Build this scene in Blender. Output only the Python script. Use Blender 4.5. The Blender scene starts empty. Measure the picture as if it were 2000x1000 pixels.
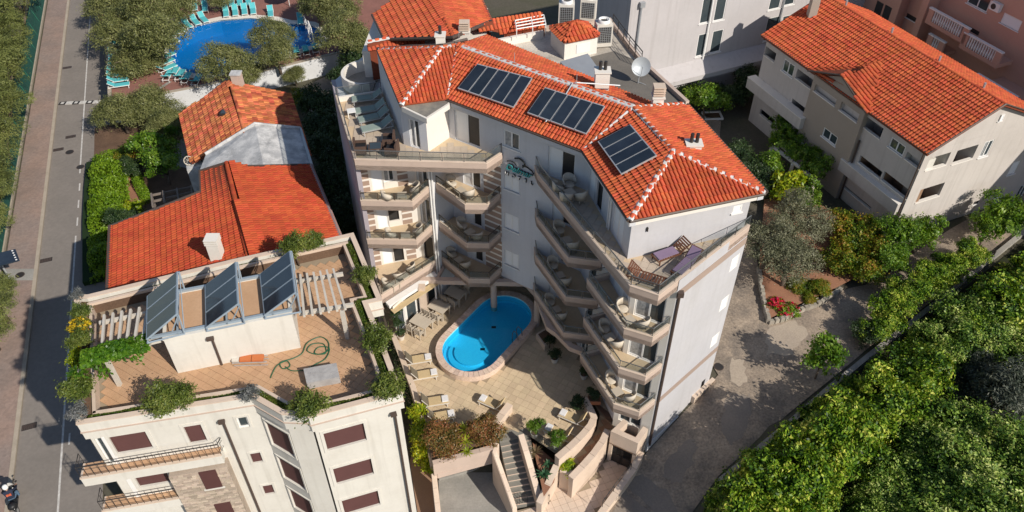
import bpy, math, random
import numpy as np
from mathutils import Vector, Matrix

R = math.radians
random.seed(11)
rng = np.random.default_rng(11)
sc = bpy.context.scene
COL = sc.collection

# ------------------------------------------------------------------ camera, sky, sun, exposure
CAM_H, CAM_TILT, CAM_F = 37.0, R(42.47), 1555.0
cd = bpy.data.cameras.new('camera'); cam = bpy.data.objects.new('camera', cd); COL.objects.link(cam)
cam.location = (0, 0, CAM_H); cam.rotation_euler = (math.pi / 2 - CAM_TILT, 0, 0)
cd.lens = 27.99; cd.sensor_width = 36; cd.sensor_fit = 'HORIZONTAL'; cd.clip_end = 2000; cd.clip_start = .5
sc.camera = cam
SUN_AZ, SUN_EL = R(137), R(36)          # direction in plan in which shadows fall, and the sun's height
sd = bpy.data.lights.new('sun', 'SUN'); sun = bpy.data.objects.new('sun', sd); COL.objects.link(sun)
sd.energy = 4.7; sd.angle = R(.53); sd.color = (1, .925, .81)
ldir = Vector((math.cos(SUN_AZ) * math.cos(SUN_EL), math.sin(SUN_AZ) * math.cos(SUN_EL), -math.sin(SUN_EL)))
sun.rotation_euler = ldir.to_track_quat('-Z', 'Y').to_euler(); sun.location = (40, -20, 60)
w = bpy.data.worlds.new('World'); sc.world = w; w.use_nodes = True
nt = w.node_tree; sky = nt.nodes.new('ShaderNodeTexSky'); sky.sky_type = 'NISHITA'; sky.sun_disc = False
sky.sun_elevation = SUN_EL; sky.sun_rotation = math.atan2(-math.cos(SUN_AZ), -math.sin(SUN_AZ))
sky.air_density = 1.0; sky.dust_density = .6
nt.links.new(sky.outputs[0], nt.nodes['Background'].inputs[0]); nt.nodes['Background'].inputs[1].default_value = .095
sc.view_settings.view_transform = 'Standard'; sc.view_settings.look = 'None'
sc.view_settings.exposure = .1; sc.view_settings.gamma = 1
try: sc.cycles.max_bounces = 5; sc.cycles.diffuse_bounces = 3; sc.cycles.transparent_max_bounces = 8; sc.cycles.caustics_reflective = False; sc.cycles.caustics_refractive = False
except Exception: pass

# ------------------------------------------------------------------ survey: drone picture bearing + known height -> ground plan
def A(u, v, z):
    a, b = (u - 1000) / CAM_F, (v - 500) / CAM_F
    c, s = math.cos(CAM_TILT), math.sin(CAM_TILT)
    d = (a, c - b * s, -s - b * c); t = (z - CAM_H) / d[2]
    return Vector((d[0] * t, d[1] * t, z))
def onplane(u, v, p, n):
    a, b = (u - 1000) / CAM_F, (v - 500) / CAM_F
    c, s = math.cos(CAM_TILT), math.sin(CAM_TILT)
    d = Vector((a, c - b * s, -s - b * c)); o = Vector((0, 0, CAM_H))
    return o + d * ((p - o).dot(n) / d.dot(n))

# ------------------------------------------------------------------ materials
MATS = {}
def mat(name, col, rough=.8, col2=None, nscale=1.2, amt=.5, bump=0., bscale=40., spec=.3, fine=.0, metal=0., island=0., dirt=None, dscale=.35, damt=.4, streak=0.):
    """Principled with two noise-mixed tones, optional dirt patches, per-piece tone shift and fine relief."""
    if name in MATS: return MATS[name]
    m = bpy.data.materials.new(name); m.use_nodes = True; t = m.node_tree; N = t.nodes; L = t.links
    b = N['Principled BSDF']; b.inputs['Roughness'].default_value = rough; b.inputs['Metallic'].default_value = metal
    b.inputs['Specular IOR Level'].default_value = spec
    geo = N.new('ShaderNodeNewGeometry')
    def noise(scale, detail=5, rgh=.6):
        n = N.new('ShaderNodeTexNoise'); n.inputs['Scale'].default_value = scale; n.inputs['Detail'].default_value = detail; n.inputs['Roughness'].default_value = rgh
        L.new(geo.outputs['Position'], n.inputs['Vector']); return n
    def ramp(src, a, bb):
        r = N.new('ShaderNodeMapRange'); r.inputs['From Min'].default_value = a; r.inputs['From Max'].default_value = bb; L.new(src, r.inputs['Value']); return r.outputs['Result']
    def mix(f, c1, c2, mode='MIX'):
        x = N.new('ShaderNodeMix'); x.data_type = 'RGBA'; x.blend_type = mode
        for s_, v_ in ((x.inputs[0], f), (x.inputs[6], c1), (x.inputs[7], c2)):
            if hasattr(v_, 'links') or isinstance(v_, bpy.types.NodeSocket): L.new(v_, s_)
            else: s_.default_value = v_
        return x.outputs[2]
    def math_(op, a, bb):
        x = N.new('ShaderNodeMath'); x.operation = op
        for s_, v_ in ((x.inputs[0], a), (x.inputs[1], bb)):
            if isinstance(v_, bpy.types.NodeSocket): L.new(v_, s_)
            else: s_.default_value = v_
        return x.outputs[0]
    c1 = (*col, 1); c2 = (*(col2 or tuple(x * .72 for x in col)), 1)
    f = ramp(noise(nscale).outputs['Fac'], .5 - .22 / max(amt, .05) * .5, .5 + .22 / max(amt, .05) * .5)
    f = math_('MULTIPLY', f, min(1, amt))
    out = mix(f, c1, c2)
    if fine:
        g = ramp(noise(nscale * 18, 3).outputs['Fac'], .3, .7); v = math_('MULTIPLY_ADD', g, fine); v.node.inputs[2].default_value = 1 - fine / 2
        out = mix(1.0, out, v, 'MULTIPLY')
    if island:
        oi = N.new('ShaderNodeObjectInfo'); rr = math_('FRACT', math_('ADD', oi.outputs['Random'], geo.outputs['Random Per Island']), 0)
        hs = N.new('ShaderNodeHueSaturation'); v = math_('MULTIPLY_ADD', rr, island); v.node.inputs[2].default_value = 1 - island * .6
        L.new(v, hs.inputs['Value']); L.new(out, hs.inputs['Color'])
        h2 = math_('FRACT', math_('MULTIPLY', rr, 7.31), 0); hh = math_('MULTIPLY_ADD', h2, island * .045); hh.node.inputs[2].default_value = .5 - island * .02
        L.new(hh, hs.inputs['Hue']); out = hs.outputs[0]
    if dirt:
        d = ramp(noise(dscale, 8, .7).outputs['Fac'], .48, .72); out = mix(math_('MULTIPLY', d, damt), out, (*dirt, 1))
    if streak:      # rain streaks: noise stretched down the wall
        mp = N.new('ShaderNodeMapping'); mp.inputs['Scale'].default_value = (3.2, 3.2, .16); L.new(geo.outputs['Position'], mp.inputs['Vector'])
        sn = N.new('ShaderNodeTexNoise'); sn.inputs['Scale'].default_value = 1.; sn.inputs['Detail'].default_value = 6; L.new(mp.outputs[0], sn.inputs['Vector'])
        out = mix(math_('MULTIPLY', ramp(sn.outputs['Fac'], .52, .78), streak), out, (col[0] * .55, col[1] * .53, col[2] * .5, 1))
    L.new(out, b.inputs['Base Color'])
    if bump:
        bn = N.new('ShaderNodeBump'); bn.inputs['Strength'].default_value = bump; bn.inputs['Distance'].default_value = .02
        L.new(noise(bscale, 4).outputs['Fac'], bn.inputs['Height']); L.new(bn.outputs[0], b.inputs['Normal'])
    MATS[name] = m; return m

def leafmat(name, cols, trans=.35, rough=.45, spec=.35):
    if name in MATS: return MATS[name]
    m = bpy.data.materials.new(name); m.use_nodes = True; t = m.node_tree; N = t.nodes; L = t.links
    b = N['Principled BSDF']; out = N['Material Output']
    geo = N.new('ShaderNodeNewGeometry'); oi = N.new('ShaderNodeObjectInfo')
    cr = N.new('ShaderNodeValToRGB'); el = cr.color_ramp.elements
    el[0].position = 0; el[0].color = (*cols[0], 1); el[1].position = 1; el[1].color = (*cols[-1], 1)
    for i, c in enumerate(cols[1:-1]): e = el.new((i + 1) / (len(cols) - 1)); e.color = (*c, 1)
    n = N.new('ShaderNodeTexNoise'); n.inputs['Scale'].default_value = .9; n.inputs['Detail'].default_value = 3
    L.new(geo.outputs['Position'], n.inputs['Vector'])
    a = N.new('ShaderNodeMath'); a.operation = 'MULTIPLY_ADD'; a.inputs[1].default_value = .7; L.new(geo.outputs['Random Per Island'], a.inputs[0])
    s = N.new('ShaderNodeMath'); s.operation = 'MULTIPLY_ADD'; s.inputs[1].default_value = 1.5; s.inputs[2].default_value = -.6; L.new(n.outputs['Fac'], s.inputs[0]); L.new(s.outputs[0], a.inputs[2])
    L.new(a.outputs[0], cr.inputs[0])
    L.new(cr.outputs[0], b.inputs['Base Color']); b.inputs['Roughness'].default_value = rough; b.inputs['Specular IOR Level'].default_value = spec
    tr = N.new('ShaderNodeBsdfTranslucent'); hs = N.new('ShaderNodeHueSaturation'); hs.inputs['Saturation'].default_value = 1.15; hs.inputs['Value'].default_value = 1.3; hs.inputs['Hue'].default_value = .485
    L.new(cr.outputs[0], hs.inputs['Color']); L.new(hs.outputs[0], tr.inputs[0])
    mx = N.new('ShaderNodeMixShader'); mx.inputs[0].default_value = trans; L.new(b.outputs[0], mx.inputs[1]); L.new(tr.outputs[0], mx.inputs[2]); L.new(mx.outputs[0], out.inputs[0])
    MATS[name] = m; return m

def glassmat(name, tint, alpha, rough=.06):
    if name in MATS: return MATS[name]
    m = bpy.data.materials.new(name); m.use_nodes = True; m.use_transparent_shadow = True; t = m.node_tree; N = t.nodes; L = t.links; out = N['Material Output']
    b = N['Principled BSDF']; b.inputs['Base Color'].default_value = (*tint, 1); b.inputs['Roughness'].default_value = rough; b.inputs['Specular IOR Level'].default_value = .5
    tp = N.new('ShaderNodeBsdfTransparent'); tp.inputs[0].default_value = (min(1, tint[0] * .3 + .75), min(1, tint[1] * .3 + .75), min(1, tint[2] * .3 + .75), 1)
    mx = N.new('ShaderNodeMixShader'); mx.inputs[0].default_value = alpha; L.new(tp.outputs[0], mx.inputs[1]); L.new(b.outputs[0], mx.inputs[2]); L.new(mx.outputs[0], out.inputs[0])
    MATS[name] = m; return m

white_w = mat('cream_stucco', (.66, .635, .585), .9, (.585, .56, .51), .5, .6, .15, 60, fine=.04, dirt=(.42, .38, .32), dscale=.8, damt=.22, streak=.35)
hotel_w = mat('pale_grey_stucco', (.585, .59, .62), .9, (.52, .53, .565), .35, .6, .15, 60, fine=.04, dirt=(.45, .45, .45), dscale=.5, damt=.18, streak=.2)
hotel_warm = mat('warm_white_stucco', (.74, .70, .645), .9, (.66, .62, .57), .6, .6, .1, 60, fine=.04)
taupe = mat('taupe_render', (.53, .415, .35), .88, (.46, .36, .30), .6, .6, .12, 70, fine=.05, dirt=(.32, .26, .215), dscale=.9, damt=.3)
striped = mat('brown_panel', (.36, .26, .205), .88, (.30, .215, .17), .8, .5)
traver = mat('travertine', (.66, .535, .435), .75, (.58, .455, .36), .9, .7, .12, 30, fine=.08, island=.12, dirt=(.42, .33, .26), dscale=.8, damt=.35)
paver = mat('terrace_tile', (.60, .475, .325), .78, (.53, .41, .28), .6, .7, .1, 60, fine=.1, island=.17, dirt=(.36, .28, .19), dscale=.45, damt=.35)
grout = mat('tile_joint', (.33, .265, .19), .95, fine=.1)
cotto = mat('roof_terrace_tile', (.54, .345, .21), .75, (.48, .29, .17), .5, .8, .1, 60, fine=.1, island=.09, dirt=(.38, .22, .125), dscale=.45, damt=.5)
ramp_t = mat('brown_tile', (.30, .185, .12), .78, (.25, .15, .10), .8, .6, fine=.1, island=.2)
tile_h = mat('roof_tile_orange', (.56, .122, .054), .88, (.47, .092, .040), .7, .8, .25, 60, spec=.12, fine=.15, island=.32, dirt=(.29, .075, .038), dscale=.6, damt=.6)
tile_r = mat('roof_tile_red', (.49, .088, .038), .88, (.42, .068, .029), .6, .8, .25, 60, spec=.12, fine=.1, island=.26, dirt=(.26, .065, .035), dscale=.6, damt=.3)
tile_o = mat('roof_tile_old', (.60, .185, .085), .9, (.44, .11, .05), 1.3, .9, .35, 50, fine=.2, spec=.12, island=.7, dirt=(.24, .095, .05), dscale=1.1, damt=.7)
under = mat('roof_underlay', (.20, .05, .025), .95, fine=.2)
mortar = mat('lime_mortar', (.64, .62, .61), .95, (.52, .50, .49), 3, .7, .4, 50, fine=.2, island=.15)
gutter = mat('brown_gutter', (.085, .06, .05), .55, fine=.1, spec=.4)
white_p = mat('white_paint', (.78, .77, .755), .5, (.70, .69, .675), 2, .4, spec=.4, fine=.04)
shut_w = mat('white_shutter', (.80, .80, .80), .5, (.75, .75, .75), 2, .5, spec=.4)
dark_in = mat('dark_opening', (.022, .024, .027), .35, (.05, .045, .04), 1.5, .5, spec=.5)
glass_d = mat('window_glass', (.035, .05, .06), .06, (.07, .085, .09), .8, .6, spec=.8)
curtain = mat('curtain_behind_glass', (.42, .42, .42), .3, (.2, .21, .22), 6, .9, spec=.7)
roller = mat('brown_roller_shutter', (.10, .044, .042), .5, (.08, .035, .033), 2, .5, spec=.4, fine=.08)
iron = mat('dark_iron', (.028, .026, .026), .5, (.05, .04, .035), 3, .5, spec=.4)
steel = mat('steel_rail', (.17, .175, .175), .38, (.13, .135, .135), 3, .5, metal=.5)
galv = mat('galvanised_steel', (.45, .47, .49), .45, (.38, .40, .43), 2, .6, metal=.45)
bluesteel = mat('blue_grey_frame', (.33, .40, .47), .45, (.28, .35, .42), 2, .5, metal=.2)
bronze = mat('bronze_rail', (.10, .085, .065), .45, metal=.4)
glass_r = glassmat('railing_glass', (.30, .36, .36), .055)
collector = mat('solar_collector_glass', (.018, .026, .04), .14, (.03, .042, .06), 1.4, .7, spec=.6, island=.35)
alu = mat('aluminium_frame', (.6, .61, .62), .4, metal=.5)
asphalt = mat('asphalt', (.235, .208, .186), .92, (.20, .178, .16), .25, .8, .35, 120, fine=.16, dirt=(.14, .13, .12), dscale=.12, damt=.35)
brickpave = mat('brick_pavement', (.26, .205, .182), .92, (.315, .222, .182), .28, .9, .3, 60, fine=.3, dirt=(.13, .11, .10), dscale=.2, damt=.5)
kerbm = mat('kerb_stone', (.42, .36, .29), .9, (.33, .28, .22), 1.5, .7, .2, 40, fine=.15)
concrete = mat('concrete', (.36, .34, .31), .92, (.26, .25, .23), .5, .8, .3, 60, fine=.18, dirt=(.15, .145, .14), dscale=.3, damt=.5)
alleym = mat('worn_alley', (.375, .30, .23), .95, (.245, .20, .16), .45, 1., 1., 45, fine=.6, dirt=(.115, .105, .098), dscale=.55, damt=.95)
flatroof = mat('weathered_flat_roof', (.62, .57, .50), .95, (.42, .38, .33), .5, 1., .3, 60, fine=.3, dirt=(.15, .13, .11), dscale=.45, damt=.75)
darkroof = mat('felt_roof', (.14, .128, .115), .95, (.19, .172, .15), .5, .8, .25, 60, fine=.2)
soil = mat('soil', (.155, .095, .062), .97, (.10, .062, .042), .7, .8, .4, 40, fine=.35)
redsoil = mat('red_soil', (.33, .165, .10), .97, (.25, .12, .075), .9, .8, .4, 40, fine=.3)
groundm = mat('dirt_ground', (.10, .088, .068), .97, (.075, .075, .045), .3, .8, .4, 30, fine=.3)
bark = mat('bark', (.15, .115, .09), .95, (.09, .07, .055), 4, .8, .6, 30, fine=.3)
stonew = mat('rubble_stone', (.42, .38, .32), .95, (.28, .25, .21), 2, .8, .5, 25, fine=.25, island=.4)
pinkw = mat('salmon_stucco', (.58, .34, .26), .9, (.53, .30, .23), .5, .6, .1, 60, fine=.05)
beigew = mat('beige_stucco', (.52, .48, .45), .9, (.47, .435, .41), .4, .7, .1, 60, fine=.04, dirt=(.36, .32, .28), dscale=.4, damt=.2, streak=.35)
browng = mat('greige_stucco', (.36, .305, .255), .9, (.32, .27, .225), .5, .6, .1, 60, fine=.05)
greyw = mat('lilac_grey_stucco', (.48, .455, .46), .9, (.43, .41, .415), .3, .7, .1, 60, fine=.04, dirt=(.38, .36, .36), dscale=.35, damt=.3, streak=.3)
oldwhite = mat('limewashed_roof', (.62, .61, .60), .92, (.40, .40, .405), 1.2, 1., .35, 30, fine=.3, dirt=(.17, .175, .18), dscale=1.1, damt=.75)
cream_f = mat('cream_mattress', (.56, .43, .25), .95, fine=.08)
olive_f = mat('taupe_sling', (.17, .145, .105), .9, fine=.1)
green_f = mat('sage_sling', (.25, .31, .28), .9, fine=.1)
teal_f = mat('turquoise_sling', (.10, .47, .50), .7, (.08, .40, .45), 2, .5)
towel = mat('white_towel', (.74, .73, .74), .98, fine=.1)
tablew = mat('pale_table', (.50, .44, .36), .6, (.45, .39, .32), 2, .5, fine=.06)
rattan = mat('cream_rattan', (.58, .52, .44), .75, (.48, .42, .34), 8, .7, fine=.15)
brattan = mat('brown_rattan', (.105, .065, .05), .75, (.075, .045, .035), 8, .7, fine=.2)
teak = mat('teak_slat', (.15, .062, .035), .6, (.11, .045, .026), 4, .7, fine=.15)
lilac_f = mat('lilac_cushion', (.24, .175, .27), .92, fine=.06)
orange_f = mat('orange_cloth', (.55, .17, .06), .85, fine=.06)
plastic_k = mat('black_plastic', (.02, .02, .022), .45)
hosem = mat('green_hose', (.02, .12, .06), .5)
potw = mat('white_pot', (.66, .62, .56), .7, fine=.06)
terra = mat('terracotta', (.42, .19, .11), .85, fine=.1)
pinkstone = mat('pink_mosaic', (.68, .54, .46), .6, (.56, .41, .33), 14, .9, .3, 60, fine=.35, island=.3)
pool_t = mat('pool_mosaic', (.24, .80, .92), .4, (.18, .72, .88), 9, .8, fine=.25)
pool_d = mat('deep_pool_mosaic', (.02, .27, .50), .4, (.016, .24, .46), 4, .7, fine=.15)
redpave = mat('red_paving', (.27, .125, .10), .92, (.21, .10, .08), .8, .7, .3, 50, fine=.2)
greenmesh = mat('green_windbreak', (.012, .07, .055), .8, (.015, .05, .04), 2, .6, fine=.2)
linepaint = mat('line_paint', (.62, .60, .57), .8, (.4, .38, .36), 3, .8, fine=.3)
stone_clad = mat('stone_cladding', (.50, .41, .335), .92, (.37, .30, .24), 1.5, .8, .4, 25, fine=.2, island=.5)
perg = mat('pergola_concrete', (.56, .52, .46), .9, (.45, .41, .36), 2, .7, .2, 40, fine=.15)
stepm = mat('grey_step_stone', (.225, .215, .19), .85, (.18, .172, .155), 2, .6, fine=.15)
tarp = mat('grey_tarpaulin', (.40, .39, .385), .7, (.31, .30, .30), 3, .9, .5, 12, fine=.15)
skin = mat('skin', (.45, .26, .18), .6)

# ------------------------------------------------------------------ object helpers
def wloc(o):
    v = Vector((0, 0, 0))
    while o is not None: v = v + o.location; o = o.parent
    return v
def newobj(name, me, parent=None, loc=None):
    o = bpy.data.objects.new(name, me); COL.objects.link(o)
    if parent is not None: o.parent = parent
    if loc is not None: o.location = loc
    return o
def mesh(name, V, F, m, parent=None, smooth=False, local=False):
    """One mesh object; V in world coordinates unless local."""
    if parent is not None and not local:
        b = wloc(parent); V = [(x - b.x, y - b.y, z - b.z) for x, y, z in V]
    me = bpy.data.meshes.new(name); me.from_pydata([tuple(v) for v in V], [], F)
    if isinstance(m, (list, tuple)):
        for k in m: me.materials.append(k)
    else: me.materials.append(m)
    if smooth: me.polygons.foreach_set('use_smooth', [True] * len(me.polygons))
    me.update(); return newobj(name, me, parent)
def fastmesh(name, V, quads, m, parent=None, smooth=False):
    me = bpy.data.meshes.new(name); V = np.asarray(V, dtype=np.float32); Q = np.asarray(quads, dtype=np.int32)
    me.vertices.add(len(V)); me.vertices.foreach_set('co', V.ravel())
    me.loops.add(Q.size); me.loops.foreach_set('vertex_index', Q.ravel())
    me.polygons.add(len(Q)); me.polygons.foreach_set('loop_start', np.arange(0, Q.size, Q.shape[1], dtype=np.int32))
    me.polygons.foreach_set('use_smooth', np.full(len(Q), bool(smooth), dtype=bool))
    me.materials.append(m); me.update(); me.validate()
    return newobj(name, me, parent)
def tag(o, label, cat, group=None):
    o['label'] = label; o['category'] = cat
    if group: o['group'] = group
    return o
def thing(name, label, cat, loc=(0, 0, 0), rz=0, group=None):
    o = newobj(name, None); o.location = loc; o.rotation_euler = (0, 0, rz); o.empty_display_size = .3
    return tag(o, label, cat, group)
def struct(o, kind='structure'): o['kind'] = kind; return o
def copy_tree(o, parent=None):
    c = o.copy(); COL.objects.link(c); c.parent = parent
    for ch in list(o.children): copy_tree(ch, c)
    return c
ORD = ['first', 'second', 'third', 'fourth', 'fifth', 'sixth', 'seventh', 'eighth', 'ninth', 'tenth', 'eleventh', 'twelfth', 'thirteenth', 'fourteenth', 'fifteenth', 'sixteenth', 'seventeenth', 'eighteenth', 'nineteenth', 'twentieth']

class B:
    """Collects boxes, prisms and tubes into one mesh."""
    def __init__(s): s.V = []; s.F = []
    def add(s, V, F):
        n = len(s.V); s.V += [tuple(v) for v in V]; s.F += [tuple(i + n for i in f) for f in F]; return s
    def box(s, x0, x1, y0, y1, z0, z1, M=None):
        V = [Vector((x, y, z)) for z in (z0, z1) for x, y in ((x0, y0), (x1, y0), (x1, y1), (x0, y1))]
        if M is not None: V = [M @ v for v in V]
        return s.add(V, [(3, 2, 1, 0), (4, 5, 6, 7), (0, 1, 5, 4), (1, 2, 6, 5), (2, 3, 7, 6), (3, 0, 4, 7)])
    def prism(s, poly, z0, z1):
        n = len(poly); a = sum(poly[i][0] * poly[(i + 1) % n][1] - poly[(i + 1) % n][0] * poly[i][1] for i in range(n))
        if a < 0: poly = poly[::-1]
        f0 = z0 if callable(z0) else (lambda p: z0); f1 = z1 if callable(z1) else (lambda p: z1)
        V = [(p[0], p[1], f0(p)) for p in poly] + [(p[0], p[1], f1(p)) for p in poly]
        return s.add(V, [tuple(range(n))[::-1], tuple(range(n, 2 * n))] + [(i, (i + 1) % n, n + (i + 1) % n, n + i) for i in range(n)])
    def tube(s, pts, r, k=6, r2=None, cap=True):
        pts = [Vector(p) for p in pts]; n = len(pts); r2 = r if r2 is None else r2; base = len(s.V); rings = []
        for i, p in enumerate(pts):
            d = (pts[min(i + 1, n - 1)] - pts[max(i - 1, 0)]); d = d.normalized() if d.length > 1e-9 else Vector((0, 0, 1))
            u = d.orthogonal().normalized() if i == 0 else (u0 - d * u0.dot(d)).normalized()
            u0 = u; v = d.cross(u); rr = r + (r2 - r) * i / max(1, n - 1)
            rings.append([p + (u * math.cos(2 * math.pi * j / k) + v * math.sin(2 * math.pi * j / k)) * rr for j in range(k)])
        V = [v for q in rings for v in q]; F = []
        for i in range(n - 1):
            for j in range(k): F.append((i * k + j, i * k + (j + 1) % k, (i + 1) * k + (j + 1) % k, (i + 1) * k + j))
        if cap: F += [tuple(range(k))[::-1], tuple(range((n - 1) * k, n * k))]
        return s.add(V, F)
    def lathe(s, prof, c=(0, 0, 0), k=16):
        V = [(c[0] + r * math.cos(2 * math.pi * j / k), c[1] + r * math.sin(2 * math.pi * j / k), c[2] + z) for r, z in prof for j in range(k)]; F = []
        for i in range(len(prof) - 1):
            for j in range(k): F.append((i * k + j, i * k + (j + 1) % k, (i + 1) * k + (j + 1) % k, (i + 1) * k + j))
        return s.add(V, F)
    def build(s, name, m, parent=None, smooth=False, local=False): return mesh(name, s.V, s.F, m, parent, smooth, local)

def offs(pts, t, closed=False):
    """Polyline shifted to its left by t, mitred."""
    n = len(pts); out = []
    for i in range(n):
        p = Vector(pts[i][:2]); a = Vector(pts[(i - 1) % n][:2]) if (i or closed) else None; b = Vector(pts[(i + 1) % n][:2]) if (i < n - 1 or closed) else None
        ds = [d.normalized() for d in ((p - a) if a is not None else None, (b - p) if b is not None else None) if d is not None]
        ns = [Vector((-d.y, d.x)) for d in ds]
        if len(ns) == 2:
            m = ns[0] + ns[1]; m = m / max(.35, m.dot(ns[0])) if m.length > 1e-6 else ns[0]
        else: m = ns[0]
        out.append(p + m * t)
    return out
def strip(b, pts, t, z0, z1, closed=False):
    """Wall of thickness t to the left of a polyline; z0/z1 numbers or per-point lists."""
    q = offs(pts, t, closed); n = len(pts)
    g = lambda z, i: z[i] if isinstance(z, (list, tuple)) else z
    V = []
    for i in range(n): V += [(pts[i][0], pts[i][1], g(z0, i)), (q[i].x, q[i].y, g(z0, i)), (q[i].x, q[i].y, g(z1, i)), (pts[i][0], pts[i][1], g(z1, i))]
    F = []
    for i in range(n if closed else n - 1):
        a, c = 4 * i, 4 * ((i + 1) % n)
        F += [(a, c, c + 3, a + 3), (a + 3, c + 3, c + 2, a + 2), (a + 2, c + 2, c + 1, a + 1), (a + 1, c + 1, c, a)]
    if not closed: F += [(0, 3, 2, 1), (4 * n - 4, 4 * n - 3, 4 * n - 2, 4 * n - 1)]
    return b.add(V, F)

class Wall:
    """Facade plane from p0 (left, seen from outside) to p1; openings (s0,s1,z0,z1) are real holes with reveals."""
    def __init__(s, p0, p1, z0, z1):
        s.p0 = Vector(p0[:2]); s.d = Vector(p1[:2]) - s.p0; s.len = s.d.length; s.d /= s.len; s.n = Vector((s.d.y, -s.d.x)); s.z0 = z0; s.z1 = z1; s.op = []
    def P(s, a, z, n=0): q = s.p0 + s.d * a + s.n * n; return (q.x, q.y, z)
    def hole(s, a0, a1, z0, z1, dep=.14): s.op.append((a0, a1, z0, z1, dep)); return s
    def box(s, b, a0, a1, z0, z1, n0, n1):
        V = [s.P(a, z, n) for z in (z0, z1) for a, n in ((a0, n0), (a0, n1), (a1, n1), (a1, n0))]
        return b.add(V, [(3, 2, 1, 0), (4, 5, 6, 7), (0, 1, 5, 4), (1, 2, 6, 5), (2, 3, 7, 6), (3, 0, 4, 7)])
    def build(s, name, m, parent, top=None):
        b = B(); X = sorted({0, s.len, *[v for o in s.op for v in o[:2]]}); Zs = sorted({s.z0, s.z1, *[v for o in s.op for v in o[2:4]]})
        for i in range(len(X) - 1):
            for j in range(len(Zs) - 1):
                xm, zm = (X[i] + X[i + 1]) / 2, (Zs[j] + Zs[j + 1]) / 2
                if any(o[0] < xm < o[1] and o[2] < zm < o[3] for o in s.op): continue
                b.add([s.P(X[i], Zs[j]), s.P(X[i + 1], Zs[j]), s.P(X[i + 1], Zs[j + 1]), s.P(X[i], Zs[j + 1])], [(0, 1, 2, 3)])
        for a0, a1, z0, z1, dep in s.op:
            f = [s.P(a0, z0), s.P(a1, z0), s.P(a1, z1), s.P(a0, z1)]; k = [s.P(a0, z0, -dep), s.P(a1, z0, -dep), s.P(a1, z1, -dep), s.P(a0, z1, -dep)]
            b.add(f + k, [(0, 1, 5, 4), (1, 2, 6, 5), (2, 3, 7, 6), (3, 0, 4, 7)])
        return b.build(name, m, parent)

def window(W, parent, a0, a1, z0, z1, kind='pane', dep=.14, name='window', sill=None, wallhole=True):
    """Fill an opening: frame part with panes or shutters as sub-parts."""
    if wallhole: W.hole(a0, a1, z0, z1, dep + .04)
    n0, n1 = -dep - .03, -dep + .03; t = .07; fm = {'roller': roller, 'dark': iron}.get(kind, white_p)
    b = B()
    W.box(b, a0, a0 + t, z0, z1, n0, n1); W.box(b, a1 - t, a1, z0, z1, n0, n1)
    W.box(b, a0 + t, a1 - t, z0, z0 + t, n0, n1); W.box(b, a0 + t, a1 - t, z1 - t, z1, n0, n1)
    mid = (a0 + a1) / 2
    if kind in ('pane2', 'shutter', 'half', 'curtain2'): W.box(b, mid - .04, mid + .04, z0 + t, z1 - t, n0, n1 + .004)
    f = b.build(name, fm, parent)
    def fill(x0, x1, y0, y1, m, nm, n=-.012): c = B(); W.box(c, x0, x1, y0, y1, -dep - .035 , -dep + n); return c.build(nm, m, f)
    def slats(x0, x1, y0, y1, m, nm, h=.11):
        c = B(); z = y0
        while z < y1 - .01:
            e = min(z + h, y1)
            c.add([W.P(x0, z, -dep + .022), W.P(x1, z, -dep + .022), W.P(x1, e, -dep - .004), W.P(x0, e, -dep - .004)], [(0, 1, 2, 3)])
            c.add([W.P(x0, e, -dep - .004), W.P(x1, e, -dep - .004), W.P(x1, e, -dep + .022), W.P(x0, e, -dep + .022)], [(0, 1, 2, 3)]); z = e
        return c.build(nm, m, f)
    i0, i1, j0, j1 = a0 + t, a1 - t, z0 + t, z1 - t
    if kind == 'pane': fill(i0, i1, j0, j1, glass_d, 'pane')
    elif kind == 'pane2': fill(i0, mid - .04, j0, j1, glass_d, 'pane'); fill(mid + .04, i1, j0, j1, glass_d, 'pane')
    elif kind == 'curtain2': fill(i0, mid - .04, j0, j1, curtain, 'pane'); fill(mid + .04, i1, j0, j1, glass_d, 'pane')
    elif kind == 'shutter': slats(i0, mid - .04, j0, j1, shut_w, 'shutter'); slats(mid + .04, i1, j0, j1, shut_w, 'shutter')
    elif kind == 'shutter1': slats(i0, i1, j0, j1, shut_w, 'shutter')
    elif kind == 'half': slats(i0, mid - .04, j0, j1, shut_w, 'shutter', .5); fill(mid + .04, i1, j0, j1, dark_in, 'pane')
    elif kind == 'roller': slats(i0, i1, j0, j1, roller, 'shutter', .09)
    elif kind == 'rollerwin': slats(i0, i1, j0 + (j1 - j0) * .0, j1, roller, 'shutter', .09)
    elif kind == 'dark': fill(i0, i1, j0, j1, dark_in, 'pane')
    if sill:
        c = B(); W.box(c, a0 - .08, a1 + .08, z0 - .06, z0, -.02, .07); c.build('sill', sill, f)
    return f

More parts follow.
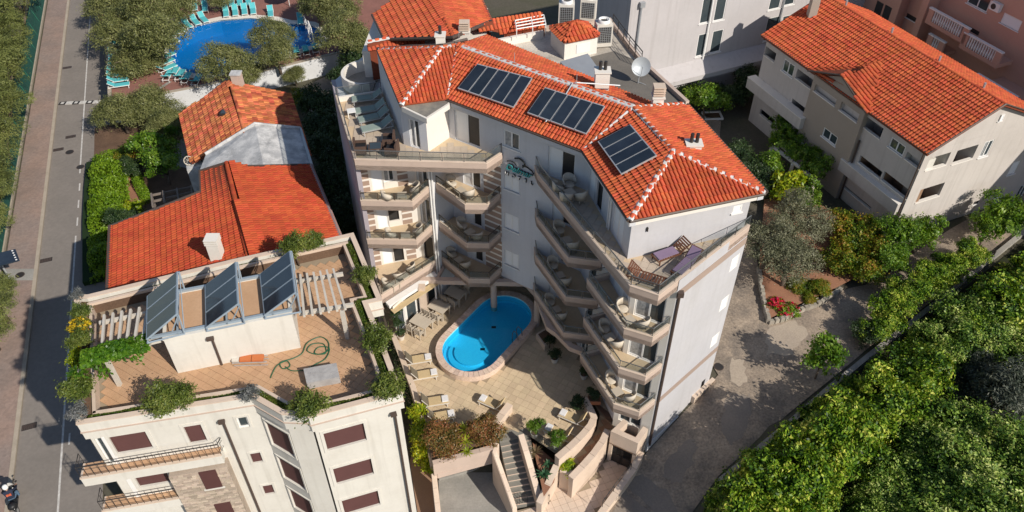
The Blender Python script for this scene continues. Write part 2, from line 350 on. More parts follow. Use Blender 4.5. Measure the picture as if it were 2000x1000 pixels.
def railing(parent, pts, h=.55, step=1.05, post_m=steel, rail_m=steel, glass=glass_r, pane_gap=.06, r=.022, base=.0, bars=0):
    """Posts, handrail and panes (or bars) standing on the rim polyline pts (3-D)."""
    pts = [Vector(p) for p in pts]
    hr = B(); hr.tube([p + Vector((0, 0, h)) for p in pts], r * 1.25, 6); hr.build('hand_rail', rail_m, parent)
    for i in range(len(pts) - 1):
        a, b2 = pts[i], pts[i + 1]; L = (b2 - a).length; n = max(1, round(L / step)); dirv = (b2 - a) / L
        for k in range(n + (1 if i == len(pts) - 2 else 0)):
            p = a + dirv * (L * k / n); q = B(); q.tube([p, p + Vector((0, 0, h))], r, 5); q.build('post', post_m, parent)
        for k in range(n):
            p = a + dirv * (L * k / n + pane_gap); q = a + dirv * (L * (k + 1) / n - pane_gap)
            if glass is not None:
                g = B(); nn = Vector((-dirv.y, dirv.x, 0)) * .006
                V = [p - nn + Vector((0, 0, .05)), q - nn + Vector((0, 0, .05)), q + nn + Vector((0, 0, .05)), p + nn + Vector((0, 0, .05))]
                V += [v + Vector((0, 0, h - .11)) for v in V]
                g.add(V, [(3, 2, 1, 0), (4, 5, 6, 7), (0, 1, 5, 4), (1, 2, 6, 5), (2, 3, 7, 6), (3, 0, 4, 7)]); g.build('glass_pane', glass, parent)
            elif bars:
                g = B()
                for z in [h * (j + 1) / (bars + 1) for j in range(bars)]: g.tube([p + Vector((0, 0, z)), q + Vector((0, 0, z))], r * .6, 4)
                g.build('rail_bars', post_m, parent)

# ------------------------------------------------------------------ tiles on roof planes
def tile_mesh(w_, l_, m, h=.075):
    prof = [(-.5, .0), (-.46, .5), (-.37, .86), (-.2, 1.), (.0, 1.), (.17, .86), (.27, .5), (.33, .0), (.5, -.08)]
    V = []
    for y, dz in ((-.56 * l_, .055), (.50 * l_, .0)):
        for x, z in prof: V.append((x * w_ * 1.02, y, z * h + dz))
    n = len(prof); V += [(x * w_ * 1.02, -.54 * l_, z * h * .2 - .02) for x, z in prof]
    F = [(i, i + 1, n + i + 1, n + i) for i in range(n - 1)] + [(2 * n + i, 2 * n + i + 1, i + 1, i) for i in range(n - 1)]
    me = bpy.data.meshes.new('roof_tile'); me.from_pydata(V, [], F); me.materials.append(m); me.update()
    return me, np.array(V, np.float32), np.array(F, np.int32)
def inpoly(x, y, P):
    c = False; j = len(P) - 1
    for i in range(len(P)):
        if (P[i][1] > y) != (P[j][1] > y) and x < (P[j][0] - P[i][0]) * (y - P[i][1]) / (P[j][1] - P[i][1]) + P[i][0]: c = not c
        j = i
    return c
def roof_tiles(roof, faces, m, w_=.25, l_=.36, individual=300, lift=.02, jitter=.004, skip=None):
    """faces: list of 3-D polygons whose first edge is the eave. Tiles laid from the eave up; nearest ones are single objects."""
    me, TV, TF = tile_mesh(w_, l_, m); todo = []
    for poly in faces:
        P = [Vector(p) for p in poly]; e = (P[1] - P[0]).normalized(); n = e.cross(P[2] - P[0]).normalized()
        if n.z < 0: n = -n
        u = n.cross(e).normalized()
        if u.z < 0: u = -u
        ex = u.cross(n).normalized()
        Q = [((p - P[0]).dot(ex), (p - P[0]).dot(u)) for p in P]
        s0, s1 = min(q[0] for q in Q), max(q[0] for q in Q); t1 = max(q[1] for q in Q); t0 = min(q[1] for q in Q)
        j = 0; t = t0 + l_ * .42
        while t < t1 + l_ * .3:
            i = 0; s = s0 + w_ * .5
            while s < s1:
                if inpoly(s, t, Q):
                    c = P[0] + ex * s + u * t + n * (lift + random.uniform(-jitter, jitter))
                    inner = all(inpoly(s + dx, t + dy, Q) for dx in (-w_ * .5, w_ * .5) for dy in (-l_ * .4, l_ * .4))
                    a = random.uniform(-.012, .012)
                    M = Matrix((ex * math.cos(a) + u * math.sin(a), u * math.cos(a) - ex * math.sin(a), n)).transposed()
                    todo.append(((c - Vector((0, 0, CAM_H))).length - (0 if inner else -1000), c, M))
                s += w_; i += 1
            t += l_; j += 1
    todo.sort(key=lambda q: q[0]); base = wloc(roof)
    for d, c, M in todo[:individual]:
        o = newobj('roof_tile', me, roof, c - base); o.rotation_euler = M.to_euler()
    rest = todo[individual:]
    if rest:
        Ms = np.array([[list(r) for r in M] for _, _, M in rest], np.float32); Cs = np.array([list(c - base) for _, c, _ in rest], np.float32)
        V = np.einsum('nij,vj->nvi', Ms, TV) + Cs[:, None, :]
        F = TF[None] + (np.arange(len(rest)) * len(TV))[:, None, None]
        struct(fastmesh('roof_tile_courses', V.reshape(-1, 3), F.reshape(-1, 4), m, roof), 'stuff')
def cap_mesh(m, r=.12, l_=.34):
    V = []; F = []; k = 7
    for i, (y, rr) in enumerate(((-l_ / 2, r), (l_ / 2, r * .86))):
        for j in range(k): a = math.pi * j / (k - 1); V.append((rr * math.cos(a), y, rr * math.sin(a) * .85))
    F = [(j, j + 1, k + j + 1, k + j) for j in range(k - 1)] + [tuple(range(k))[::-1], tuple(range(k, 2 * k))]
    me = bpy.data.meshes.new('ridge_tile'); me.from_pydata(V, [], F); me.materials.append(m); me.update(); return me
def ridge(roof, a, b, m, step=.40, r=.115, l_=.24, lift=.05, white=True, wr=.14, name='ridge_tile'):
    a = Vector(a); b = Vector(b); d = b - a; L = d.length; d /= L; side = d.cross(Vector((0, 0, 1))).normalized(); up = side.cross(d).normalized()
    me = cap_mesh(m, r, l_); base = wloc(roof); n = max(1, int(L / step))
    if white:
        q = B(); N = max(2, int(L / .12)); pts = []
        for i in range(N + 1): pts.append(a + d * (L * i / N) + up * (lift * .4 + random.uniform(-.012, .018)) + side * random.uniform(-.015, .015))
        q.tube(pts, wr, 7); ctr = [(p - a).dot(up) for p in pts]
        q.V = [tuple(Vector(v) - up * ((Vector(v) - a).dot(up) * .35)) for v in q.V]; q.build('ridge_mortar', mortar, roof)
    for i in range(n):
        c = a + d * (L * (i + .5) / n) + up * lift
        o = newobj(name, me, roof, c - base); o.rotation_euler = Matrix((side, d, up)).transposed().to_euler()
        o.rotation_euler.rotate_axis('Z', random.uniform(-.04, .04))

# ------------------------------------------------------------------ pavers
def pave(base_obj, poly, z, size, m, name='paving_slab', rot=0., gap=.012, th=.03, individual=300, sy=None, zf=None, stagger=False, clip=None):
    sy = sy or size; c, s = math.cos(rot), math.sin(rot)
    Q = [(p[0] * c + p[1] * s, -p[0] * s + p[1] * c) for p in poly]
    b = B(); b.box(-size / 2 + gap / 2, size / 2 - gap / 2, -sy / 2 + gap / 2, sy / 2 - gap / 2, -th, 0)
    me = bpy.data.meshes.new(name); me.from_pydata(b.V, [], b.F); me.materials.append(m); me.update()
    TV = np.array(b.V, np.float32); TF = np.array(b.F, np.int32); todo = []
    x0, x1 = min(q[0] for q in Q), max(q[0] for q in Q); y0, y1 = min(q[1] for q in Q), max(q[1] for q in Q)
    y = y0 + sy / 2; row = 0
    while y < y1:
        x = x0 + size / 2 + (size / 2 if stagger and row % 2 else 0)
        while x < x1:
            if all(inpoly(x + dx, y + dy, Q) for dx in (-size * .45, size * .45) for dy in (-sy * .45, sy * .45)):
                wx, wy = x * c - y * s, x * s + y * c
                if clip is None or not clip(wx, wy):
                    zz = (zf(wx, wy) if zf else z) + random.uniform(-.0015, .0015); todo.append((math.hypot(wx, wy), wx, wy, zz))
            x += size
        y += sy; row += 1
    todo.sort(); base = wloc(base_obj)
    for d, wx, wy, zz in todo[:individual]:
        o = newobj(name, me, base_obj, (wx - base.x, wy - base.y, zz - base.z)); o.rotation_euler = (0, 0, rot)
    rest = todo[individual:]
    if rest:
        C = np.array([(x - base.x, y_ - base.y, z_ - base.z) for _, x, y_, z_ in rest], np.float32); Mr = np.array([[c, -s, 0], [s, c, 0], [0, 0, 1]], np.float32)
        V = (TV @ Mr.T)[None] + C[:, None]; F = TF[None] + (np.arange(len(rest)) * len(TV))[:, None, None]
        struct(fastmesh(name + '_field', V.reshape(-1, 3), F.reshape(-1, 4), m, base_obj), 'stuff')
# ------------------------------------------------------------------ vegetation builders
def leaf_arrays(lobes, n, size, seed, clump=.3, per=26, aspect=.5, inner=.25, up=.35, droop=0., zmin=-1e9):
    g = np.random.default_rng(seed)
    L = np.array([l[:6] for l in lobes], float); wgt = np.array([(l[3] * l[4] + l[4] * l[5] + l[3] * l[5]) for l in lobes]); wgt /= wgt.sum()
    nc = max(1, n // per); li = g.choice(len(lobes), nc, p=wgt)
    d = g.normal(size=(nc, 3)); d[:, 2] = np.where(d[:, 2] < -.3, -d[:, 2], d[:, 2]); d /= np.linalg.norm(d, axis=1)[:, None]
    rad = np.where(g.random(nc) < inner, g.uniform(.35, .85, nc), g.uniform(.84, 1.06, nc))
    C = L[li, :3] + d * L[li, 3:6] * rad[:, None]
    # drop clumps that sit deep inside another lobe
    keep = np.ones(nc, bool)
    for k in range(len(lobes)):
        q = np.linalg.norm((C - L[k, :3]) / L[k, 3:6], axis=1); keep &= ~((q < .6) & (g.random(nc) < .7))
    C = C[keep]; d = d[keep]; nc = len(C)
    cs = clump * g.uniform(.6, 1.35, nc)
    P = np.repeat(C, per, 0) + g.normal(size=(nc * per, 3)) * np.repeat(cs, per)[:, None] * np.array([1, 1, .75]) * .6
    D = np.repeat(d, per, 0)
    Nc = d * .6 + g.normal(size=d.shape) * .38 + np.array([0, 0, up]); N = np.repeat(Nc, per, 0) + g.normal(size=P.shape) * .36; N /= np.linalg.norm(N, axis=1)[:, None]
    T = g.normal(size=P.shape) + np.array([0, 0, -droop]); T -= N * (T * N).sum(1)[:, None]; T /= np.linalg.norm(T, axis=1)[:, None]
    S = np.cross(N, T); s = size * g.uniform(.65, 1.35, len(P))
    l_ = (T * (s / 2)[:, None]); w_ = (S * (s * aspect / 2)[:, None])
    V = np.stack([P - l_, P + w_ - l_ * .1, P + l_, P - w_ - l_ * .1], 1)
    ok = V[:, :, 2].min(1) > zmin; V = V[ok]
    F = np.arange(len(V) * 4).reshape(-1, 4)
    return V.reshape(-1, 3), F
def lobes_round(r, h, seed, k=7, base=0.):
    g = random.Random(seed); out = [(0, 0, base + h * .5, r * .62, r * .62, h * .38)]
    for i in range(k):
        a = 2 * math.pi * i / k + g.uniform(-.4, .4); q = r * g.uniform(.3, .74); s = r * g.uniform(.26, .46)
        out.append((q * math.cos(a), q * math.sin(a), base + h * g.uniform(.34, .82), s, s * g.uniform(.8, 1.2), s * g.uniform(.65, .95)))
    return out
def trunk(parent, h, r, spread, seed, k=4, m=bark, lean=.15):
    g = random.Random(seed); b = B(); fork = h * g.uniform(.32, .45); lx, ly = g.uniform(-lean, lean) * h, g.uniform(-lean, lean) * h
    f = Vector((lx * .5, ly * .5, fork)); b.tube([(0, 0, -.3), (lx * .2, ly * .2, fork * .5), f], r, 8, r * .75)
    for i in range(k):
        a = 2 * math.pi * i / k + g.uniform(-.5, .5); q = spread * g.uniform(.5, .85); e = Vector((q * math.cos(a), q * math.sin(a), h * g.uniform(.75, .95)))
        mid = f.lerp(e, .5) + Vector((g.uniform(-.15, .15), g.uniform(-.15, .15), .1 * h)); b.tube([f, mid, e], r * .6, 6, r * .12)
        for j in range(2):
            e2 = mid + Vector((g.uniform(-.6, .6) * spread, g.uniform(-.6, .6) * spread, g.uniform(.1, .3) * h)); b.tube([mid, mid.lerp(e2, .6) + Vector((0, 0, .05 * h)), e2], r * .28, 5, r * .06)
    return b.build('trunk', m, parent, True, True)

G_pine = leafmat('pine_needles', [(0.045, 0.058, 0.016), (0.135, 0.16, 0.04), (0.23, 0.245, 0.07)], .15, .6)
G_olive = leafmat('olive_leaf', [(0.05, 0.06, 0.018), (0.15, 0.165, 0.052), (0.28, 0.28, 0.11)], .15, .5)
G_oliveg = leafmat('silver_olive_leaf', [(0.06, 0.068, 0.035), (0.15, 0.155, 0.085), (0.28, 0.27, 0.175)], .12, .5)
G_laurel = leafmat('laurel_leaf', [(0.008, 0.03, 0.003), (0.05, 0.12, 0.008), (0.19, 0.3, 0.018), (0.55, 0.54, 0.1)], .14, .45, .2)
G_deep = leafmat('deep_green_leaf', [(0.008, 0.028, 0.004), (0.045, 0.105, 0.013), (0.19, 0.29, 0.04), (0.5, 0.54, 0.18)], .1, .45, .2)
G_hedge = leafmat('hedge_leaf', [(0.06, 0.13, 0.006), (0.15, 0.26, 0.012), (0.24, 0.36, 0.025)], .3, .45)
G_fruit = leafmat('fruit_tree_leaf', [(0.03, 0.085, 0.008), (0.1, 0.2, 0.014), (0.24, 0.34, 0.04)], .3, .4)
G_bush = leafmat('garden_bush_leaf', [(0.03, 0.08, 0.006), (0.1, 0.18, 0.012), (0.24, 0.24, 0.02), (0.4, 0.2, 0.04)], .28, .45)
G_red = leafmat('photinia_leaf', [(0.05, 0.06, 0.012), (0.13, 0.105, 0.025), (0.24, 0.12, 0.04), (0.34, 0.12, 0.06)], .2, .4)
G_yel = leafmat('golden_leaf', [(0.1, 0.2, 0.01), (0.28, 0.36, 0.015), (0.55, 0.48, 0.03)], .35, .4)
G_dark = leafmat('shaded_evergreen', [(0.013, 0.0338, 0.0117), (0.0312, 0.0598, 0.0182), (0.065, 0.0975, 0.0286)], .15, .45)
G_grey = leafmat('grey_evergreen', [(0.03, 0.042, 0.026), (0.065, 0.078, 0.055), (0.125, 0.135, 0.1)], .1, .5)
G_lav = leafmat('lavender_leaf', [(.075, .085, .085), (.14, .15, .145), (.21, .21, .21)], .1, .6)
G_ros = leafmat('rosemary_leaf', [(0.045, 0.075, 0.012), (0.1, 0.14, 0.022), (0.21, 0.23, 0.05)], .2, .5)
G_vine = leafmat('vine_leaf', [(.03, .10, .008), (.085, .20, .014), (.19, .32, .03)], .4, .4)
G_cover = leafmat('ground_cover_leaf', [(.04, .09, .008), (.085, .135, .012), (.15, .15, .03)], .25, .5)
G_fl_r = leafmat('red_petal', [(.5, .01, .02), (.62, .03, .07), (.6, .05, .2)], .3, .5)
G_fl_y = leafmat('yellow_petal', [(.5, .34, .01), (.6, .42, .015), (.4, .36, .02)], .3, .5)

SPEC = {  # kind: (radius, height, trunk radius, leaves, leaf size, material, aspect, clump, lobes, base fraction, droop)
    'pine': (3.0, 7.5, .22, 9500, .34, G_pine, .16, .42, 10, .18, 0.),
    'olive': (2.7, 4.6, .2, 20000, .18, G_olive, .32, .36, 11, .2, .3),
    'oliveg': (2.5, 4.4, .2, 15000, .17, G_oliveg, .32, .34, 10, .22, .3),
    'laurel': (2.0, 4.2, .14, 15000, .19, G_laurel, .5, .25, 13, .05, .2),
    'deep': (3.3, 7.0, .2, 22000, .23, G_deep, .5, .36, 19, .12, .2),
    'fruit': (1.7, 3.4, .1, 6000, .19, G_fruit, .5, .28, 7, .2, .3),
    'young': (1.1, 3.6, .06, 2600, .2, G_fruit, .5, .25, 7, .2, .3),
    'bush': (1.6, 2.2, .07, 9000, .15, G_bush, .5, .26, 8, .0, .1),
    'dark': (1.7, 3.2, .1, 7000, .19, G_dark, .45, .30, 7, .05, .2),
    'grey': (2.2, 5.2, .16, 8000, .24, G_grey, .25, .34, 8, .1, .2),
    'photinia': (1.05, 2.0, .05, 8500, .10, G_red, .5, .18, 9, .0, .0),
    'shrub': (.45, .75, .03, 4200, .07, G_ros, .4, .10, 8, .0, .0),
    'lavender': (.38, .6, .02, 1500, .085, G_lav, .3, .10, 6, .0, .0),
    'ball': (.45, .8, .04, 2300, .075, G_dark, .5, .09, 5, .0, .0),
    'golden': (.45, .8, .03, 1800, .10, G_yel, .55, .12, 6, .0, .0),
}
PROTO = {}
def plant(kind, label, cat, loc, r=None, hscale=1., rz=None, name=None, group=None, variants=2):
    """Place a plant of a kind: first uses build prototypes, later ones copy thing and parts."""
    R0, H0, tr, n, ls, m, asp, cl, k, base, droop = SPEC[kind]
    lst = PROTO.setdefault(kind, []); s = (r / R0) if r else 1.
    nm = name or {'pine': 'pine_tree', 'olive': 'olive_tree', 'oliveg': 'olive_tree', 'laurel': 'laurel_tree', 'deep': 'broadleaf_tree', 'fruit': 'fruit_tree', 'young': 'young_tree', 'bush': 'garden_shrub', 'dark': 'evergreen_shrub', 'grey': 'cypress_tree', 'photinia': 'photinia_bush', 'shrub': 'rosemary_shrub', 'lavender': 'lavender_shrub', 'ball': 'boxwood_ball', 'golden': 'golden_shrub'}[kind]
    if len(lst) < variants:
        seed = len(lst) * 101 + hash_(kind); t = thing(nm, label, cat, loc, 0, group)
        trunk(t, H0 * .8, tr, R0 * .8, seed, 4 if tr > .05 else 3)
        lb = lobes_round(R0, H0 * (1 - base), seed + 1, k, H0 * base)
        V, F = leaf_arrays(lb, n, ls, seed + 2, cl, 40 if kind in ('laurel', 'deep', 'fruit', 'bush') else 26, asp, .06 if kind in ('laurel', 'deep', 'fruit', 'bush') else .16, .35, droop, .02)
        fastmesh('crown', V, F, m, t); lst.append(t)
    else:
        t = copy_tree(random.choice(lst)); t.name = nm; tag(t, label, cat); t.location = loc
        if group: t['group'] = group
        elif 'group' in t: del t['group']
    t.rotation_euler = (0, 0, random.uniform(0, 6.28) if rz is None else rz); t.scale = (s, s, s * hscale)
    return t
def hash_(s): return sum(ord(c) * (i + 3) for i, c in enumerate(s))
def blades(name, label, cat, loc, n, L, w_, m, seed, upr=.8, arch=.5):
    """Rosette plant (yucca, agave, palm-like): arching strap leaves, each a part."""
    g = random.Random(seed); t = thing(name, label, cat, loc)
    b = B(); b.tube([(0, 0, -.05), (0, 0, L * .3)], w_ * 1.2, 6, w_ * .8); b.build('stem', bark, t, True, True)
    for i in range(n):
        a = i * 2.39996 + g.uniform(-.2, .2); tilt = g.uniform(.25, 1.25); l_ = L * g.uniform(.75, 1.1); V = []; ca, sa = math.cos(a), math.sin(a)
        for q in range(5):
            f = q / 4; out = l_ * f * math.sin(tilt); z = L * .25 + l_ * f * math.cos(tilt) * upr - arch * l_ * f * f * .5 * math.sin(tilt); ww = w_ * (1 - f) ** .6 * (.5 + f if f < .5 else 1)
            V += [(out * ca - ww * sa, out * sa + ww * ca, z), (out * ca + ww * sa, out * sa - ww * ca, z)]
        mesh('leaf', V, [(2 * q, 2 * q + 1, 2 * q + 3, 2 * q + 2) for q in range(4)], m, t, True, True)
    return t
def foliage_strip(name, pts, width, h, n, size, m, seed, parent=None, z=None):
    """Low planting along a line of 3-D points (ground cover, a vine, a hedge)."""
    g = np.random.default_rng(seed); P = [np.array(p, float) for p in pts]; seg = [np.linalg.norm(P[i + 1] - P[i]) for i in range(len(P) - 1)]
    cum = np.cumsum([0] + seg); t = g.random(n) * cum[-1]; i = np.clip(np.searchsorted(cum, t) - 1, 0, len(seg) - 1)
    f = (t - cum[i]) / np.array(seg)[i]; Pa = np.array(P); C = Pa[i] + (Pa[i + 1] - Pa[i]) * f[:, None]
    dv = (Pa[i + 1] - Pa[i]); dv /= np.linalg.norm(dv, axis=1)[:, None]; nv = np.stack([-dv[:, 1], dv[:, 0], np.zeros(n)], 1)
    bump_ = .6 + .4 * np.sin(t * 2.1 + seed) * np.sin(t * .77)
    u_ = g.uniform(-1, 1, n); C += nv * (u_ * width / 2)[:, None]; C[:, 2] += np.sqrt(np.clip(1 - u_ * u_ * .7, 0, 1)) * h * bump_ * np.where(g.random(n) < .7, g.uniform(.75, 1.1, n), g.uniform(.1, .8, n))
    N = g.normal(size=(n, 3)) * .6 + nv * (u_ * .7)[:, None] + np.array([0, 0, .7]); N /= np.linalg.norm(N, axis=1)[:, None]
    T = g.normal(size=(n, 3)); T -= N * (T * N).sum(1)[:, None]; T /= np.linalg.norm(T, axis=1)[:, None]; S = np.cross(N, T); s = size * g.uniform(.6, 1.4, n)
    V = np.stack([C - T * (s / 2)[:, None], C + S * (s * .28)[:, None], C + T * (s / 2)[:, None], C - S * (s * .28)[:, None]], 1).reshape(-1, 3)
    if parent is not None: V = V - np.array(wloc(parent))
    return fastmesh(name, V, np.arange(n * 4).reshape(-1, 4), m, parent)
# ------------------------------------------------------------------ terrain, road, alley
def smooth(a, b, x): t = min(1, max(0, (x - a) / (b - a))); return t * t * (3 - 2 * t)
def zright(x, y):
    t = (x - 7.6) * .73 + (y - 25.7) * .68
    if t < -2.5: return -2.
    if t < 5.8: return -2. + (t + 2.5) / 8.3 * 2.0
    return .5 * smooth(5.8, 14, t)
def zg(x, y):
    k = smooth(-6.5, -3.2, x + max(0, y - 30) * .05)
    return -3. * (1 - k) + zright(x, y) * k
def ztop(x, y):
    # garden beyond the alley wall lies lower
    return zg(x, y)
xs = list(np.arange(-130, -60, 7.)) + list(np.arange(-60, 60, 1.2)) + list(np.arange(60, 151, 7.)); ys = list(np.arange(-15, 75, 1.2)) + list(np.arange(75, 330, 9.))
GV = [(x, y, zg(x, y) - .05 - (1.3 if -5.5 < x < 6.6 and y < 25.4 else 0)) for y in ys for x in xs]; nx = len(xs)
struct(fastmesh('ground', GV, [(j * nx + i, j * nx + i + 1, (j + 1) * nx + i + 1, (j + 1) * nx + i) for j in range(len(ys) - 1) for i in range(nx - 1)], groundm, smooth=True))
def drape(name, poly, m, dz=.004, step=.6, parent=None, zf=zg, th=None):
    """Sheet following the terrain inside a plan polygon: triangulated fan on a clipped grid."""
    import mathutils.geometry as mg
    n = len(poly); vs = [Vector(p[:2]) for p in poly]; edges = [(i, (i + 1) % n) for i in range(n)]
    x0, x1 = min(v.x for v in vs), max(v.x for v in vs); y0, y1 = min(v.y for v in vs), max(v.y for v in vs)
    for yy in np.arange(y0 + step / 2, y1, step):
        for xx in np.arange(x0 + step / 2, x1, step):
            if inpoly(xx, yy, poly): vs.append(Vector((xx, yy)))
    v, e, f, *_ = mg.delaunay_2d_cdt(vs, edges, [list(range(n))], 1, 1e-4)
    return mesh(name, [(p.x, p.y, zf(p.x, p.y) + dz) for p in v], [tuple(q) for q in f], m, parent, True)

kL = lambda y: -27.63 - (y - 22.82) * .3581
kW = lambda y: -24.90 - (y - 22.82) * .3614
Y0, Y1 = 6., 190.
b = B(); b.add([(kL(Y0), Y0, -2.996), (kW(Y0) + 2.35, Y0, -2.996), (kW(Y1) + 2.35, Y1, -2.996), (kL(Y1), Y1, -2.996)], [(0, 1, 2, 3)]); road = struct(b.build('road', asphalt))
b = B(); strip(b, [(kW(Y0) - .05, Y0), (kW(46) - .05, 46)], .11, -2.9925, -2.992); b.build('edge_line', linepaint, road)
b = B(); strip(b, [(kW(54) - .05, 54), (kW(Y1) - .05, Y1)], .11, -2.9925, -2.992); b.build('edge_line', linepaint, road)
for y in (47.2, 49.4, 51.6):
    b = B(); strip(b, [(kW(y), y), (kW(y + 1), y + 1)], .11, -2.9925, -2.992); b.build('line_dash', linepaint, road)
for y in (27.2, 29, 30.8, 32.6):
    b = B(); strip(b, [(kW(y) + .35, y), (kW(y + .8) + .35, y + .8)], .1, -2.9925, -2.992); b.build('line_dash', linepaint, road)
b = B(); strip(b, [(kL(Y1) - .02, Y1), (kL(Y0) - .02, Y0)], -.24, -3.05, -2.87); struct(b.build('kerb', kerbm))
side = struct(mesh('pavement', [(kL(y) - dx, y, -2.88) for y, dx in ((Y0, 2.45), (Y0, .25), (Y1, .25), (Y1, 2.45))], [(0, 1, 2, 3)], brickpave))
b = B(); strip(b, [(kL(Y1) - 2.68, Y1), (kL(Y0) - 2.68, Y0)], -.22, -3.05, -2.80); struct(b.build('pavement_edging', kerbm))
p = A(60, 539, -2.88); b = B(); b.add([(kL(y) - dx, y, -2.874) for y, dx in ((p.y - .45, 2.4), (p.y - .45, .26), (p.y + .75, .26), (p.y + .75, 2.4))], [(0, 1, 2, 3)]); b.build('concrete_patch', concrete, side)
# speed bump: rubber segments
bump_t = thing('speed_bump', 'black and white segmented rubber speed bump across the road', 'speed bump', (kL(58), 58, -2.99))
y = A(150, 202, -3).y
for i in range(7):
    x0 = kL(y) + .15 + i * .62; b = B(); b.prism([(x0, y - .3 + i * .05), (x0 + .6, y - .25 + i * .05), (x0 + .6, y + .25 + i * .05), (x0, y + .2 + i * .05)], -2.99, -2.94); b.build('segment', iron if i % 2 == 0 else linepaint, bump_t)
    if i % 2 == 0:
        b = B(); b.prism([(x0 + .16, y - .2 + i * .05), (x0 + .44, y - .18 + i * .05), (x0 + .44, y + .15 + i * .05), (x0 + .16, y + .13 + i * .05)], -2.95, -2.936); b.build('reflector', linepaint, bump_t)
def cover(u, v, z, r, label, sq=False):
    q = A(u, v, z); t = thing('drain_cover' if sq else 'manhole_cover', label, 'manhole', q); b = B()
    if sq: b.box(-.42, .42, -.22, .22, -.02, .004); b.build('frame', iron, t, local=True); b2 = B(); [b2.box(-.38 + i * .11, -.31 + i * .11, -.18, .18, .004, .012) for i in range(7)]; b2.build('grate', gutter, t, local=True)
    else: b.lathe([(0, .006), (r, .006), (r, -.02)], k=20); b.build('frame', gutter, t, local=True); b2 = B(); b2.lathe([(0, .012), (r * .85, .012), (r * .85, 0)], k=20); b2.build('lid', iron, t, local=True)
    t.rotation_euler = (0, 0, .35)
cover(136, 297, -2.99, .35, 'round manhole cover on road opposite the clipped hedge')
cover(157, 326, -2.99, .33, 'round manhole cover beside the white edge line')
cover(39, 537, -2.87, .32, 'round manhole cover set in the pale pavement strip')
cover(1404, 716, zg(12.6, 30.3) + .012, .3, 'round manhole cover in the alley behind hotel corner')
cover(131, 132, -2.99, .3, 'slotted road drain near the top pool trees', True); cover(138, 267, -2.99, .3, 'slotted road drain above the two round manholes', True)
cover(114, 292, -2.99, .3, 'slotted road drain by kerb left of round manhole', True); cover(90, 508, -2.99, .3, 'slotted road drain beside the pale pavement strip', True)
cover(57, 833, -2.99, .3, 'slotted road drain by kerb in foreground shadow', True)

# green windbreak fence along the pavement: posts, wires, mesh bays
fx = lambda y: kL(y) - 2.78
fence = thing('mesh_fence', 'tall green windbreak mesh fence along brick pavement', 'fence', (fx(22), 22, -2.9))
y = 12.
while y < 120:
    y2 = y + 3.; b = B(); N = 6; V = []
    for i in range(N + 1):
        yy = y + 3 * i / N; s = .10 * math.sin(math.pi * i / N); V += [(fx(yy) - .0, yy, -2.85), (fx(yy) - .35 - s, yy, -1.95), (fx(yy) - .5 - s * .6, yy, -1.02)]
    mesh('mesh_bay', V, [(3 * i + j, 3 * i + 3 + j, 3 * i + 4 + j, 3 * i + 1 + j) for i in range(N) for j in range(2)], greenmesh, fence, True)
    b = B(); b.tube([(fx(y) - .02, y, -2.95), (fx(y) - .56, y, -.98)], .035, 6); b.build('post', mat('green_paint', (.02, .14, .09), .5), fence)
    b = B(); b.tube([(fx(y) - .5, y, -1.0), (fx(y2) - .5, y2, -1.0)], .015, 4); b.tube([(fx(y) - .27, y, -1.95), (fx(y2) - .27, y2, -1.95)], .012, 4); b.build('wire', MATS['green_paint'], fence)
    y = y2

# alley right of the hotel: one worn sheet over the slope, with patches
al_poly = [A(u, v, z) for u, v, z in ((1165, 1030, -2), (1320, 1045, -2), (1400, 940, -1.6), (1530, 830, -1), (1640, 735, -.2), (1690, 690, .1), (1840, 575, .4), (2010, 440, .5), (2080, 380, .5), (2010, 360, .5), (1860, 445, .5), (1690, 560, .3), (1640, 572, .25), (1545, 610, 0), (1492, 640, 0), (1478, 520, .2), (1462, 440, .3))] + [Vector(q) for q in ((14.5, 44, .3), (17.4, 56.5, .5), (13.6, 59., .5), (9.8, 46, .3), (9.8, 38, .3), (12.2, 30.0, 0), (7.6, 25.6, -1.4), (5.9, 23.8, -2))]
struct(drape('alley', al_poly, alleym, .006))
def patch(pts, m, dz=.010):
    P = [A(u, v, zg(*A(u, v, -1).xy)) for u, v in pts]; out = []
    for i in range(len(P)):
        for k in range(5): q = P[i].lerp(P[(i + 1) % len(P)], k / 5); out.append(q + Vector((random.uniform(-.16, .16), random.uniform(-.16, .16), 0)))
    struct(drape('road_patch', out, m, dz))
newasp = mat('fresh_asphalt', (.215, .185, .16), .93, (.28, .235, .195), .6, .7, .3, 100, fine=.2); palec = mat('pale_concrete_patch', (.42, .35, .275), .93, (.35, .29, .235), .6, .8, .3, 60, fine=.25)
patch([(1225, 935), (1262, 930), (1320, 985), (1330, 1030), (1180, 1030)], newasp)
patch([(1345, 855), (1362, 868), (1350, 910), (1330, 950), (1290, 935), (1310, 890)], newasp, .011)
patch([(1420, 775), (1470, 770), (1465, 830), (1430, 865), (1412, 850)], newasp, .012)
patch([(1430, 700), (1452, 705), (1458, 745), (1440, 755), (1425, 735)], palec, .012)
patch([(1495, 645), (1550, 625), (1580, 650), (1545, 690), (1500, 690)], palec, .013)
patch([(1720, 570), (1800, 520), (1850, 505), (1845, 530), (1760, 590)], palec, .011)

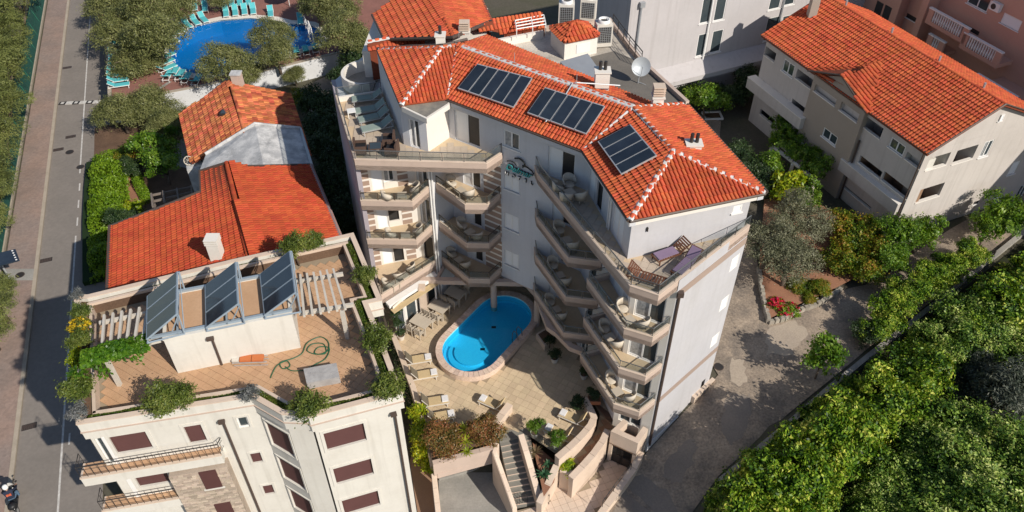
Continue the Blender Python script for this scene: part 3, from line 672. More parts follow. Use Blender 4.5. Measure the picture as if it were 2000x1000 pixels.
# lane between old house and second pool, gardens
struct(drape('lane', [A(u, v, -3) for u, v in ((560, 185), (640, 148), (700, 125), (735, 112), (760, 230), (640, 240), (590, 210))], asphalt, .02))
struct(drape('garden_bed', [A(u, v, -3) for u, v in ((185, 250), (340, 215), (420, 260), (420, 420), (225, 470), (180, 500))], soil, .02))
struct(drape('garden_path', [A(u, v, -3) for u, v in ((243, 345), (263, 343), (268, 365), (285, 395), (280, 405), (255, 408), (252, 380))], redsoil, .05))
struct(drape('garden_yard', [A(u, v, -3) for u, v in ((342, 285), (358, 270), (370, 300), (368, 330), (345, 325))], concrete, .05))
struct(drape('garden_soil', [A(u, v, .3) for u, v in ((1490, 400), (1560, 390), (1640, 430), (1700, 480), (1730, 520), (1630, 572), (1545, 610), (1498, 632), (1480, 530))], redsoil, .05, zf=lambda x, y: zg(x, y) + .25))
# ------------------------------------------------------------------ the hotel
hotel = thing('hotel', 'large pale hotel with orange tiled roof wrapped around the oval pool', 'building', (1, 36, 0))
FL = [0, 2.9, 5.8, 8.7, 11.6]
b0, b1, b2, b3, W4, W5, W6, W7, W8 = (-8.85, 36.2), (-5.7, 37.15), (-4.65, 36.5), (-3.55, 37.66), (3.88, 32.78), (5.67, 26.77), (7.55, 25.72), (11.58, 29.58), (9.45, 36.5)
Z_T = 11.3
# outer left wall and rear block
b = B(); strip(b, [(-11.4, 44.5), (-10.5, 41.5), (-8.56, 35.35)], .25, -3.2, Z_T - .004); b.build('side_wall', mat('mauve_grey_render', (.36, .325, .36), .9, (.31, .28, .31), .5, .6, fine=.05), hotel)
b = B(); b.prism([(-11.2, 44.4), (-10.25, 41.5), (-8.7, 37.), (-5.6, 37.75), (-4.6, 37.2), (-3.5, 38.6), (4.6, 33.4), (6.3, 27.5), (9.3, 29.5), (9.3, 36.4), (8.0, 44), (6.5, 49.5), (-3., 49.5), (-9.4, 48.5)], 2.62, Z_T - .01); b.build('rear_block', hotel_w, hotel)
b = B(); b.prism([(-11.2, 44.4), (-10.25, 41.5), (-8.7, 37.), (-5.6, 37.75), (-3.2, 40.2), (4.9, 35.2), (6.3, 27.5), (9.3, 29.5), (9.3, 36.4), (8.0, 44), (6.5, 49.5), (-3., 49.5), (-9.4, 48.5)], -3.2, 2.618); b.build('ground_floor_block', hotel_w, hotel)
def fullwall(p0, p1, z0=-.05, z1=Z_T - .006): return Wall(p0, p1, z0, z1)
# left wing front
Wl = fullwall(b0, b1, 0)
stripes = []
for k in (1, 2, 3):
    z = FL[k]
    window(Wl, hotel, .86, 1.52, z + .03, z + 2.05, 'shutter1', .08, 'door'); window(Wl, hotel, 1.56, 2.18, z + (.03 if k == 1 else .45), z + 2.05, 'dark' if k < 3 else 'curtain2', .12, 'door' if k == 1 else 'window')
    stripes.append((Wl, .08, .72, z)); stripes.append((Wl, 2.35, 2.95, z))
window(Wl, hotel, .5, 2.8, .05, 2.2, 'pane2', .12, 'door')
Wl.build('wall', hotel_warm, hotel)
Wa = fullwall(b1, b2, 0)
for k in (1, 2, 3): window(Wa, hotel, .22, .98, FL[k] + .03, FL[k] + 2.05, 'dark' if k == 1 else 'curtain2', .1, 'door')
window(Wa, hotel, .2, 1., .05, 2.1, 'pane', .1, 'door')
Wa.build('wall', hotel_warm, hotel)
Ws = fullwall(b2, b3, 0); Ws.build('wall', hotel_w, hotel)
# centre facade, ground to eave
Wc = Wall(b3, W4, 2.6, 14.28)
for k in (1, 2, 3):
    z = FL[k]
    window(Wc, hotel, .85, 2.08, z + .03, z + 2.0, 'half', .1, 'door'); stripes.append((Wc, 2.32, 3.52, z))
    window(Wc, hotel, 3.72, 4.72, z + .88, z + 2.05, 'shutter', .09, 'window', white_p)
    window(Wc, hotel, 6.9, 8.15, z + .03, z + 2.0, 'half', .1, 'door')
window(Wc, hotel, .45, 2.15, 11.64, 13.6, 'half', .1, 'door'); window(Wc, hotel, 3.72, 4.72, 12.45, 13.5, 'curtain2', .06, 'window', white_p); window(Wc, hotel, 6.5, 8.1, 11.64, 13.5, 'half', .1, 'door')
Wu = Wall((-3.3, 39.9), (4.8, 34.9), 0, 2.6)
for i in range(4): window(Wu, hotel, .5 + i * 2.2, 2.3 + i * 2.2, .05, 2.15, 'pane2', .1, 'door')
Wu.build('undercroft_wall', hotel_w, hotel)
Wc.build('wall', hotel_w, hotel)
# right wing, pool side and front
Wr = Wall(W4, W5, -.02, Z_T - .006)
for k in (1, 2, 3):
    z = FL[k]; window(Wr, hotel, 1.35, 2.15, z + .03, z + 2.05, 'dark', .12, 'door'); window(Wr, hotel, 4.3, 5.5, z + .03, z + 2.05, 'shutter', .06, 'door')
window(Wr, hotel, .8, 2.0, .03, 2.1, 'pane2', .12, 'door'); window(Wr, hotel, 2.9, 3.9, .03, 2.1, 'pane2', .12, 'door'); window(Wr, hotel, 4.1, 5.0, .03, 2.1, 'pane2', .12, 'door')
Wr.build('wall', hotel_w, hotel)
Wf = Wall(W5, W6, -2.2, Z_T - .006)
for k in (1, 2, 3): window(Wf, hotel, .25, 1.75, FL[k] + .03, FL[k] + 2.1, 'curtain2', .1, 'door')
window(Wf, hotel, .3, 1.6, .25, 2.0, 'pane2', .1, 'door')
Wf.build('wall', hotel_warm, hotel)
We = Wall(W6, W7, -2.4, 11.956)
for k in (1, 2, 3): window(We, hotel, 4.62, 5.3, FL[k] + .7, FL[k] + 1.62, 'shutter1', .03, 'window', None)
window(We, hotel, 4.72, 5.08, -.1, .62, 'dark', .08, 'window')
We.build('end_wall', mat('end_wall_stucco', (.495, .487, .51), .9, (.44, .435, .46), .3, .7, .12, 60, fine=.05, dirt=(.40, .385, .375), dscale=.4, damt=.35, streak=.16), hotel)
b = B(); We.box(b, .02, We.len - .02, 10.78, 11.22, .003, .03); b.build('band', mat('taupe_band', (.36, .275, .23), .9, (.31, .235, .195), .6, .6, fine=.06), hotel)
b = B(); We.box(b, .02, We.len - .02, 2.72, 3.1, .003, .03); b.build('band', MATS['taupe_band'], hotel)
b = B(); We.box(b, 3.9, We.len + .3, -2.3, .05, .0, .22); b.build('plinth', traver, hotel)
b = B(); We.box(b, -.05, 3.89, -2.4, -.78, .0, .06); b.build('plinth', hotel_w, hotel)
Wall(W7, W8, -2, Z_T - .006).build('wall', hotel_w, hotel)
Wall(W8, (7.9, 44.2), -2, 12.9).build('wall', hotel_w, hotel); Wall((7.9, 44.2), (6.6, 49.6), -2, 12.9).build('wall', hotel_w, hotel)
b = B(); pts = [We.P(.12, z, .09) for z in (-.9, 11.05)]; b.tube(pts, .07, 8); b.box(-.14, .14, -.12, .12, -.1, .18, Matrix.Translation(Vector(We.P(.12, 11.05, .12)))); b.build('downspout', gutter, hotel)
for dx, m_ in ((0, white_p), (.16, white_p)):
    b = B(); b.tube([(b2[0] - .06 + dx, b2[1] - .14, .2), (b2[0] - .06 + dx, b2[1] - .14, 11.25)], .05, 8); b.build('drain_pipe', m_, hotel)
# brown panels with white stripes between the doors
for Wq, s0, s1, z in stripes:
    q = B(); Wq.box(q, s0, s1, z + .04, z + 2.55, .002, .012); pn = q.build('striped_panel', striped, hotel)
    for i in range(5): q = B(); Wq.box(q, s0 - .01, s1 + .01, z + .38 + i * .46, z + .50 + i * .46, .013, .03); q.build('stripe', hotel_warm, pn)

# balconies: slab + upstand as one mesh; railing parts below it
def balcony(rim, inner, z, name='balcony', up=.35, drop=.3, rail=True, h=.5, floor_m=paver, glass=glass_r, open_from=0, rail_m=steel, step=1.0, railpts=None):
    q = B(); q.prism([*[p[:2] for p in rim], *inner], z - drop + .003, z); o = q.build(name, taupe, hotel)
    q = B(); q.prism([*[tuple(v) for v in offs(rim, .13)], *inner], z + .001, z + .012); q.build('floor', floor_m, o)
    q = B(); strip(q, rim, .14, z - drop, z + up); q.build('upstand', taupe, o)
    q = B(); strip(q, offs(rim, -.015), .17, z + up + .001, z + up + .04); q.build('coping', traver, o)
    if rail:
        mid = offs(rim, .07); railing(o, [(p.x, p.y, z + up + .04) for p in (mid if railpts is None else [mid[i] for i in railpts])], h, step, rail_m, rail_m, glass)
    return o
BAL = {}
for k in (3, 2, 1):
    z = FL[k]
    if k > 1: BAL['left', k] = balcony([(-8.72, 36.25), (-8.52, 35.12), (-5.6, 35.03), (-4.75, 36.42)], [(-5.6, 37.3), (-8.75, 36.4)], z, rail_m=bronze)
    else: BAL['left', 1] = balcony([(-8.78, 36.25), (-7.78, 33.35), (-4.72, 36.38)], [(-5.6, 37.3), (-8.8, 36.35)], z, rail_m=bronze)
    BAL['mid', k] = balcony([(-4.42, 36.72), (-2.64, 34.78), (-1.35, 34.75), (-.66, 35.72)], [(-.6, 35.9), (-3.5, 37.7)], z, rail_m=bronze)
    BAL['inner', k] = balcony([(1.28, 34.46), (1.34, 33.72), (2.92, 30.4), (4.62, 30.08)], [(4.75, 30.15), (3.9, 32.9), (1.5, 34.4)], z)
    BAL['front', k] = balcony([(4.98, 29.28), (3.78, 28.86), (5.3, 25.42), (6.58, 24.88), (7.5, 25.68)], [(7.5, 25.8), (5.7, 26.85), (5.05, 29.2)], z)
# penthouse terrace slab with its rims
rimL = [(-10.55, 41.54), (-8.46, 35.0), (-1.35, 34.66), (-.52, 35.62)]
rimR = [(1.2, 34.5), (1.36, 33.72), (5.28, 25.36), (6.48, 24.76), (11.58, 29.56)]
BAL['pentL', 4] = balcony(rimL, [(-3.4, 37.7), (-6.2, 38.), (-7.9, 42.6)], FL[4], 'roof_terrace', .35, .3, h=.55, step=1.15)
BAL['pentR', 4] = balcony(rimR, [(11.1, 29.9), (5.6, 28.0), (4., 33.)], FL[4], 'roof_terrace', .35, .3, h=.55, step=1.15)
pave(BAL['pentL', 4], [(-10.3, 41.3), (-8.3, 35.25), (-1.5, 34.9), (-.9, 35.7), (-3.4, 37.4), (-4.6, 36.4), (-6.0, 37.1), (-8., 42.5)], FL[4] + .045, .38, mat('pale_terrace_tile', (.50, .42, .34), .7, (.44, .36, .29), .6, .6, fine=.08, island=.1), 'floor_tile', .05, individual=150)
pave(BAL['pentR', 4], [(1.6, 33.8), (5.45, 25.6), (6.45, 25.05), (11.2, 29.4), (5.5, 27.4), (3.8, 32.7)], FL[4] + .045, .38, MATS['pale_terrace_tile'], 'floor_tile', -.45, individual=150)
# penthouse walls
p0, p1, p2, p3, p5, p6, p7 = (-7.95, 42.7), (-6.02, 36.92), (-4.6, 36.23), (-3.52, 37.62), (5.42, 27.53), (11.24, 29.41), (9.05, 36.3)
Wall(p0, p1, 11.59, 14.28).build('penthouse_wall', hotel_w, hotel)
q = Wall(p1, p2, 11.59, 14.0); window(q, hotel, .45, 1.1, 11.65, 13.45, 'curtain2', .08, 'door'); q.build('penthouse_wall', hotel_w, hotel)
Wall(p2, p3, 11.59, 14.0).build('penthouse_wall', hotel_warm, hotel)
q = Wall(W4, p5, 11.59, 14.28); window(q, hotel, 1.25, 2.0, 11.65, 13.3, 'dark', .12, 'door'); window(q, hotel, 3.5, 4.7, 11.65, 13.4, 'shutter', .06, 'door'); window(q, hotel, .3, 1.0, 11.65, 13.3, 'shutter1', .06, 'door'); q.build('penthouse_wall', hotel_w, hotel)
q = Wall(p5, p6, 11.59, 14.28); window(q, hotel, 5.25, 5.72, 13.05, 13.5, 'shutter1', .03, 'window', white_p); q.build('penthouse_wall', MATS['end_wall_stucco'], hotel)
b = B(); q.box(b, .78, .84, 13.15, 13.38, .002, .09); b.build('wall_lamp', iron, hotel)
Wall(p6, p7, 11.0, 14.28).build('penthouse_wall', hotel_w, hotel)
for s_ in (3.05, 3.25):
    b = B(); q = Wall(W4, p5, 0, 1); b.tube([q.P(s_, 11.6, .08), q.P(s_, 14.1, .08)], .05, 7); b.build('drain_pipe', white_p, hotel)
# porch slab over the left doors
ev = [A(u, v, 14.4) for u, v in ((784, 205.5), (833, 229), (878, 200))]
b = B(); b.prism([ev[0], ev[1], ev[2], Vector((-3.4, 37.6, 0)), Vector((-5.9, 37.2, 0))], 14.0, 14.3); o = b.build('porch_slab', hotel_warm, hotel)
b = B(); b.prism([*[tuple(v) for v in offs([ev[0], ev[1], ev[2]], .12)], (-3.4, 37.4), (-5.8, 37.1)], 14.3, 14.33); b.build('felt', mat('slate_felt', (.17, .16, .145), .9, (.30, .27, .22), 1.5, .9, fine=.2), o)

# ---- roof planes (eave 14.4, ridge 15.65)
E0, E1, E2, E3, E4, E5, E6 = (A(u, v, 14.4) for u, v in ((739, 99), (784, 205.5), (874, 193.5), (1139, 294.5), (1230, 430.5), (1494, 376.5), (1340, 205)))
L1, V1, V2, AP = (A(u, v, 15.65) for u, v in ((862, 93), (893.5, 88.5), (1237, 210), (1315, 295)))
E0 = Vector((-7.85, 42.6, 14.4))
RB0, RB1 = Vector((-1.6, 44.1, 14.5)), Vector((7.45, 36.4, 14.5))          # rear eave of the main slope
E1b = E1 + (E2 - E1).normalized() * .0
faces = [[E0, E1, L1], [E1, E2, V1, L1], [E2, E3, V2, V1], [E3, E4, AP, V2], [E4, E5, AP], [E5, E6, V2, AP], [RB1, RB0, V1, V2]]
bm = B()
for f in faces:
    n0 = len(bm.V); bm.V += [tuple(p) for p in f]; bm.F.append(tuple(range(n0, n0 + len(f))))
    dn = [p - Vector((0, 0, .16)) for p in f]; n1 = len(bm.V); bm.V += [tuple(p) for p in dn]; bm.F.append(tuple(range(n1, n1 + len(f)))[::-1]); bm.F.append((n1, n1 + 1, n0 + 1, n0))
# rear gable between L1, V1 and E0
bm.add([E0, L1, V1, RB0, RB0 - Vector((0, 0, 1.4)), E0 - Vector((0, 0, 1.4))], [(0, 1, 2, 3, 4, 5)])
bm.add([V2, E6, E6 - Vector((0, 0, 1.4)), RB1 - Vector((0, 0, 1.4)), RB1], [(0, 1, 2, 3, 4)])
roof = bm.build('roof', under, hotel)
roof_tiles(roof, faces, tile_h, .2, .33, 300)
ridge(roof, L1, E1, tile_h, wr=.16); ridge(roof, E0 + Vector((.1, -.05, .05)), L1, tile_h, wr=.14); ridge(roof, L1, V1, tile_h); ridge(roof, V1, V2, tile_h, .4, wr=.19)
ridge(roof, V2, AP, tile_h); ridge(roof, AP, E4, tile_h, wr=.16); ridge(roof, AP, E5, tile_h); ridge(roof, V2, E6 + Vector((-.2, 0, .05)), tile_h, wr=.14)
for a_, c_ in ((V1, E2), (V2, E3)):
    b = B(); N = 26; pts = [a_.lerp(c_, i / N) + Vector((random.uniform(-.03, .03), random.uniform(-.03, .03), .045 + random.uniform(0, .03))) for i in range(N + 1)]; b.tube(pts, .075, 6); b.build('valley_mortar', mortar, roof)
# eave gutters and fascia boards
def eave(pts, fm=hotel_w):
    P2 = [p.xy for p in pts]; b = B(); strip(b, offs(P2, .02), .3, 14.02, 14.32); b.build('fascia', fm, hotel)
    b = B(); b.tube([Vector((p.x, p.y, 14.37)) for p in offs_v(pts, -.06)], .07, 6); b.build('gutter', gutter, roof)
def offs_v(pts, t): return [Vector((p.x, p.y, 0)) for p in offs([p.xy for p in pts], t)]
eave([E0, E1]); eave([E2, E3, E4]); eave([E4, E5], hotel_warm); eave([E5, E6])
b = B(); b.tube([E0 + Vector((-.05, .05, .05)), E0.lerp(L1, .5) + Vector((0, .2, .05)), L1 + Vector((.1, .3, .0)), V1 + Vector((.5, .9, -.1))], .09, 6); b.build('gutter', gutter, roof)
b = B(); b.tube([E6 + Vector((.08, 0, .02)), E5 + Vector((.08, 0, .02))], .1, 6); b.build('gutter', gutter, roof)
def chimney(u, v, z, w_, d_, h, pots=0, m=hotel_warm, louv=False):
    c = A(u, v, z); t = B(); t.box(c.x - w_ / 2, c.x + w_ / 2, c.y - d_ / 2, c.y + d_ / 2, z - .6, z + h); o = t.build('chimney', m, hotel)
    t = B(); t.box(c.x - w_ / 2 - .06, c.x + w_ / 2 + .06, c.y - d_ / 2 - .06, c.y + d_ / 2 + .06, z + h + .002, z + h + .08); t.build('cap', m, o)
    for i in range(pots): t = B(); x = c.x + (i - (pots - 1) / 2) * .26; t.tube([(x, c.y, z + h + .08), (x, c.y, z + h + .55)], .09, 8); t.build('flue', iron, o)
    if louv:
        for i in range(4): t = B(); t.box(c.x - w_ / 2 - .03, c.x + w_ / 2 + .03, c.y - d_ / 2 - .03, c.y + d_ / 2 + .03, z + h + .16 + i * .14, z + h + .22 + i * .14); t.build('louvre', traver, o)
    return o
chimney(861, 86, 15.5, .5, .5, .55, 1); chimney(1175, 163, 15.2, .75, .6, .75, 2); chimney(1284, 200, 15.0, .55, .5, .35, 0, hotel_warm, True); chimney(1353, 292, 15.0, .7, .5, .35, 2); chimney(908, 72, 14.6, .55, .45, .35, 0, hotel_warm, True)
# antenna mast, lightning wires on the ridge
for pts in ([V1.lerp(V2, .68) + Vector((0, 0, .2)), V1.lerp(V2, .68) + Vector((-.75, -1.3, -.35)), V1.lerp(V2, .68) + Vector((-1.45, -2.2, -.75))], [V1.lerp(V2, .69) + Vector((0, 0, .25)), V1.lerp(V2, .69) + Vector((2.4, .3, -.1))]):
    b = B(); b.tube(pts, .035, 5); b.build('solar_pipe', alu, roof)
for f_ in (.35, .7):
    b = B(); p = V1.lerp(V2, f_); b.tube([p, p + Vector((0, 0, .75))], .02, 4); b.build('lightning_rod', galv, roof)
b = B(); b.tube([V1 + Vector((.1, .1, .05)), V1 + Vector((.1, .1, 1.1))], .015, 4); b.build('lightning_rod', galv, roof)

# ---- flat roof at the rear with plant, stair hut, second roof
FZ = 13.0
fr = [A(u, v, FZ) for u, v in ((1000, 82), (1062, 60), (1192, 42), (1250, 118), (1345, 205))]
b = B(); b.prism([*fr, (7.6, 36.6), (5.0, 38.4), (-1.4, 44.3)], 12.6, FZ); flat = b.build('flat_roof', flatroof, hotel)
b = B(); b.prism([A(u, v, FZ) for u, v in ((1128, 118), (1200, 100), (1250, 122), (1340, 205), (1288, 208), (1190, 180))], FZ + .004, FZ + .02); b.build('felt', darkroof, flat)
b = B(); strip(b, [A(u, v, FZ) for u, v in ((1345, 205), (1252, 120), (1192, 42), (1062, 58), (1000, 80))], .22, FZ - .3, FZ + .28); b.build('upstand', taupe, flat)
# stair hut
hb = [A(u, v, FZ) for u, v in ((1101.6, 117), (1165, 104))]
hut_d = (hb[1] - hb[0]).normalized(); hut_n = Vector((-hut_d.y, hut_d.x, 0)); hw = (hb[1] - hb[0]).length
hut = B(); hut.prism([hb[0], hb[1], hb[1] + hut_n * 2.0, hb[0] + hut_n * 2.0], FZ, FZ + 1.15); ho = hut.build('stair_hut', hotel_warm, hotel)
q = Wall(hb[0], hb[1], 0, 9); b = B(); q.box(b, .8, hw - .5, FZ + .25, FZ + .85, .004, .03); b.build('hatch', white_p, ho)
zc = FZ + 1.16; c0 = [hb[0] - hut_d * .12 - hut_n * .12, hb[1] + hut_d * .12 - hut_n * .12, hb[1] + hut_d * .12 + hut_n * 2.12, hb[0] - hut_d * .12 + hut_n * 2.12]; c0 = [Vector((p.x, p.y, zc)) for p in c0]
cen = sum(c0, Vector()) / 4; ra = Vector((*(cen - hut_d * .15).xy, zc + .62)); rb_ = Vector((*(cen + hut_d * .15).xy, zc + .62))
hf = [[c0[0], c0[1], rb_, ra], [c0[3], c0[0], ra], [c0[1], c0[2], rb_], [c0[2], c0[3], ra, rb_]]
b = B(); [b.add(f, [tuple(range(len(f)))]) for f in hf]; hr_ = b.build('hut_roof', under, hotel)
roof_tiles(hr_, hf, tile_h, .25, .36, 60); ridge(hr_, ra, c0[0], tile_h, white=False); ridge(hr_, ra, rb_, tile_h, white=False); ridge(hr_, rb_, c0[1], tile_h, white=False); ridge(hr_, ra, c0[3], tile_h, white=False)
# grey sheet canopy beside the hut
sp = [A(u, v, 13.9) for u, v in ((1094, 118), (1148, 105), (1168, 128), (1165, 148), (1135, 150), (1122, 142))]
b = B(); b.prism(sp, lambda p: 13.55 + (p[1] - sp[4].y) * .12, lambda p: 13.6 + (p[1] - sp[4].y) * .12); b.build('sheet_canopy', galv, hotel)
# rear wing roofs
rz = 15.2
RA, RBk = A(833, -45, rz), A(884, 72, rz)
l0, l1 = A(729, 30, 13.9), A(752, 76, 13.9); r0, r1 = A(930, -20, 13.9), A(958, 40, 13.9)
lt = A(800, -60, 13.9)
rf = [[l0, l1, RBk, RA], [r1, r0, RA, RBk]]
b = B(); [b.add(f, [tuple(range(4))]) for f in rf]; b.add([l1, r1, r1 - Vector((0, 0, 1.5)), l1 - Vector((0, 0, 1.5))], [(0, 1, 2, 3)]); b.add([l1, RBk, r1], [(0, 1, 2)]); rear = b.build('rear_roof', under, hotel)
roof_tiles(rear, rf, tile_h, .25, .36, 0); ridge(rear, RA, RBk, tile_h, white=False)
b = B(); b.tube([l0 + Vector((-.05, 0, .03)), l1 + Vector((-.05, -.12, .03)), RBk + Vector((0, -.16, .03)), r1 + Vector((.05, -.12, .03)), r0 + Vector((.05, 0, .03))], .11, 6); b.build('verge_board', gutter, rear)
s0_, s1_, s2_, s3_ = A(722, 99, 13.6), A(824, 85, 13.6), A(838, 60, 14.1), A(716, 83, 14.1)
b = B(); b.add([s0_, s1_, s2_, s3_], [(0, 1, 2, 3)]); b.add([s0_, s1_, s1_ - Vector((0, 0, 2.)), s0_ - Vector((0, 0, 2.))], [(0, 1, 2, 3)]); lean = b.build('lean_to_roof', under, hotel); roof_tiles(lean, [[s0_, s1_, s2_, s3_]], tile_h, .25, .36, 0); ridge(lean, s3_, s2_, tile_h, wr=.12)
t0, t1, t2, t3 = A(985, 66, 13.6), A(1064, 54, 13.6), A(1060, 24, 14.3), A(910, 50, 14.3)
b = B(); b.add([t0, t1, t2, t3], [(0, 1, 2, 3)]); b.add([t0, t1, t1 - Vector((0, 0, .7)), t0 - Vector((0, 0, .7))], [(0, 1, 2, 3)]); le2 = b.build('lean_to_roof', under, hotel); roof_tiles(le2, [[t0, t1, t2, t3]], tile_h, .25, .36, 0)
b = B(); strip(b, [A(u, v, 13.6) for u, v in ((1062, 58), (990, 72), (930, 84))], -.2, 12.9, 13.5); b.build('parapet', hotel_warm, hotel)
b = B(); strip(b, [A(u, v, 13.9) for u, v in ((729, 28), (752, 78), (720, 82))], .25, 13.0, 13.85); b.build('white_gutter', white_p, hotel)
b = B(); strip(b, [A(u, v, 13.9) for u, v in ((930, 8), (960, 42), (1030, 30))], -.22, 13.3, 13.95); b.build('white_gutter', white_p, hotel)
b = B(); b.prism([(-9.2, 44.5), (-5.8, 44.4), (-5.8, 49), (-9, 49)], -3, 13.3); b.prism([(-5.8, 44.4), (-1.6, 45), (-1.6, 50), (-5.8, 49.5)], 8, 13.5); b.build('rear_wing', hotel_warm, hotel)
# curved terrace at the back-left corner
cc = Vector((-9.0, 43.9)); arc = [(cc.x + 1.55 * math.cos(a), cc.y + 1.55 * math.sin(a)) for a in np.linspace(R(70), R(285), 18)]
b = B(); strip(b, arc, .16, 9.5, 12.25); b.build('curved_parapet', hotel_warm, hotel)
b = B(); b.prism(arc, 11.0, 11.5); b.build('curved_terrace', concrete, hotel)
railing(BAL['pentL', 4], [(-10.4, 41.55, 11.9), (-9.0, 41.9, 11.9), (-7.9, 42.2, 11.9)], .6, 1.2, steel, steel, glass_r)
b = B(); strip(b, [(-7.9, 42.25), (-10.45, 41.5)], .15, 11.3, 11.93); b.build('upstand', hotel_warm, BAL['pentL', 4])

# ---- sign on the centre facade
sign = thing('hotel_sign', 'hotel name sign with turquoise script and white capitals on facade', 'sign', Wc.P(4.75, 10.8, .05))
def text3d(body, size, W, s, z, n, m, parent, shear=0., ext=.03, space=1.):
    cu = bpy.data.curves.new('letters', 'FONT'); cu.body = body; cu.size = size; cu.extrude = ext; cu.shear = shear; cu.space_character = space; cu.bevel_depth = 0.006
    o = bpy.data.objects.new('letters', cu); COL.objects.link(o); dg = bpy.context.evaluated_depsgraph_get(); me = bpy.data.meshes.new_from_object(o.evaluated_get(dg)); bpy.data.objects.remove(o)
    me.materials.clear(); me.materials.append(m); M = Matrix(((W.d.x, 0, W.n.x), (W.d.y, 0, W.n.y), (0, 1, 0))).to_4x4(); q = Vector(W.P(s, z, n)) - wloc(parent)
    me.transform(Matrix.Translation(q) @ M); return newobj('letters', me, parent)
signt = mat('turquoise_letter', (.06, .34, .36), .4); signk = mat('sign_black', (.012, .014, .016), .4)
for i, ch in enumerate('HOTEL'):
    text3d(ch, .30, Wc, 3.86 + i * .41, 10.66, .14, white_p, sign, 0, .02); text3d(ch, .30, Wc, 3.87 + i * .41, 10.655, .075, signk, sign, 0, .045)
text3d('Delmar', .56, Wc, 3.9, 11.1, .16, signt, sign, .4, .012, .97); text3d('Delmar', .56, Wc, 3.92, 11.09, .10, signk, sign, .4, .04, .97)
def arcbar(c0, c1, pts, m, th=.06):
    b = B(); V = [Wc.P(s, z, .12) for s, z in pts]; b.tube(V, th, 6); b.build('emblem_line', m, sign)
arcbar(0, 0, [(4.0, 11.62), (4.25, 11.72), (4.45, 11.70), (4.62, 11.55)], signk, .03); arcbar(0, 0, [(4.5, 12.0), (4.8, 12.1), (5.05, 12.0), (5.15, 11.85), (5.02, 11.6)], signk, .045); arcbar(0, 0, [(5.0, 11.72), (5.3, 11.72), (5.6, 11.6), (5.72, 11.45)], signk, .04)
b = B(); b.add([Wc.P(s, z, .10) for s, z in ((4.48, 11.95), (4.8, 12.04), (5.1, 11.85), (4.92, 11.5), (4.75, 11.42), (4.58, 11.55))], [(0, 1, 2, 3, 4, 5)]); b.build('emblem_panel', mat('emblem_grey', (.35, .37, .40), .5), sign)

# ---- ground floor: beam ring, columns, joists, glazed restaurant front
bp = [(-5.7, 35.35), (-1.5, 35.2), (.8, 35.12), (1.3, 34.35), (2.02, 31.45), (2.5, 31.0), (3.25, 29.9), (4.0, 29.5)]
b = B(); strip(b, bp, .32, 2.28, 2.62); b.build('ring_beam', taupe, hotel)
for a_, c_ in (((-4.6, 35.5), (-4.2, 36.9)), ((-3.5, 35.5), (-3.0, 37.2)), ((-2.6, 35.4), (-2.4, 36.8)), ((-4.9, 35.5), (-4.75, 36.5))):
    b = B(); strip(b, [a_, c_], .16, 2.3, 2.55); b.build('joist', taupe, hotel)
for x, y in ((-1.15, 35.35), (1.55, 34.0), (-5.5, 35.5)):
    b = B(); b.lathe([(.2, 0), (.2, 2.28)], (x, y, 0), 14); b.build('column', taupe, hotel)
g0, g1 = A(775, 655, 0), A(856, 578, 0); q = Wall(g0.xy, g1.xy, 0, 2.55)
for i in range(4): window(q, hotel, .05 + i * q.len / 4, (i + 1) * q.len / 4 - .02, .05, 2.3, 'pane', .05, 'glazed_door')
q.build('wall', hotel_warm, hotel)
aw = B(); aw.prism([(-7.62, 33.5), (-4.9, 36.2), (-4.65, 35.85), (-7.35, 33.15)], 2.35, 2.58); aw.build('awning_box', white_p, hotel)
aw = B(); aw.prism([(-7.3, 33.1), (-4.6, 35.8), (-4.35, 35.5), (-7.05, 32.8)], 2.28, 2.34); aw.build('awning_cloth', cream_f, hotel)
for f_ in (.25, .6, .95):
    p = Vector((-7.3, 33.2)).lerp(Vector((-4.7, 35.75)), f_); b = B(); b.box(p.x - .05, p.x + .05, p.y - .05, p.y + .05, 0, 2.3); b.build('post', white_p, hotel)
p = Vector((-5.55, 34.85)); b = B(); b.box(p.x - .2, p.x + .2, p.y - .2, p.y + .2, 0, 2.6); b.build('pillar', traver, hotel)
# ------------------------------------------------------------------ solar collectors on the hotel roof
def array_on(face, px, n, label, axis):
    """px: four picture bearings of the array corners (TL,TR,BR,BL); n collectors split along the TL-TR edge."""
    P0 = face[0]; nn = (face[1] - face[0]).cross(face[2] - face[0]).normalized(); nn = nn if nn.z > 0 else -nn
    q = [onplane(u, v, P0 + nn * .32, nn) for u, v in px]; t = thing('solar_array', label, 'solar panels', q[3] - nn * .2, 0, 'solar collectors on hotel roof')
    for i in range(n):
        f0, f1 = i / n + .006, (i + 1) / n - .006
        c = [q[0].lerp(q[1], f0), q[0].lerp(q[1], f1), q[3].lerp(q[2], f1), q[3].lerp(q[2], f0)]
        V = [p - nn * .09 for p in c] + c; pn = mesh('collector', V, [(0, 1, 2, 3), (0, 4, 5, 1), (1, 5, 6, 2), (2, 6, 7, 3), (3, 7, 4, 0), (4, 7, 6, 5)], alu, t)
        ce = sum(c, Vector()) / 4; ins = [p + (ce - p).normalized() * .06 + nn * .006 for p in c]; mesh('glass', ins, [(0, 3, 2, 1)], collector, pn)
    for f in (.15, .85):
        b = B(); b.tube([q[0].lerp(q[3], f) - nn * .12, q[1].lerp(q[2], f) - nn * .12], .03, 5); b.build('mount_rail', alu, t)
    for f in (.08, .5, .92):
        for e in (.15, .85):
            p = q[0].lerp(q[1], f).lerp(q[3].lerp(q[2], f), e); b = B(); b.tube([p - nn * .12, p - nn * .32], .022, 5); b.build('foot', alu, t)
array_on(faces[2], [(932, 124), (1040, 152), (1003, 210), (893, 172)], 5, 'five dark collectors in a row nearest the left hip of hotel roof', 0)
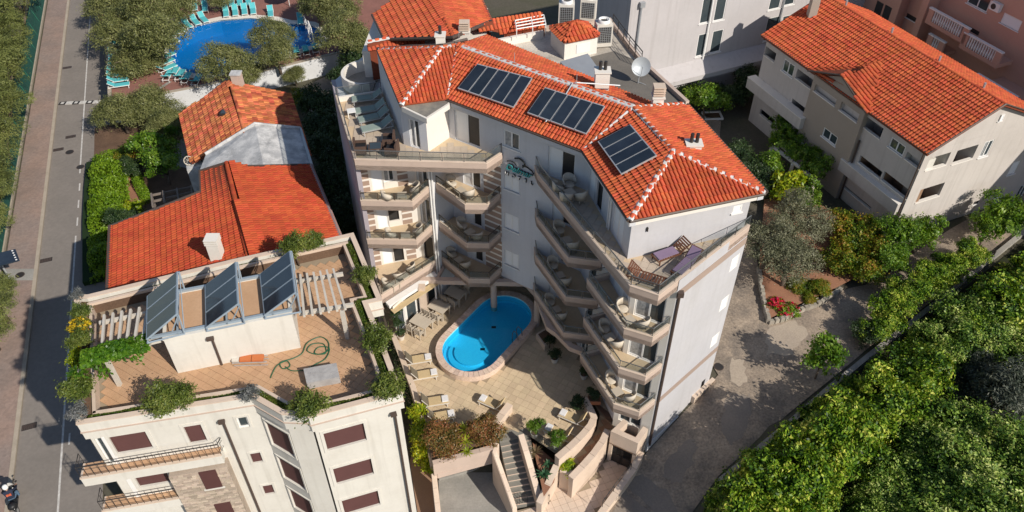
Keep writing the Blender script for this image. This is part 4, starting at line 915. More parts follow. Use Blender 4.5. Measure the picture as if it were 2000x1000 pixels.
array_on(faces[2], [(1064, 170), (1182, 207), (1145, 262), (1029, 220)], 5, 'five dark collectors in a row on the middle of hotel roof', 0)
array_on(faces[3], [(1231, 242), (1283, 303), (1213, 340), (1167, 276)], 4, 'four dark collectors on right wing of hotel roof beside white hip', 0)
# ------------------------------------------------------------------ pool terrace, pool, stairs and garden walls
def watermat(name, tint, gloss=.08):
    m = bpy.data.materials.new(name); m.use_nodes = True; m.use_transparent_shadow = True; t = m.node_tree; N = t.nodes; L = t.links; out = N['Material Output']; N.remove(N['Principled BSDF'])
    tp = N.new('ShaderNodeBsdfTransparent'); tp.inputs[0].default_value = (*tint, 1); gl = N.new('ShaderNodeBsdfGlossy'); gl.inputs['Roughness'].default_value = .03
    fr = N.new('ShaderNodeLayerWeight'); fr.inputs[0].default_value = .5; pw = N.new('ShaderNodeMath'); pw.operation = 'POWER'; pw.inputs[1].default_value = 4.5; L.new(fr.outputs['Facing'], pw.inputs[0]); ad = N.new('ShaderNodeMath'); ad.operation = 'MULTIPLY_ADD'; ad.inputs[1].default_value = .7; ad.inputs[2].default_value = .025; L.new(pw.outputs[0], ad.inputs[0]); mx = N.new('ShaderNodeMixShader'); L.new(ad.outputs[0], mx.inputs[0]); L.new(tp.outputs[0], mx.inputs[1]); L.new(gl.outputs[0], mx.inputs[2]); L.new(mx.outputs[0], out.inputs[0])
    n = N.new('ShaderNodeTexNoise'); n.inputs['Scale'].default_value = 1.6; n.inputs['Detail'].default_value = 3; g = N.new('ShaderNodeNewGeometry'); L.new(g.outputs['Position'], n.inputs['Vector'])
    b = N.new('ShaderNodeBump'); b.inputs['Strength'].default_value = .12; b.inputs['Distance'].default_value = .05; L.new(n.outputs[0], b.inputs['Height']); L.new(b.outputs[0], gl.inputs['Normal']); L.new(b.outputs[0], fr.inputs['Normal'])
    return m
PC1, PC2 = Vector((-2.45, 31.62)), Vector((-.52, 34.42))
def stadium(c1, c2, r, k=16):
    d = (c2 - c1).normalized(); a = math.atan2(d.y, d.x)
    return [(c2.x + r * math.cos(a - math.pi / 2 + math.pi * i / k), c2.y + r * math.sin(a - math.pi / 2 + math.pi * i / k)) for i in range(k + 1)] + [(c1.x + r * math.cos(a + math.pi / 2 + math.pi * i / k), c1.y + r * math.sin(a + math.pi / 2 + math.pi * i / k)) for i in range(k + 1)]
tl = [A(u, v, 0) for u, v in ((742, 592), (764, 655), (800, 760), (828, 850), (838, 893))]
ter = [p.xy for p in tl] + [A(u, v, 0).xy for u, v in ((965, 868), (985, 838), (1032, 850), (1092, 890), (1130, 862), (1160, 832), (1166, 812), (1147, 772))] + [(5.6, 27.2), (3.9, 32.9), (4.8, 35.0), (-3.3, 40.0), (-3.6, 37.7), (-4.6, 36.6), (-5.7, 37.2), (-8.7, 36.3)]
ter = [tuple(p) for p in ter]
import mathutils.geometry as mg
ps = stadium(PC1, PC2, 1.75); n = len(ter); m_ = len(ps)
v, e, f, *_ = mg.delaunay_2d_cdt([Vector(p) for p in ter + ps], [(i, (i + 1) % n) for i in range(n)] + [(n + i, n + (i + 1) % m_) for i in range(m_)], [], 0, 1e-4)
terrace = struct(mesh('pool_terrace', [(p.x, p.y, -.022) for p in v], [tuple(q) for q in f if inpoly(sum(v[i].x for i in q) / len(q), sum(v[i].y for i in q) / len(q), ter) and not inpoly(sum(v[i].x for i in q) / len(q), sum(v[i].y for i in q) / len(q), ps)], grout))
so = stadium(PC1, PC2, 2.12)
pave(terrace, ter, 0, .42, paver, 'paving_slab', -.52, individual=300, clip=lambda x, y: inpoly(x, y, so))
b = B(); strip(b, [(p[0], p[1]) for p in ter[:5]], .22, -3.1, -.03); b.build('terrace_wall', traver, terrace)
pool = thing('swimming_pool', 'raised oval turquoise swimming pool with pink mosaic rim', 'pool', (-1.5, 33, 0))
si = stadium(PC1, PC2, 1.76); b = B(); strip(b, stadium(PC1, PC2, 2.12), .1, -.02, .42, True); b.build('rim_wall', pinkstone, pool)
# coping blocks around the rim, each its own piece
ri, ro = stadium(PC1, PC2, 1.76, 22), stadium(PC1, PC2, 2.16, 22); K = len(ri)
lens = [0];
for i in range(K): a_, c_ = Vector(ro[i]), Vector(ro[(i + 1) % K]); lens.append(lens[-1] + (c_ - a_).length)
def cut(P, t):
    t %= lens[-1]; i = next(k for k in range(K) if lens[k + 1] >= t - 1e-9); f = (t - lens[i]) / max(1e-9, lens[i + 1] - lens[i]); return Vector(P[i]).lerp(Vector(P[(i + 1) % K]), f)
nb = 62
for i in range(nb):
    t0_, t1_ = lens[-1] * (i + .03) / nb, lens[-1] * (i + .97) / nb; q = B(); q.prism([cut(ro, t0_), cut(ro, (t0_ + t1_) / 2), cut(ro, t1_), cut(ri, t1_), cut(ri, t0_)], .42, .47 + random.uniform(-.002, .002)); q.build('coping_block', pinkstone, pool)
b = B(); N = len(si)
V = [(x, y, .43) for x, y in si] + [(x, y, -.25) for x, y in si]; b.add(V, [((i + 1) % N, i, N + i, N + (i + 1) % N) for i in range(N)] + [tuple(range(N, 2 * N))]); b.build('basin', pool_t, pool)
d_ = (PC2 - PC1).normalized(); nrm = Vector((d_.y, -d_.x))
# entry steps in the lower end
for i, (rr, zz) in enumerate(((1.74, -.55), (1.42, -.2), (1.05, .05))):
    c = PC1 - d_ * .0; arc = [(c.x + rr * math.cos(a), c.y + rr * math.sin(a)) for a in np.linspace(math.atan2(-d_.y, -d_.x) - math.pi / 2 + .15, math.atan2(-d_.y, -d_.x) + math.pi / 2 - .15, 14)]
    b = B(); b.prism(arc, -.249 if i == 0 else (-.1, .05)[i - 1] - .001, (-.1, .05, .18)[i]); b.build('step', pool_t, pool)
b = B(); V = [(x, y, .33) for x, y in stadium(PC1, PC2, 1.77)]; b.add(V, [tuple(range(len(V)))]); b.build('water', watermat('pool_water', (.30, .74, .93)), pool)
for s_ in (-.22, .22):
    p = PC2 + nrm * 1.62 - d_ * (1.0 + s_); pts = [(p.x + nrm.x * .3, p.y + nrm.y * .3, .47), (p.x + nrm.x * .25, p.y + nrm.y * .25, 1.0), (p.x, p.y, 1.1), (p.x - nrm.x * .12, p.y - nrm.y * .12, .8), (p.x - nrm.x * .12, p.y - nrm.y * .12, -.5)]
    b = B(); b.tube(pts, .025, 6); b.build('ladder_rail', steel, pool)
for f_, g_s in ((.25, .2), (.8, -.3)):
    p = PC1.lerp(PC2, f_) + nrm * g_s; b = B(); b.box(p.x - .14, p.x + .14, p.y - .09, p.y + .09, -.249, -.235); b.build('drain', dark_in, pool)
# ---- low stone wall and creeper edge at the left of the terrace
def garden_wall(name, label, pts, z0, z1, t=.32, m=traver, cap=True, panels=0.):
    P2 = [tuple(A(u, v, z)[:2]) for u, v, z in pts]; w_ = thing(name, label, 'wall', (P2[0][0], P2[0][1], z0 if not isinstance(z0, list) else z0[0]))
    # facing slabs: one piece per run between joints
    L = [0]
    for i in range(len(P2) - 1): L.append(L[-1] + (Vector(P2[i + 1]) - Vector(P2[i])).length)
    b = B(); strip(b, P2, t, z0, z1); b.build('core', m, w_)
    if cap:
        n_ = max(1, int(L[-1] / .75)); g = lambda z, s: z if not isinstance(z, list) else np.interp(s, L, z)
        def pos(s):
            i = max(k for k in range(len(L) - 1) if L[k] <= s + 1e-9); return Vector(P2[i]).lerp(Vector(P2[i + 1]), (s - L[i]) / max(1e-9, L[i + 1] - L[i]))
        for i in range(n_):
            s0, s1 = L[-1] * i / n_ + .008, L[-1] * (i + 1) / n_ - .008; cuts = [s0] + [x for x in L if s0 + .02 < x < s1 - .02] + [s1]; pl = [pos(s) for s in cuts]
            q = B(); strip(q, [tuple(v) for v in offs([tuple(p) for p in pl], -.03)], t + .06, [g(z1, s) + .001 for s in cuts], [g(z1, s) + .05 for s in cuts]); q.build('coping_slab', m, w_)
    return w_
garden_wall('low_wall', 'low stone wall edging terrace beside the row of loungers', [(763, 652, .4), (803, 758, .4), (826, 838, .4)], -.05, .38, .25)
garden_wall('planter_wall', 'pinkish planter wall below photinia bushes above garage', [(846, 908, .35), (968, 876, .35)], -1.0, .35, .22, taupe)
garden_wall('stub_wall', 'short pale wall between photinia planter and stair head', [(968, 834, .6), (1001, 792, .6)], -.3, .6, .34)
bed = struct(drape('planter_bed', [A(u, v, .1) for u, v in ((844, 900), (968, 872), (985, 820), (880, 830), (838, 870))], soil, .1, zf=lambda x, y: 0))
# stairs
st0, st1 = (A(976, 862, 0), A(1036, 848, 0)), (A(1003, 990, -2), A(1052, 983, -2))
stair = thing('outdoor_stairs', 'grey stone stairs with pale nosings rising to the pool terrace', 'stairs', (st1[0].x, st1[0].y, -2))
N = 11
for i in range(N):
    f0, f1 = i / N, (i + 1) / N; z = -.02 - (i + 1) * 2.0 / (N + 1); a_, c_ = st0[0].lerp(st1[0], f0), st0[1].lerp(st1[1], f0); d1, d2 = st0[0].lerp(st1[0], f1), st0[1].lerp(st1[1], f1)
    b = B(); b.prism([a_, c_, d2, d1], -2.3, z); s_ = b.build('step', stepm, stair)
    e1 = d1.lerp(a_, .16); e2 = d2.lerp(c_, .16); b = B(); b.prism([d1 + (d1 - a_) * .03, d2 + (d2 - c_) * .03, e2, e1], z + .001, z + .012); b.build('nosing', traver, s_)
b = B(); b.prism([A(975, 842, 0), A(1034, 836, 0), st0[1], st0[0]], -.3, -.01); b.build('landing', stepm, stair)
garden_wall('stair_wall', 'stone parapet left of grey stairs beside garage drive', [(1001, 1000, -1.6), (961, 884, .25), (966, 868, .35)], [-3.2, -3.0, -1.0], [-1.35, .3, .5], -.26)
garden_wall('stair_wall', 'stone parapet right of grey stairs beside agave bed', [(1062, 990, -1.5), (1034, 890, 0), (1022, 848, .6)], [-2.3, -2.0, -.3], [-1.3, .15, .6], .26)
gar = thing('garage_entrance', 'sunken garage doorway under the photinia planter', 'garage', (*A(900, 935, -2).xy, -3))
gp = [A(862, 932, -1.0), A(949, 908, -1.0)]; q = Wall(gp[0].xy, gp[1].xy, -3.2, -.6); b = B(); q.box(b, .05, q.len - .05, -3.2, -1.0, -1.5, -1.4); b.build('garage_door', galv, gar); b = B(); q.box(b, -.2, q.len + .2, -1.0, -.58, -.3, .02); b.build('lintel', taupe, gar); b = B(); q.box(b, 0, q.len, -3.19, -2.55, -1.4, -.9); b.build('threshold', concrete, gar)
struct(drape('garage_drive', [A(u, v, -2.7) for u, v in ((856, 935), (955, 905), (1006, 1000), (1010, 1050), (862, 1050))], concrete, 0, zf=lambda x, y: -2.75 + (24.2 - y) * .06 if y < 24.2 else -2.75))
garden_wall('drive_wall', 'narrow pale wall along the left side of garage drive', [(853, 928, -.9), (862, 1010, -1.2)], -3.2, [-.75, -1.3], -.3)
struct(drape('side_path', [A(u, v, -2.2) for u, v in ((812, 870), (850, 930), (858, 1040), (815, 1040), (800, 900))], ramp_t, 0, zf=lambda x, y: -2.2))
# plaza at the foot of the stairs
pz = [A(u, v, -2) for u, v in ((1004, 998), (1062, 985), (1066, 950), (1100, 915), (1118, 968), (1160, 925), (1195, 882), (1243, 918), (1165, 1015), (1140, 1060), (1000, 1060))]
plaza = struct(drape('plaza', pz, grout, 0, zf=lambda x, y: -2.02)); pave(plaza, [tuple(p.xy) for p in pz], -2.0, .4, traver, 'paving_slab', .35, individual=150)
# agave bed and curved ramp walls
struct(drape('agave_bed', [A(u, v, -.4) for u, v in ((1040, 862), (1092, 905), (1082, 940), (1062, 968))], redsoil, 0, zf=lambda x, y: -.5))
garden_wall('bed_wall', 'stone wall closing agave bed beside the stairs', [(1058, 985, -.9), (1092, 912, -.1)], [-2.2, -2.2], [-.95, -.1], .3)
garden_wall('curved_wall', 'curved stone wall behind loungers between terrace and ramp', [(1092, 896, .7), (1118, 874, .7), (1140, 853, .7), (1158, 832, .7), (1166, 815, .7), (1160, 800, .7), (1146, 775, .7)], -1.6, .62, .3)
garden_wall('curved_wall', 'taller curved stone wall between ramp and the iron gate', [(1120, 930, .2), (1145, 905, .2), (1165, 884, .2), (1182, 862, .2), (1192, 842, .2)], -2.1, [-.15, -.1, 0, .1, .2], .3)
garden_wall('end_wall', 'short stone cross wall with brass lamp at ramp foot', [(1093, 925, -.6), (1120, 935, -.6)], -2.1, -.35, .25)
rp = [A(u, v, -.4) for u, v in ((1100, 922), (1125, 935), (1165, 890), (1192, 855), (1205, 810), (1165, 755), (1150, 770), (1172, 810), (1165, 840))]
ramp = struct(drape('ramp', rp, grout, 0, zf=lambda x, y: -.43)); pave(ramp, [tuple(p.xy) for p in rp], -.4, .36, ramp_t, 'paving_slab', .5, individual=80)
# porch block with gate
pb = [A(u, v, .75) for u, v in ((1193, 842), (1246, 866), (1266, 838), (1218, 818))]
porch = thing('porch_block', 'stone porch block with railless balcony above iron gate', 'porch', (*pb[0].xy, -2))
b = B(); strip(b, [tuple(p.xy) for p in (pb[3], pb[0], pb[1], pb[2])], .3, -.35, .75); b.build('parapet', traver, porch); b = B(); b.prism([p.xy for p in pb], -.4, -.3); b.build('floor', ramp_t, porch)
b = B(); b.prism([pb[0].xy, Vector(pb[0].xy).lerp(pb[1].xy, .12), Vector(pb[3].xy).lerp(pb[2].xy, .12), pb[3].xy], -2.2, -.36); b.prism([Vector(pb[0].xy).lerp(pb[1].xy, .88), pb[1].xy, pb[2].xy, Vector(pb[3].xy).lerp(pb[2].xy, .88)], -2.2, -.36); b.build('pier', traver, porch)
q = Wall(pb[0].xy, pb[1].xy, 0, 1); b = B(); q.box(b, .1, q.len - .1, -2.2, -.4, -.55, -.5); b.build('back', dark_in, porch)
gate = thing('iron_gate', 'dark wrought iron double gate under the stone porch', 'gate', (*pb[0].xy, -2))
for i in range(2):
    s0, s1 = q.len * (.14 + .36 * i), q.len * (.14 + .36 * (i + 1)) - .03; b = B()
    for z_ in (-1.98, -1.25, -.55): q.box(b, s0, s1, z_, z_ + .05, -.12, -.08)
    q.box(b, s0, s0 + .05, -2, -.45, -.12, -.08); q.box(b, s1 - .05, s1, -2, -.45, -.12, -.08); lf = b.build('gate_leaf', iron, gate)
    b = B(); q.box(b, s0 + .05, s1 - .05, -1.95, -1.3, -.11, -.10); b.build('lower_panel', iron, lf)
    for j in range(6): x = s0 + .1 + j * (s1 - s0 - .2) / 5; b = B(); b.tube([q.P(x, -1.25, -.10), q.P(x, -.42, -.10)], .016, 4); b.build('bar', iron, lf)
hw_ = garden_wall('ramp_wall', 'low sloping stone wall with handrail beside alley', [(1247, 884, -.8), (1232, 915, -1.2), (1162, 1010, -1.6)], -2.6, [-.6, -1.1, -1.55], .3)
hp = [A(u, v, z) for u, v, z in ((1234, 905, -.2), (1200, 948, -.55), (1178, 978, -.7))]
b = B(); b.tube(hp, .025, 6); b.build('hand_rail', iron, hw_)
for p in hp: b = B(); b.tube([p, p - Vector((0, 0, .6))], .02, 5); b.build('rail_post', iron, hw_)
# railings by the loungers and at the stair foot
gr = thing('terrace_railing', 'short glass railing with metal posts beside stair head planter', 'railing', A(1036, 852, .1)); railing(gr, [A(1034, 852, .12), A(1092, 890, .12)], .75, 1.2, iron, iron, glass_r)
for (u0, v0, u1, v1, lab) in ((1005, 990, 1030, 982, 'small black picket gate leaf left at foot of grey stairs'), (1056, 970, 1072, 985, 'small black picket gate leaf right at foot of stairs')):
    p, q2 = A(u0, v0, -2), A(u1, v1, -2); t = thing('picket_gate', lab, 'gate', p)
    b = B(); [b.tube([p.lerp(q2, f) + Vector((0, 0, z_)), p.lerp(q2, g) + Vector((0, 0, z_))], .02, 4) for f, g, z_ in ((0, 1, .1), (0, 1, .85))]; b.build('frame', iron, t)
    for i in range(6): r_ = p.lerp(q2, i / 5); b = B(); b.tube([r_, r_ + Vector((0, 0, 1.0))], .016, 4); b.build('picket', iron, t)
b = thing('stone_planter', 'low stone planter box beside pool under the ring beam', 'planter', A(1063, 668, 0)); c = A(1063, 668, 0); q = B(); q.prism([A(u, v, .45) for u, v in ((1047, 652), (1066, 640), (1082, 655), (1064, 676))], 0, .45); q.build('box', traver, b); q = B(); q.prism([A(u, v, .45) for u, v in ((1051, 653), (1066, 644), (1078, 655), (1064, 671))], .4, .46); q.build('soil', soil, b)
# ------------------------------------------------------------------ cream apartment house with planted roof terrace (lower left)
wb = thing('apartment_house', 'cream apartment house with planted roof terrace and brown shutters', 'building', (-12, 25, -3))
PT = 9.1
ow = [A(u, v, PT) for u, v in ((150, 830), (491, 776), (550, 810), (598, 812), (603, 816), (786, 768), (738, 642), (718, 593), (746, 587), (690, 456), (455, 508), (172, 577), (146, 577))]
O = [tuple(p.xy) for p in ow]
floor_in = [A(u, v, 8.35) for u, v in ((184, 792), (470, 752), (502, 748), (560, 800), (740, 758), (718, 690), (702, 640), (686, 585), (712, 578), (672, 480), (200, 600), (175, 612))]
body = offs(O, .16, True)
b = B(); b.prism([tuple(p) for p in offs(O, .5, True)], -3.2, 8.2); b.build('core', white_w, wb)
b = B(); strip(b, O, .2, 8.05, PT, True); b.build('parapet', white_w, wb)
b = B(); strip(b, [tuple(p) for p in offs(O, -.04, True)], .3, 8.52, 8.58, True); b.build('cornice', taupe, wb)
b = B(); strip(b, [tuple(p) for p in offs(O, -.025, True)], .25, PT + .001, PT + .05, True); b.build('coping', traver, wb)
roofdeck = mesh('roof_terrace', [(p.x, p.y, 8.33) for p in [Vector(q) for q in offs(O, .2, True)]], [tuple(range(len(O)))], grout, wb)
inn = offs(O, .72, True); pave(roofdeck, [tuple(p) for p in offs(O, .7, True)], 8.36, .34, cotto, 'floor_tile', math.pi / 4 + .27, individual=300)
# inner planter walls on the front, right, left; thin one at the back
def planter(idx, gap, z1, t=.14, name='planter_wall'):
    pl = offs(O, gap, True); b = B(); strip(b, [tuple(pl[i]) for i in idx], t, 8.34, z1); o = b.build(name, traver, wb); return o
planter(range(0, 6), .58, 8.98); planter([5, 6, 7, 8, 9], .58, 8.98); planter([9, 10, 11], .42, 9.02); planter([11, 12, 0], .58, 8.98)
mid = offs(O, .39, True)
b = B(); strip(b, [tuple(p) for p in offs(O, .2, True)], .38, 8.35, 8.86, True); b.build('planter_soil', soil, wb)
def cov(i, j, n, m, seed, h=.22, w_=.36): struct(foliage_strip('planter_ground_cover', [(mid[k].x, mid[k].y, 8.86) for k in range(i, j + 1)], w_, h, n, .075, m, seed, wb), 'stuff')
cov(0, 2, 5200, G_cover, 3, .24); cov(2, 5, 3600, G_cover, 4, .22); cov(5, 9, 7000, G_cover, 5, .22); cov(9, 11, 4500, G_cover, 6, .14, .2)
# facades: walls with openings in front of the core
def facade(i, j, z1=8.03): return Wall(tuple(body[i]), tuple(body[j]), -3.2, z1)
def shift(W, n): W.p0 = W.p0 + W.n * n; return W
def surround(W, a0, a1, z0, z1, t=.14):
    b = B(); W.box(b, a0 - t, a0, z0 - t, z1 + t, .002, .035); W.box(b, a1, a1 + t, z0 - t, z1 + t, .002, .035); W.box(b, a0, a1, z0 - t, z0, .002, .035); W.box(b, a0, a1, z1, z1 + t, .002, .045); b.build('window_surround', white_w, wb)
def onwallpx(W, u, v):
    a, b_ = (u - 1000) / CAM_F, (v - 500) / CAM_F; c, s = math.cos(CAM_TILT), math.sin(CAM_TILT); d = Vector((a, c - b_ * s, -s - b_ * c)); t = W.p0.dot(W.n) / Vector(d.xy).dot(W.n); p = d * t; return ((Vector(p.xy) - W.p0).dot(W.d), CAM_H + p.z)
WF1 = shift(facade(0, 1), .06); WD = shift(facade(1, 2), .04); WS = shift(facade(2, 3), .05); WF2 = shift(facade(4, 5), .06)
s0, zt = onwallpx(WF2, 631, 846); s1, _ = onwallpx(WF2, 709.5, 826); _, zb = onwallpx(WF2, 638, 880)
for k in range(4): window(WF2, wb, s0, s1, zb - k * 2.78, zt - k * 2.78, 'roller', .1, 'window'); surround(WF2, s0, s1, zb - k * 2.78, zt - k * 2.78)
s0, zt = onwallpx(WF1, 460, 816); s1, _ = onwallpx(WF1, 482, 814); _, zb = onwallpx(WF1, 466, 837)
for k in range(4): window(WF1, wb, s0, s1, zb - k * 2.78, zt - k * 2.78, 'roller' if k else 'pane', .08, 'window'); surround(WF1, s0, s1, zb - k * 2.78, zt - k * 2.78, .1)
sA, zt = onwallpx(WF1, 211, 853); sB, _ = onwallpx(WF1, 285, 845); _, zb = onwallpx(WF1, 228, 886); sC, zt2 = onwallpx(WF1, 357, 833); sD, _ = onwallpx(WF1, 392, 829); _, zb2 = onwallpx(WF1, 371, 866)
zf1 = zb - .75
window(WF1, wb, sA, sB, zb, zt, 'roller', .1, 'window'); surround(WF1, sA, sB, zb, zt); window(WF1, wb, sC, sD, zb2, zt2, 'roller', .1, 'window'); surround(WF1, sC, sD, zb2, zt2)
window(WF1, wb, sA + .1, sB, zb - 2.78, zt - 2.78, 'roller', .1, 'window'); surround(WF1, sA + .1, sB, zb - 2.78, zt - 2.78); window(WF1, wb, sC, sD, zb2 - 2.9, zt2 - 2.78, 'roller', .1, 'window'); window(WF1, wb, sC, sD, zb2 - 5.7, zt2 - 5.56, 'roller', .1, 'window')
window(WF1, wb, .12, .42, zf1 + .05, zt, 'pane', .1, 'door')
o = WF1.build('facade', white_w, wb)
for k in range(4):
    z0, z1 = 5.55 - k * 2.78, 7.45 - k * 2.78; window(WD, wb, .22, WD.len - .12, z0, z1, 'roller', .1, 'window'); surround(WD, .22, WD.len - .12, z0, z1, .09)
WD.build('facade', white_w, wb); WS.build('facade', white_w, wb); WF2.build('facade', white_w, wb); shift(facade(5, 6), .05).build('facade', white_w, wb); shift(facade(12, 0), .05).build('facade', white_w, wb); shift(facade(11, 12), .05).build('facade', white_w, wb)
def spout(W, s, ztop):
    b = B(); b.tube([W.P(s, -3, .1), W.P(s, ztop - .15, .1)], .055, 7); W.box(b, s - .2, s + .08, ztop - .15, ztop, .02, .2); b.build('downspout', gutter, wb)
s_, z_ = onwallpx(WF1, 435, 818); spout(WF1, s_, z_); s_, z_ = onwallpx(WF2, 770, 803); spout(WF2, s_, z_)
# stone clad bay below the upper balcony
sL, zS = onwallpx(WF1, 332, 912); sR, _ = onwallpx(WF1, 448, 895); bay = B(); WF1.box(bay, sL, sR - .05, -3.2, zS, .0, .55); o = bay.build('stone_bay', stone_clad, wb)
sb = B(); z = -3.
while z < zS - .05:
    x = sL - random.uniform(0, .25); h = random.uniform(.09, .15)
    while x < sR - .05:
        l_ = random.uniform(.18, .42); x0, x1 = max(x, sL), min(x + l_ - .012, sR - .05)
        if x1 - x0 > .03 and not (abs((x0 + x1) / 2 - (sC + sD) / 2) < .42 and any(zb2 - 2.95 - k * 2.8 < z < zt2 - 2.75 - k * 2.8 for k in range(2))): d = random.uniform(.56, .59); WF1.box(sb, x0, x1, z, min(z + h - .012, zS), .5, d)
        x += l_
    z += h
struct(sb.build('stone', stone_clad, o), 'stuff')
for k in range(2):
    q = B(); z0, z1 = zb2 - 2.9 - k * 2.8, zt2 - 2.78 - k * 2.8; WF1.box(q, sC, sD, z0, z1, .5, .605); q.build('bay_shutter', roller, o); q = B(); WF1.box(q, sC - .1, sD + .1, z0 - .1, z0, .5, .62); q.build('bay_sill', white_w, o)
# balconies on the left corner
def ibalc(zf, s1, side, name):
    q = B(); WF1.box(q, -1.05, s1, zf - .62, zf - .02, -.3, .48); o = q.build('balcony', white_w, wb); q = B(); WF1.box(q, -1.0, s1 - .05, zf - .02, zf + .02, -.3, .42); q.build('floor', cotto, o); q = B(); WF1.box(q, -1.06, s1 + .01, zf - .019, zf + .05, .40, .51); WF1.box(q, -1.06, -.96, zf - .019, zf + .05, -.3, .40); q.build('coping', traver, o)
    pts = [WF1.P(-1.0, zf + .05, -.3), WF1.P(-1.0, zf + .05, .45), WF1.P(s1, zf + .05, .45), WF1.P(s1 + .12, zf + .05, .1)]; h = .75
    q = B(); q.tube([(p[0], p[1], p[2] + h) for p in pts], .03, 5); q.tube([(p[0], p[1], p[2] + h * .72) for p in pts], .016, 4); q.tube([(p[0], p[1], p[2] + .12) for p in pts], .016, 4); q.build('hand_rail', iron, o)
    for i in range(3):
        a_, c_ = Vector(pts[i]), Vector(pts[i + 1]); n_ = max(2, int((c_ - a_).length / .3)); q = B()
        for j in range(n_): p = a_.lerp(c_, j / n_); q.tube([p, p + Vector((0, 0, h))], .012, 4)
        q.build('railing_bars', iron, o)
ibalc(zf1, sR - .1, 0, 'a'); ibalc(zf1 - 2.78, sL - .05, 0, 'b')
for z0 in (zf1, zf1 - 2.78): q = B(); WF1.box(q, .42, .62, z0, z0 + 2.1, .002, .03); q.build('door_frame', white_p, wb)
# stairhead block in the middle of the roof terrace
bl = [A(348, 729, 8.36), A(587.6, 679, 8.36)]; bd = (bl[1] - bl[0]).normalized(); bn = Vector((-bd.y, bd.x, 0)); bw = (bl[1] - bl[0]).length
q = B(); q.prism([p.xy for p in (bl[0], bl[1], bl[1] + bn * 2.9, bl[0] + bn * 2.9)], 8.34, 10.62); o = q.build('stairhead', white_w, wb)
q = B(); strip(q, [tuple(p.xy) for p in (bl[0] - bd * .03 - bn * .03, bl[1] + bd * .03 - bn * .03, bl[1] + bd * .03 + bn * 2.93, bl[0] - bd * .03 + bn * 2.93)], .14, 10.621, 10.72, True); q.build('coping', white_w, o); q = B(); q.prism([p.xy for p in (bl[0] + bd * .12 + bn * .12, bl[1] - bd * .12 + bn * .12, bl[1] - bd * .12 + bn * 2.78, bl[0] + bd * .12 + bn * 2.78)], 10.622, 10.65); q.build('roof_felt', cotto, o)
Wst = Wall(bl[0], bl[1], 8, 11); q = B(); q.tube([Wst.P(1.95, 8.4, .08), Wst.P(1.95, 10.2, .08)], .05, 6); Wst.box(q, 1.72, 2.03, 10.15, 10.3, .0, .16); q.build('downspout', gutter, o)
# pergolas
def pergola(label, low, high, n, posts, zt=10.4):
    """low/high: near and far beams as picture bearings."""
    a0, a1, c0, c1 = A(*low[0], zt), A(*low[1], zt), A(*high[0], zt), A(*high[1], zt); t = thing('pergola', label, 'pergola', (*a0.xy, 8.36))
    for p, q2 in ((a0, a1), (c0, c1)): q = B(); d = (q2 - p).normalized(); strip(q, [tuple((p - d * .15).xy), tuple((q2 + d * .15).xy)], .14, zt - .16, zt + .02); q.build('beam', perg, t)
    for i in range(n):
        f = (i + .4) / n; p, q2 = a0.lerp(a1, f), c0.lerp(c1, f); d = (q2 - p).normalized(); q = B(); strip(q, [tuple((p - d * .3).xy), tuple((q2 + d * .35).xy)], .1, zt + .022, zt + .16); q.build('rafter', perg, t)
    for p in posts: p = A(*p, 8.36); q = B(); q.box(p.x - .09, p.x + .09, p.y - .09, p.y + .09, 8.36, zt - .16); q.build('post', perg, t)
    return t
pergola('vine-draped concrete pergola at left end of cream house roof', [(196, 693), (306, 666)], [(200, 630), (318, 605)], 7, [(234, 752)])
pergola('bare concrete pergola at right end of cream house roof', [(590, 612), (684, 596)], [(585, 550), (664, 536)], 6, [(679, 660)])
# tilted solar racks on the stairhead roof
def rack(label, TL, TR, BR, BL, zl=10.95, zh=12.0):
    a, b_, c, d = A(*TL, zl), A(*TR, zh), A(*BR, zh), A(*BL, zl); t = thing('solar_rack', label, 'solar panels', (*a.xy, 10.65), 0, 'tilted solar racks on cream house'); nn = (b_ - a).cross(d - a).normalized(); nn = nn if nn.z > 0 else -nn
    for i in range(3):
        f0, f1 = i / 3 + .008, (i + 1) / 3 - .008; k = [a.lerp(d, f0), b_.lerp(c, f0), b_.lerp(c, f1), a.lerp(d, f1)]
        V = [p - nn * .08 for p in k] + k; pn = mesh('collector', V, [(0, 1, 2, 3), (0, 4, 5, 1), (1, 5, 6, 2), (2, 6, 7, 3), (3, 7, 4, 0), (4, 7, 6, 5)], bluesteel, t); ce = sum(k, Vector()) / 4
        mesh('glass', [p + (ce - p).normalized() * .07 + nn * .006 for p in k], [(0, 3, 2, 1)], collector, pn)
    q = B()
    for p in (a, d): q.tube([p - nn * .1, Vector((p.x, p.y, 10.72))], .04, 5)
    for p, p0_ in ((b_, a), (c, d)): q.tube([p - nn * .1, Vector((p.x, p.y, 10.72))], .04, 5); q.tube([p - nn * .1, p.lerp(p0_, .55) * .5 + Vector((p.x, p.y, 10.72)) * .5], .03, 5); q.tube([Vector((p.x, p.y, 10.74)), Vector((p0_.x, p0_.y, 10.74))], .04, 5)
    q.tube([b_ - nn * .12, Vector((c.x, c.y, 10.75))], .025, 5); q.tube([a.lerp(b_, .96) - nn * .1, d.lerp(c, .96) - nn * .1], .035, 5); q.build('stand', bluesteel, t)
    return a, b_, c, d
r1 = rack('solar rack at left end, beside vine pergola', (286.6, 577.7), (346, 529), (344.4, 613.4), (285, 663.7)); r2 = rack('middle one of three tilted solar racks on cream house', (399.5, 557), (460, 510), (465, 593), (401.5, 640.6)); r3 = rack('solar rack at right end, beside bare pergola', (506.6, 535), (566, 488.6), (577, 571), (515.6, 616.4))
fr_ = thing('rack_frame', 'blue grey steel base frame under the three solar racks', 'steel frame', (*r1[0].xy, 10.65))
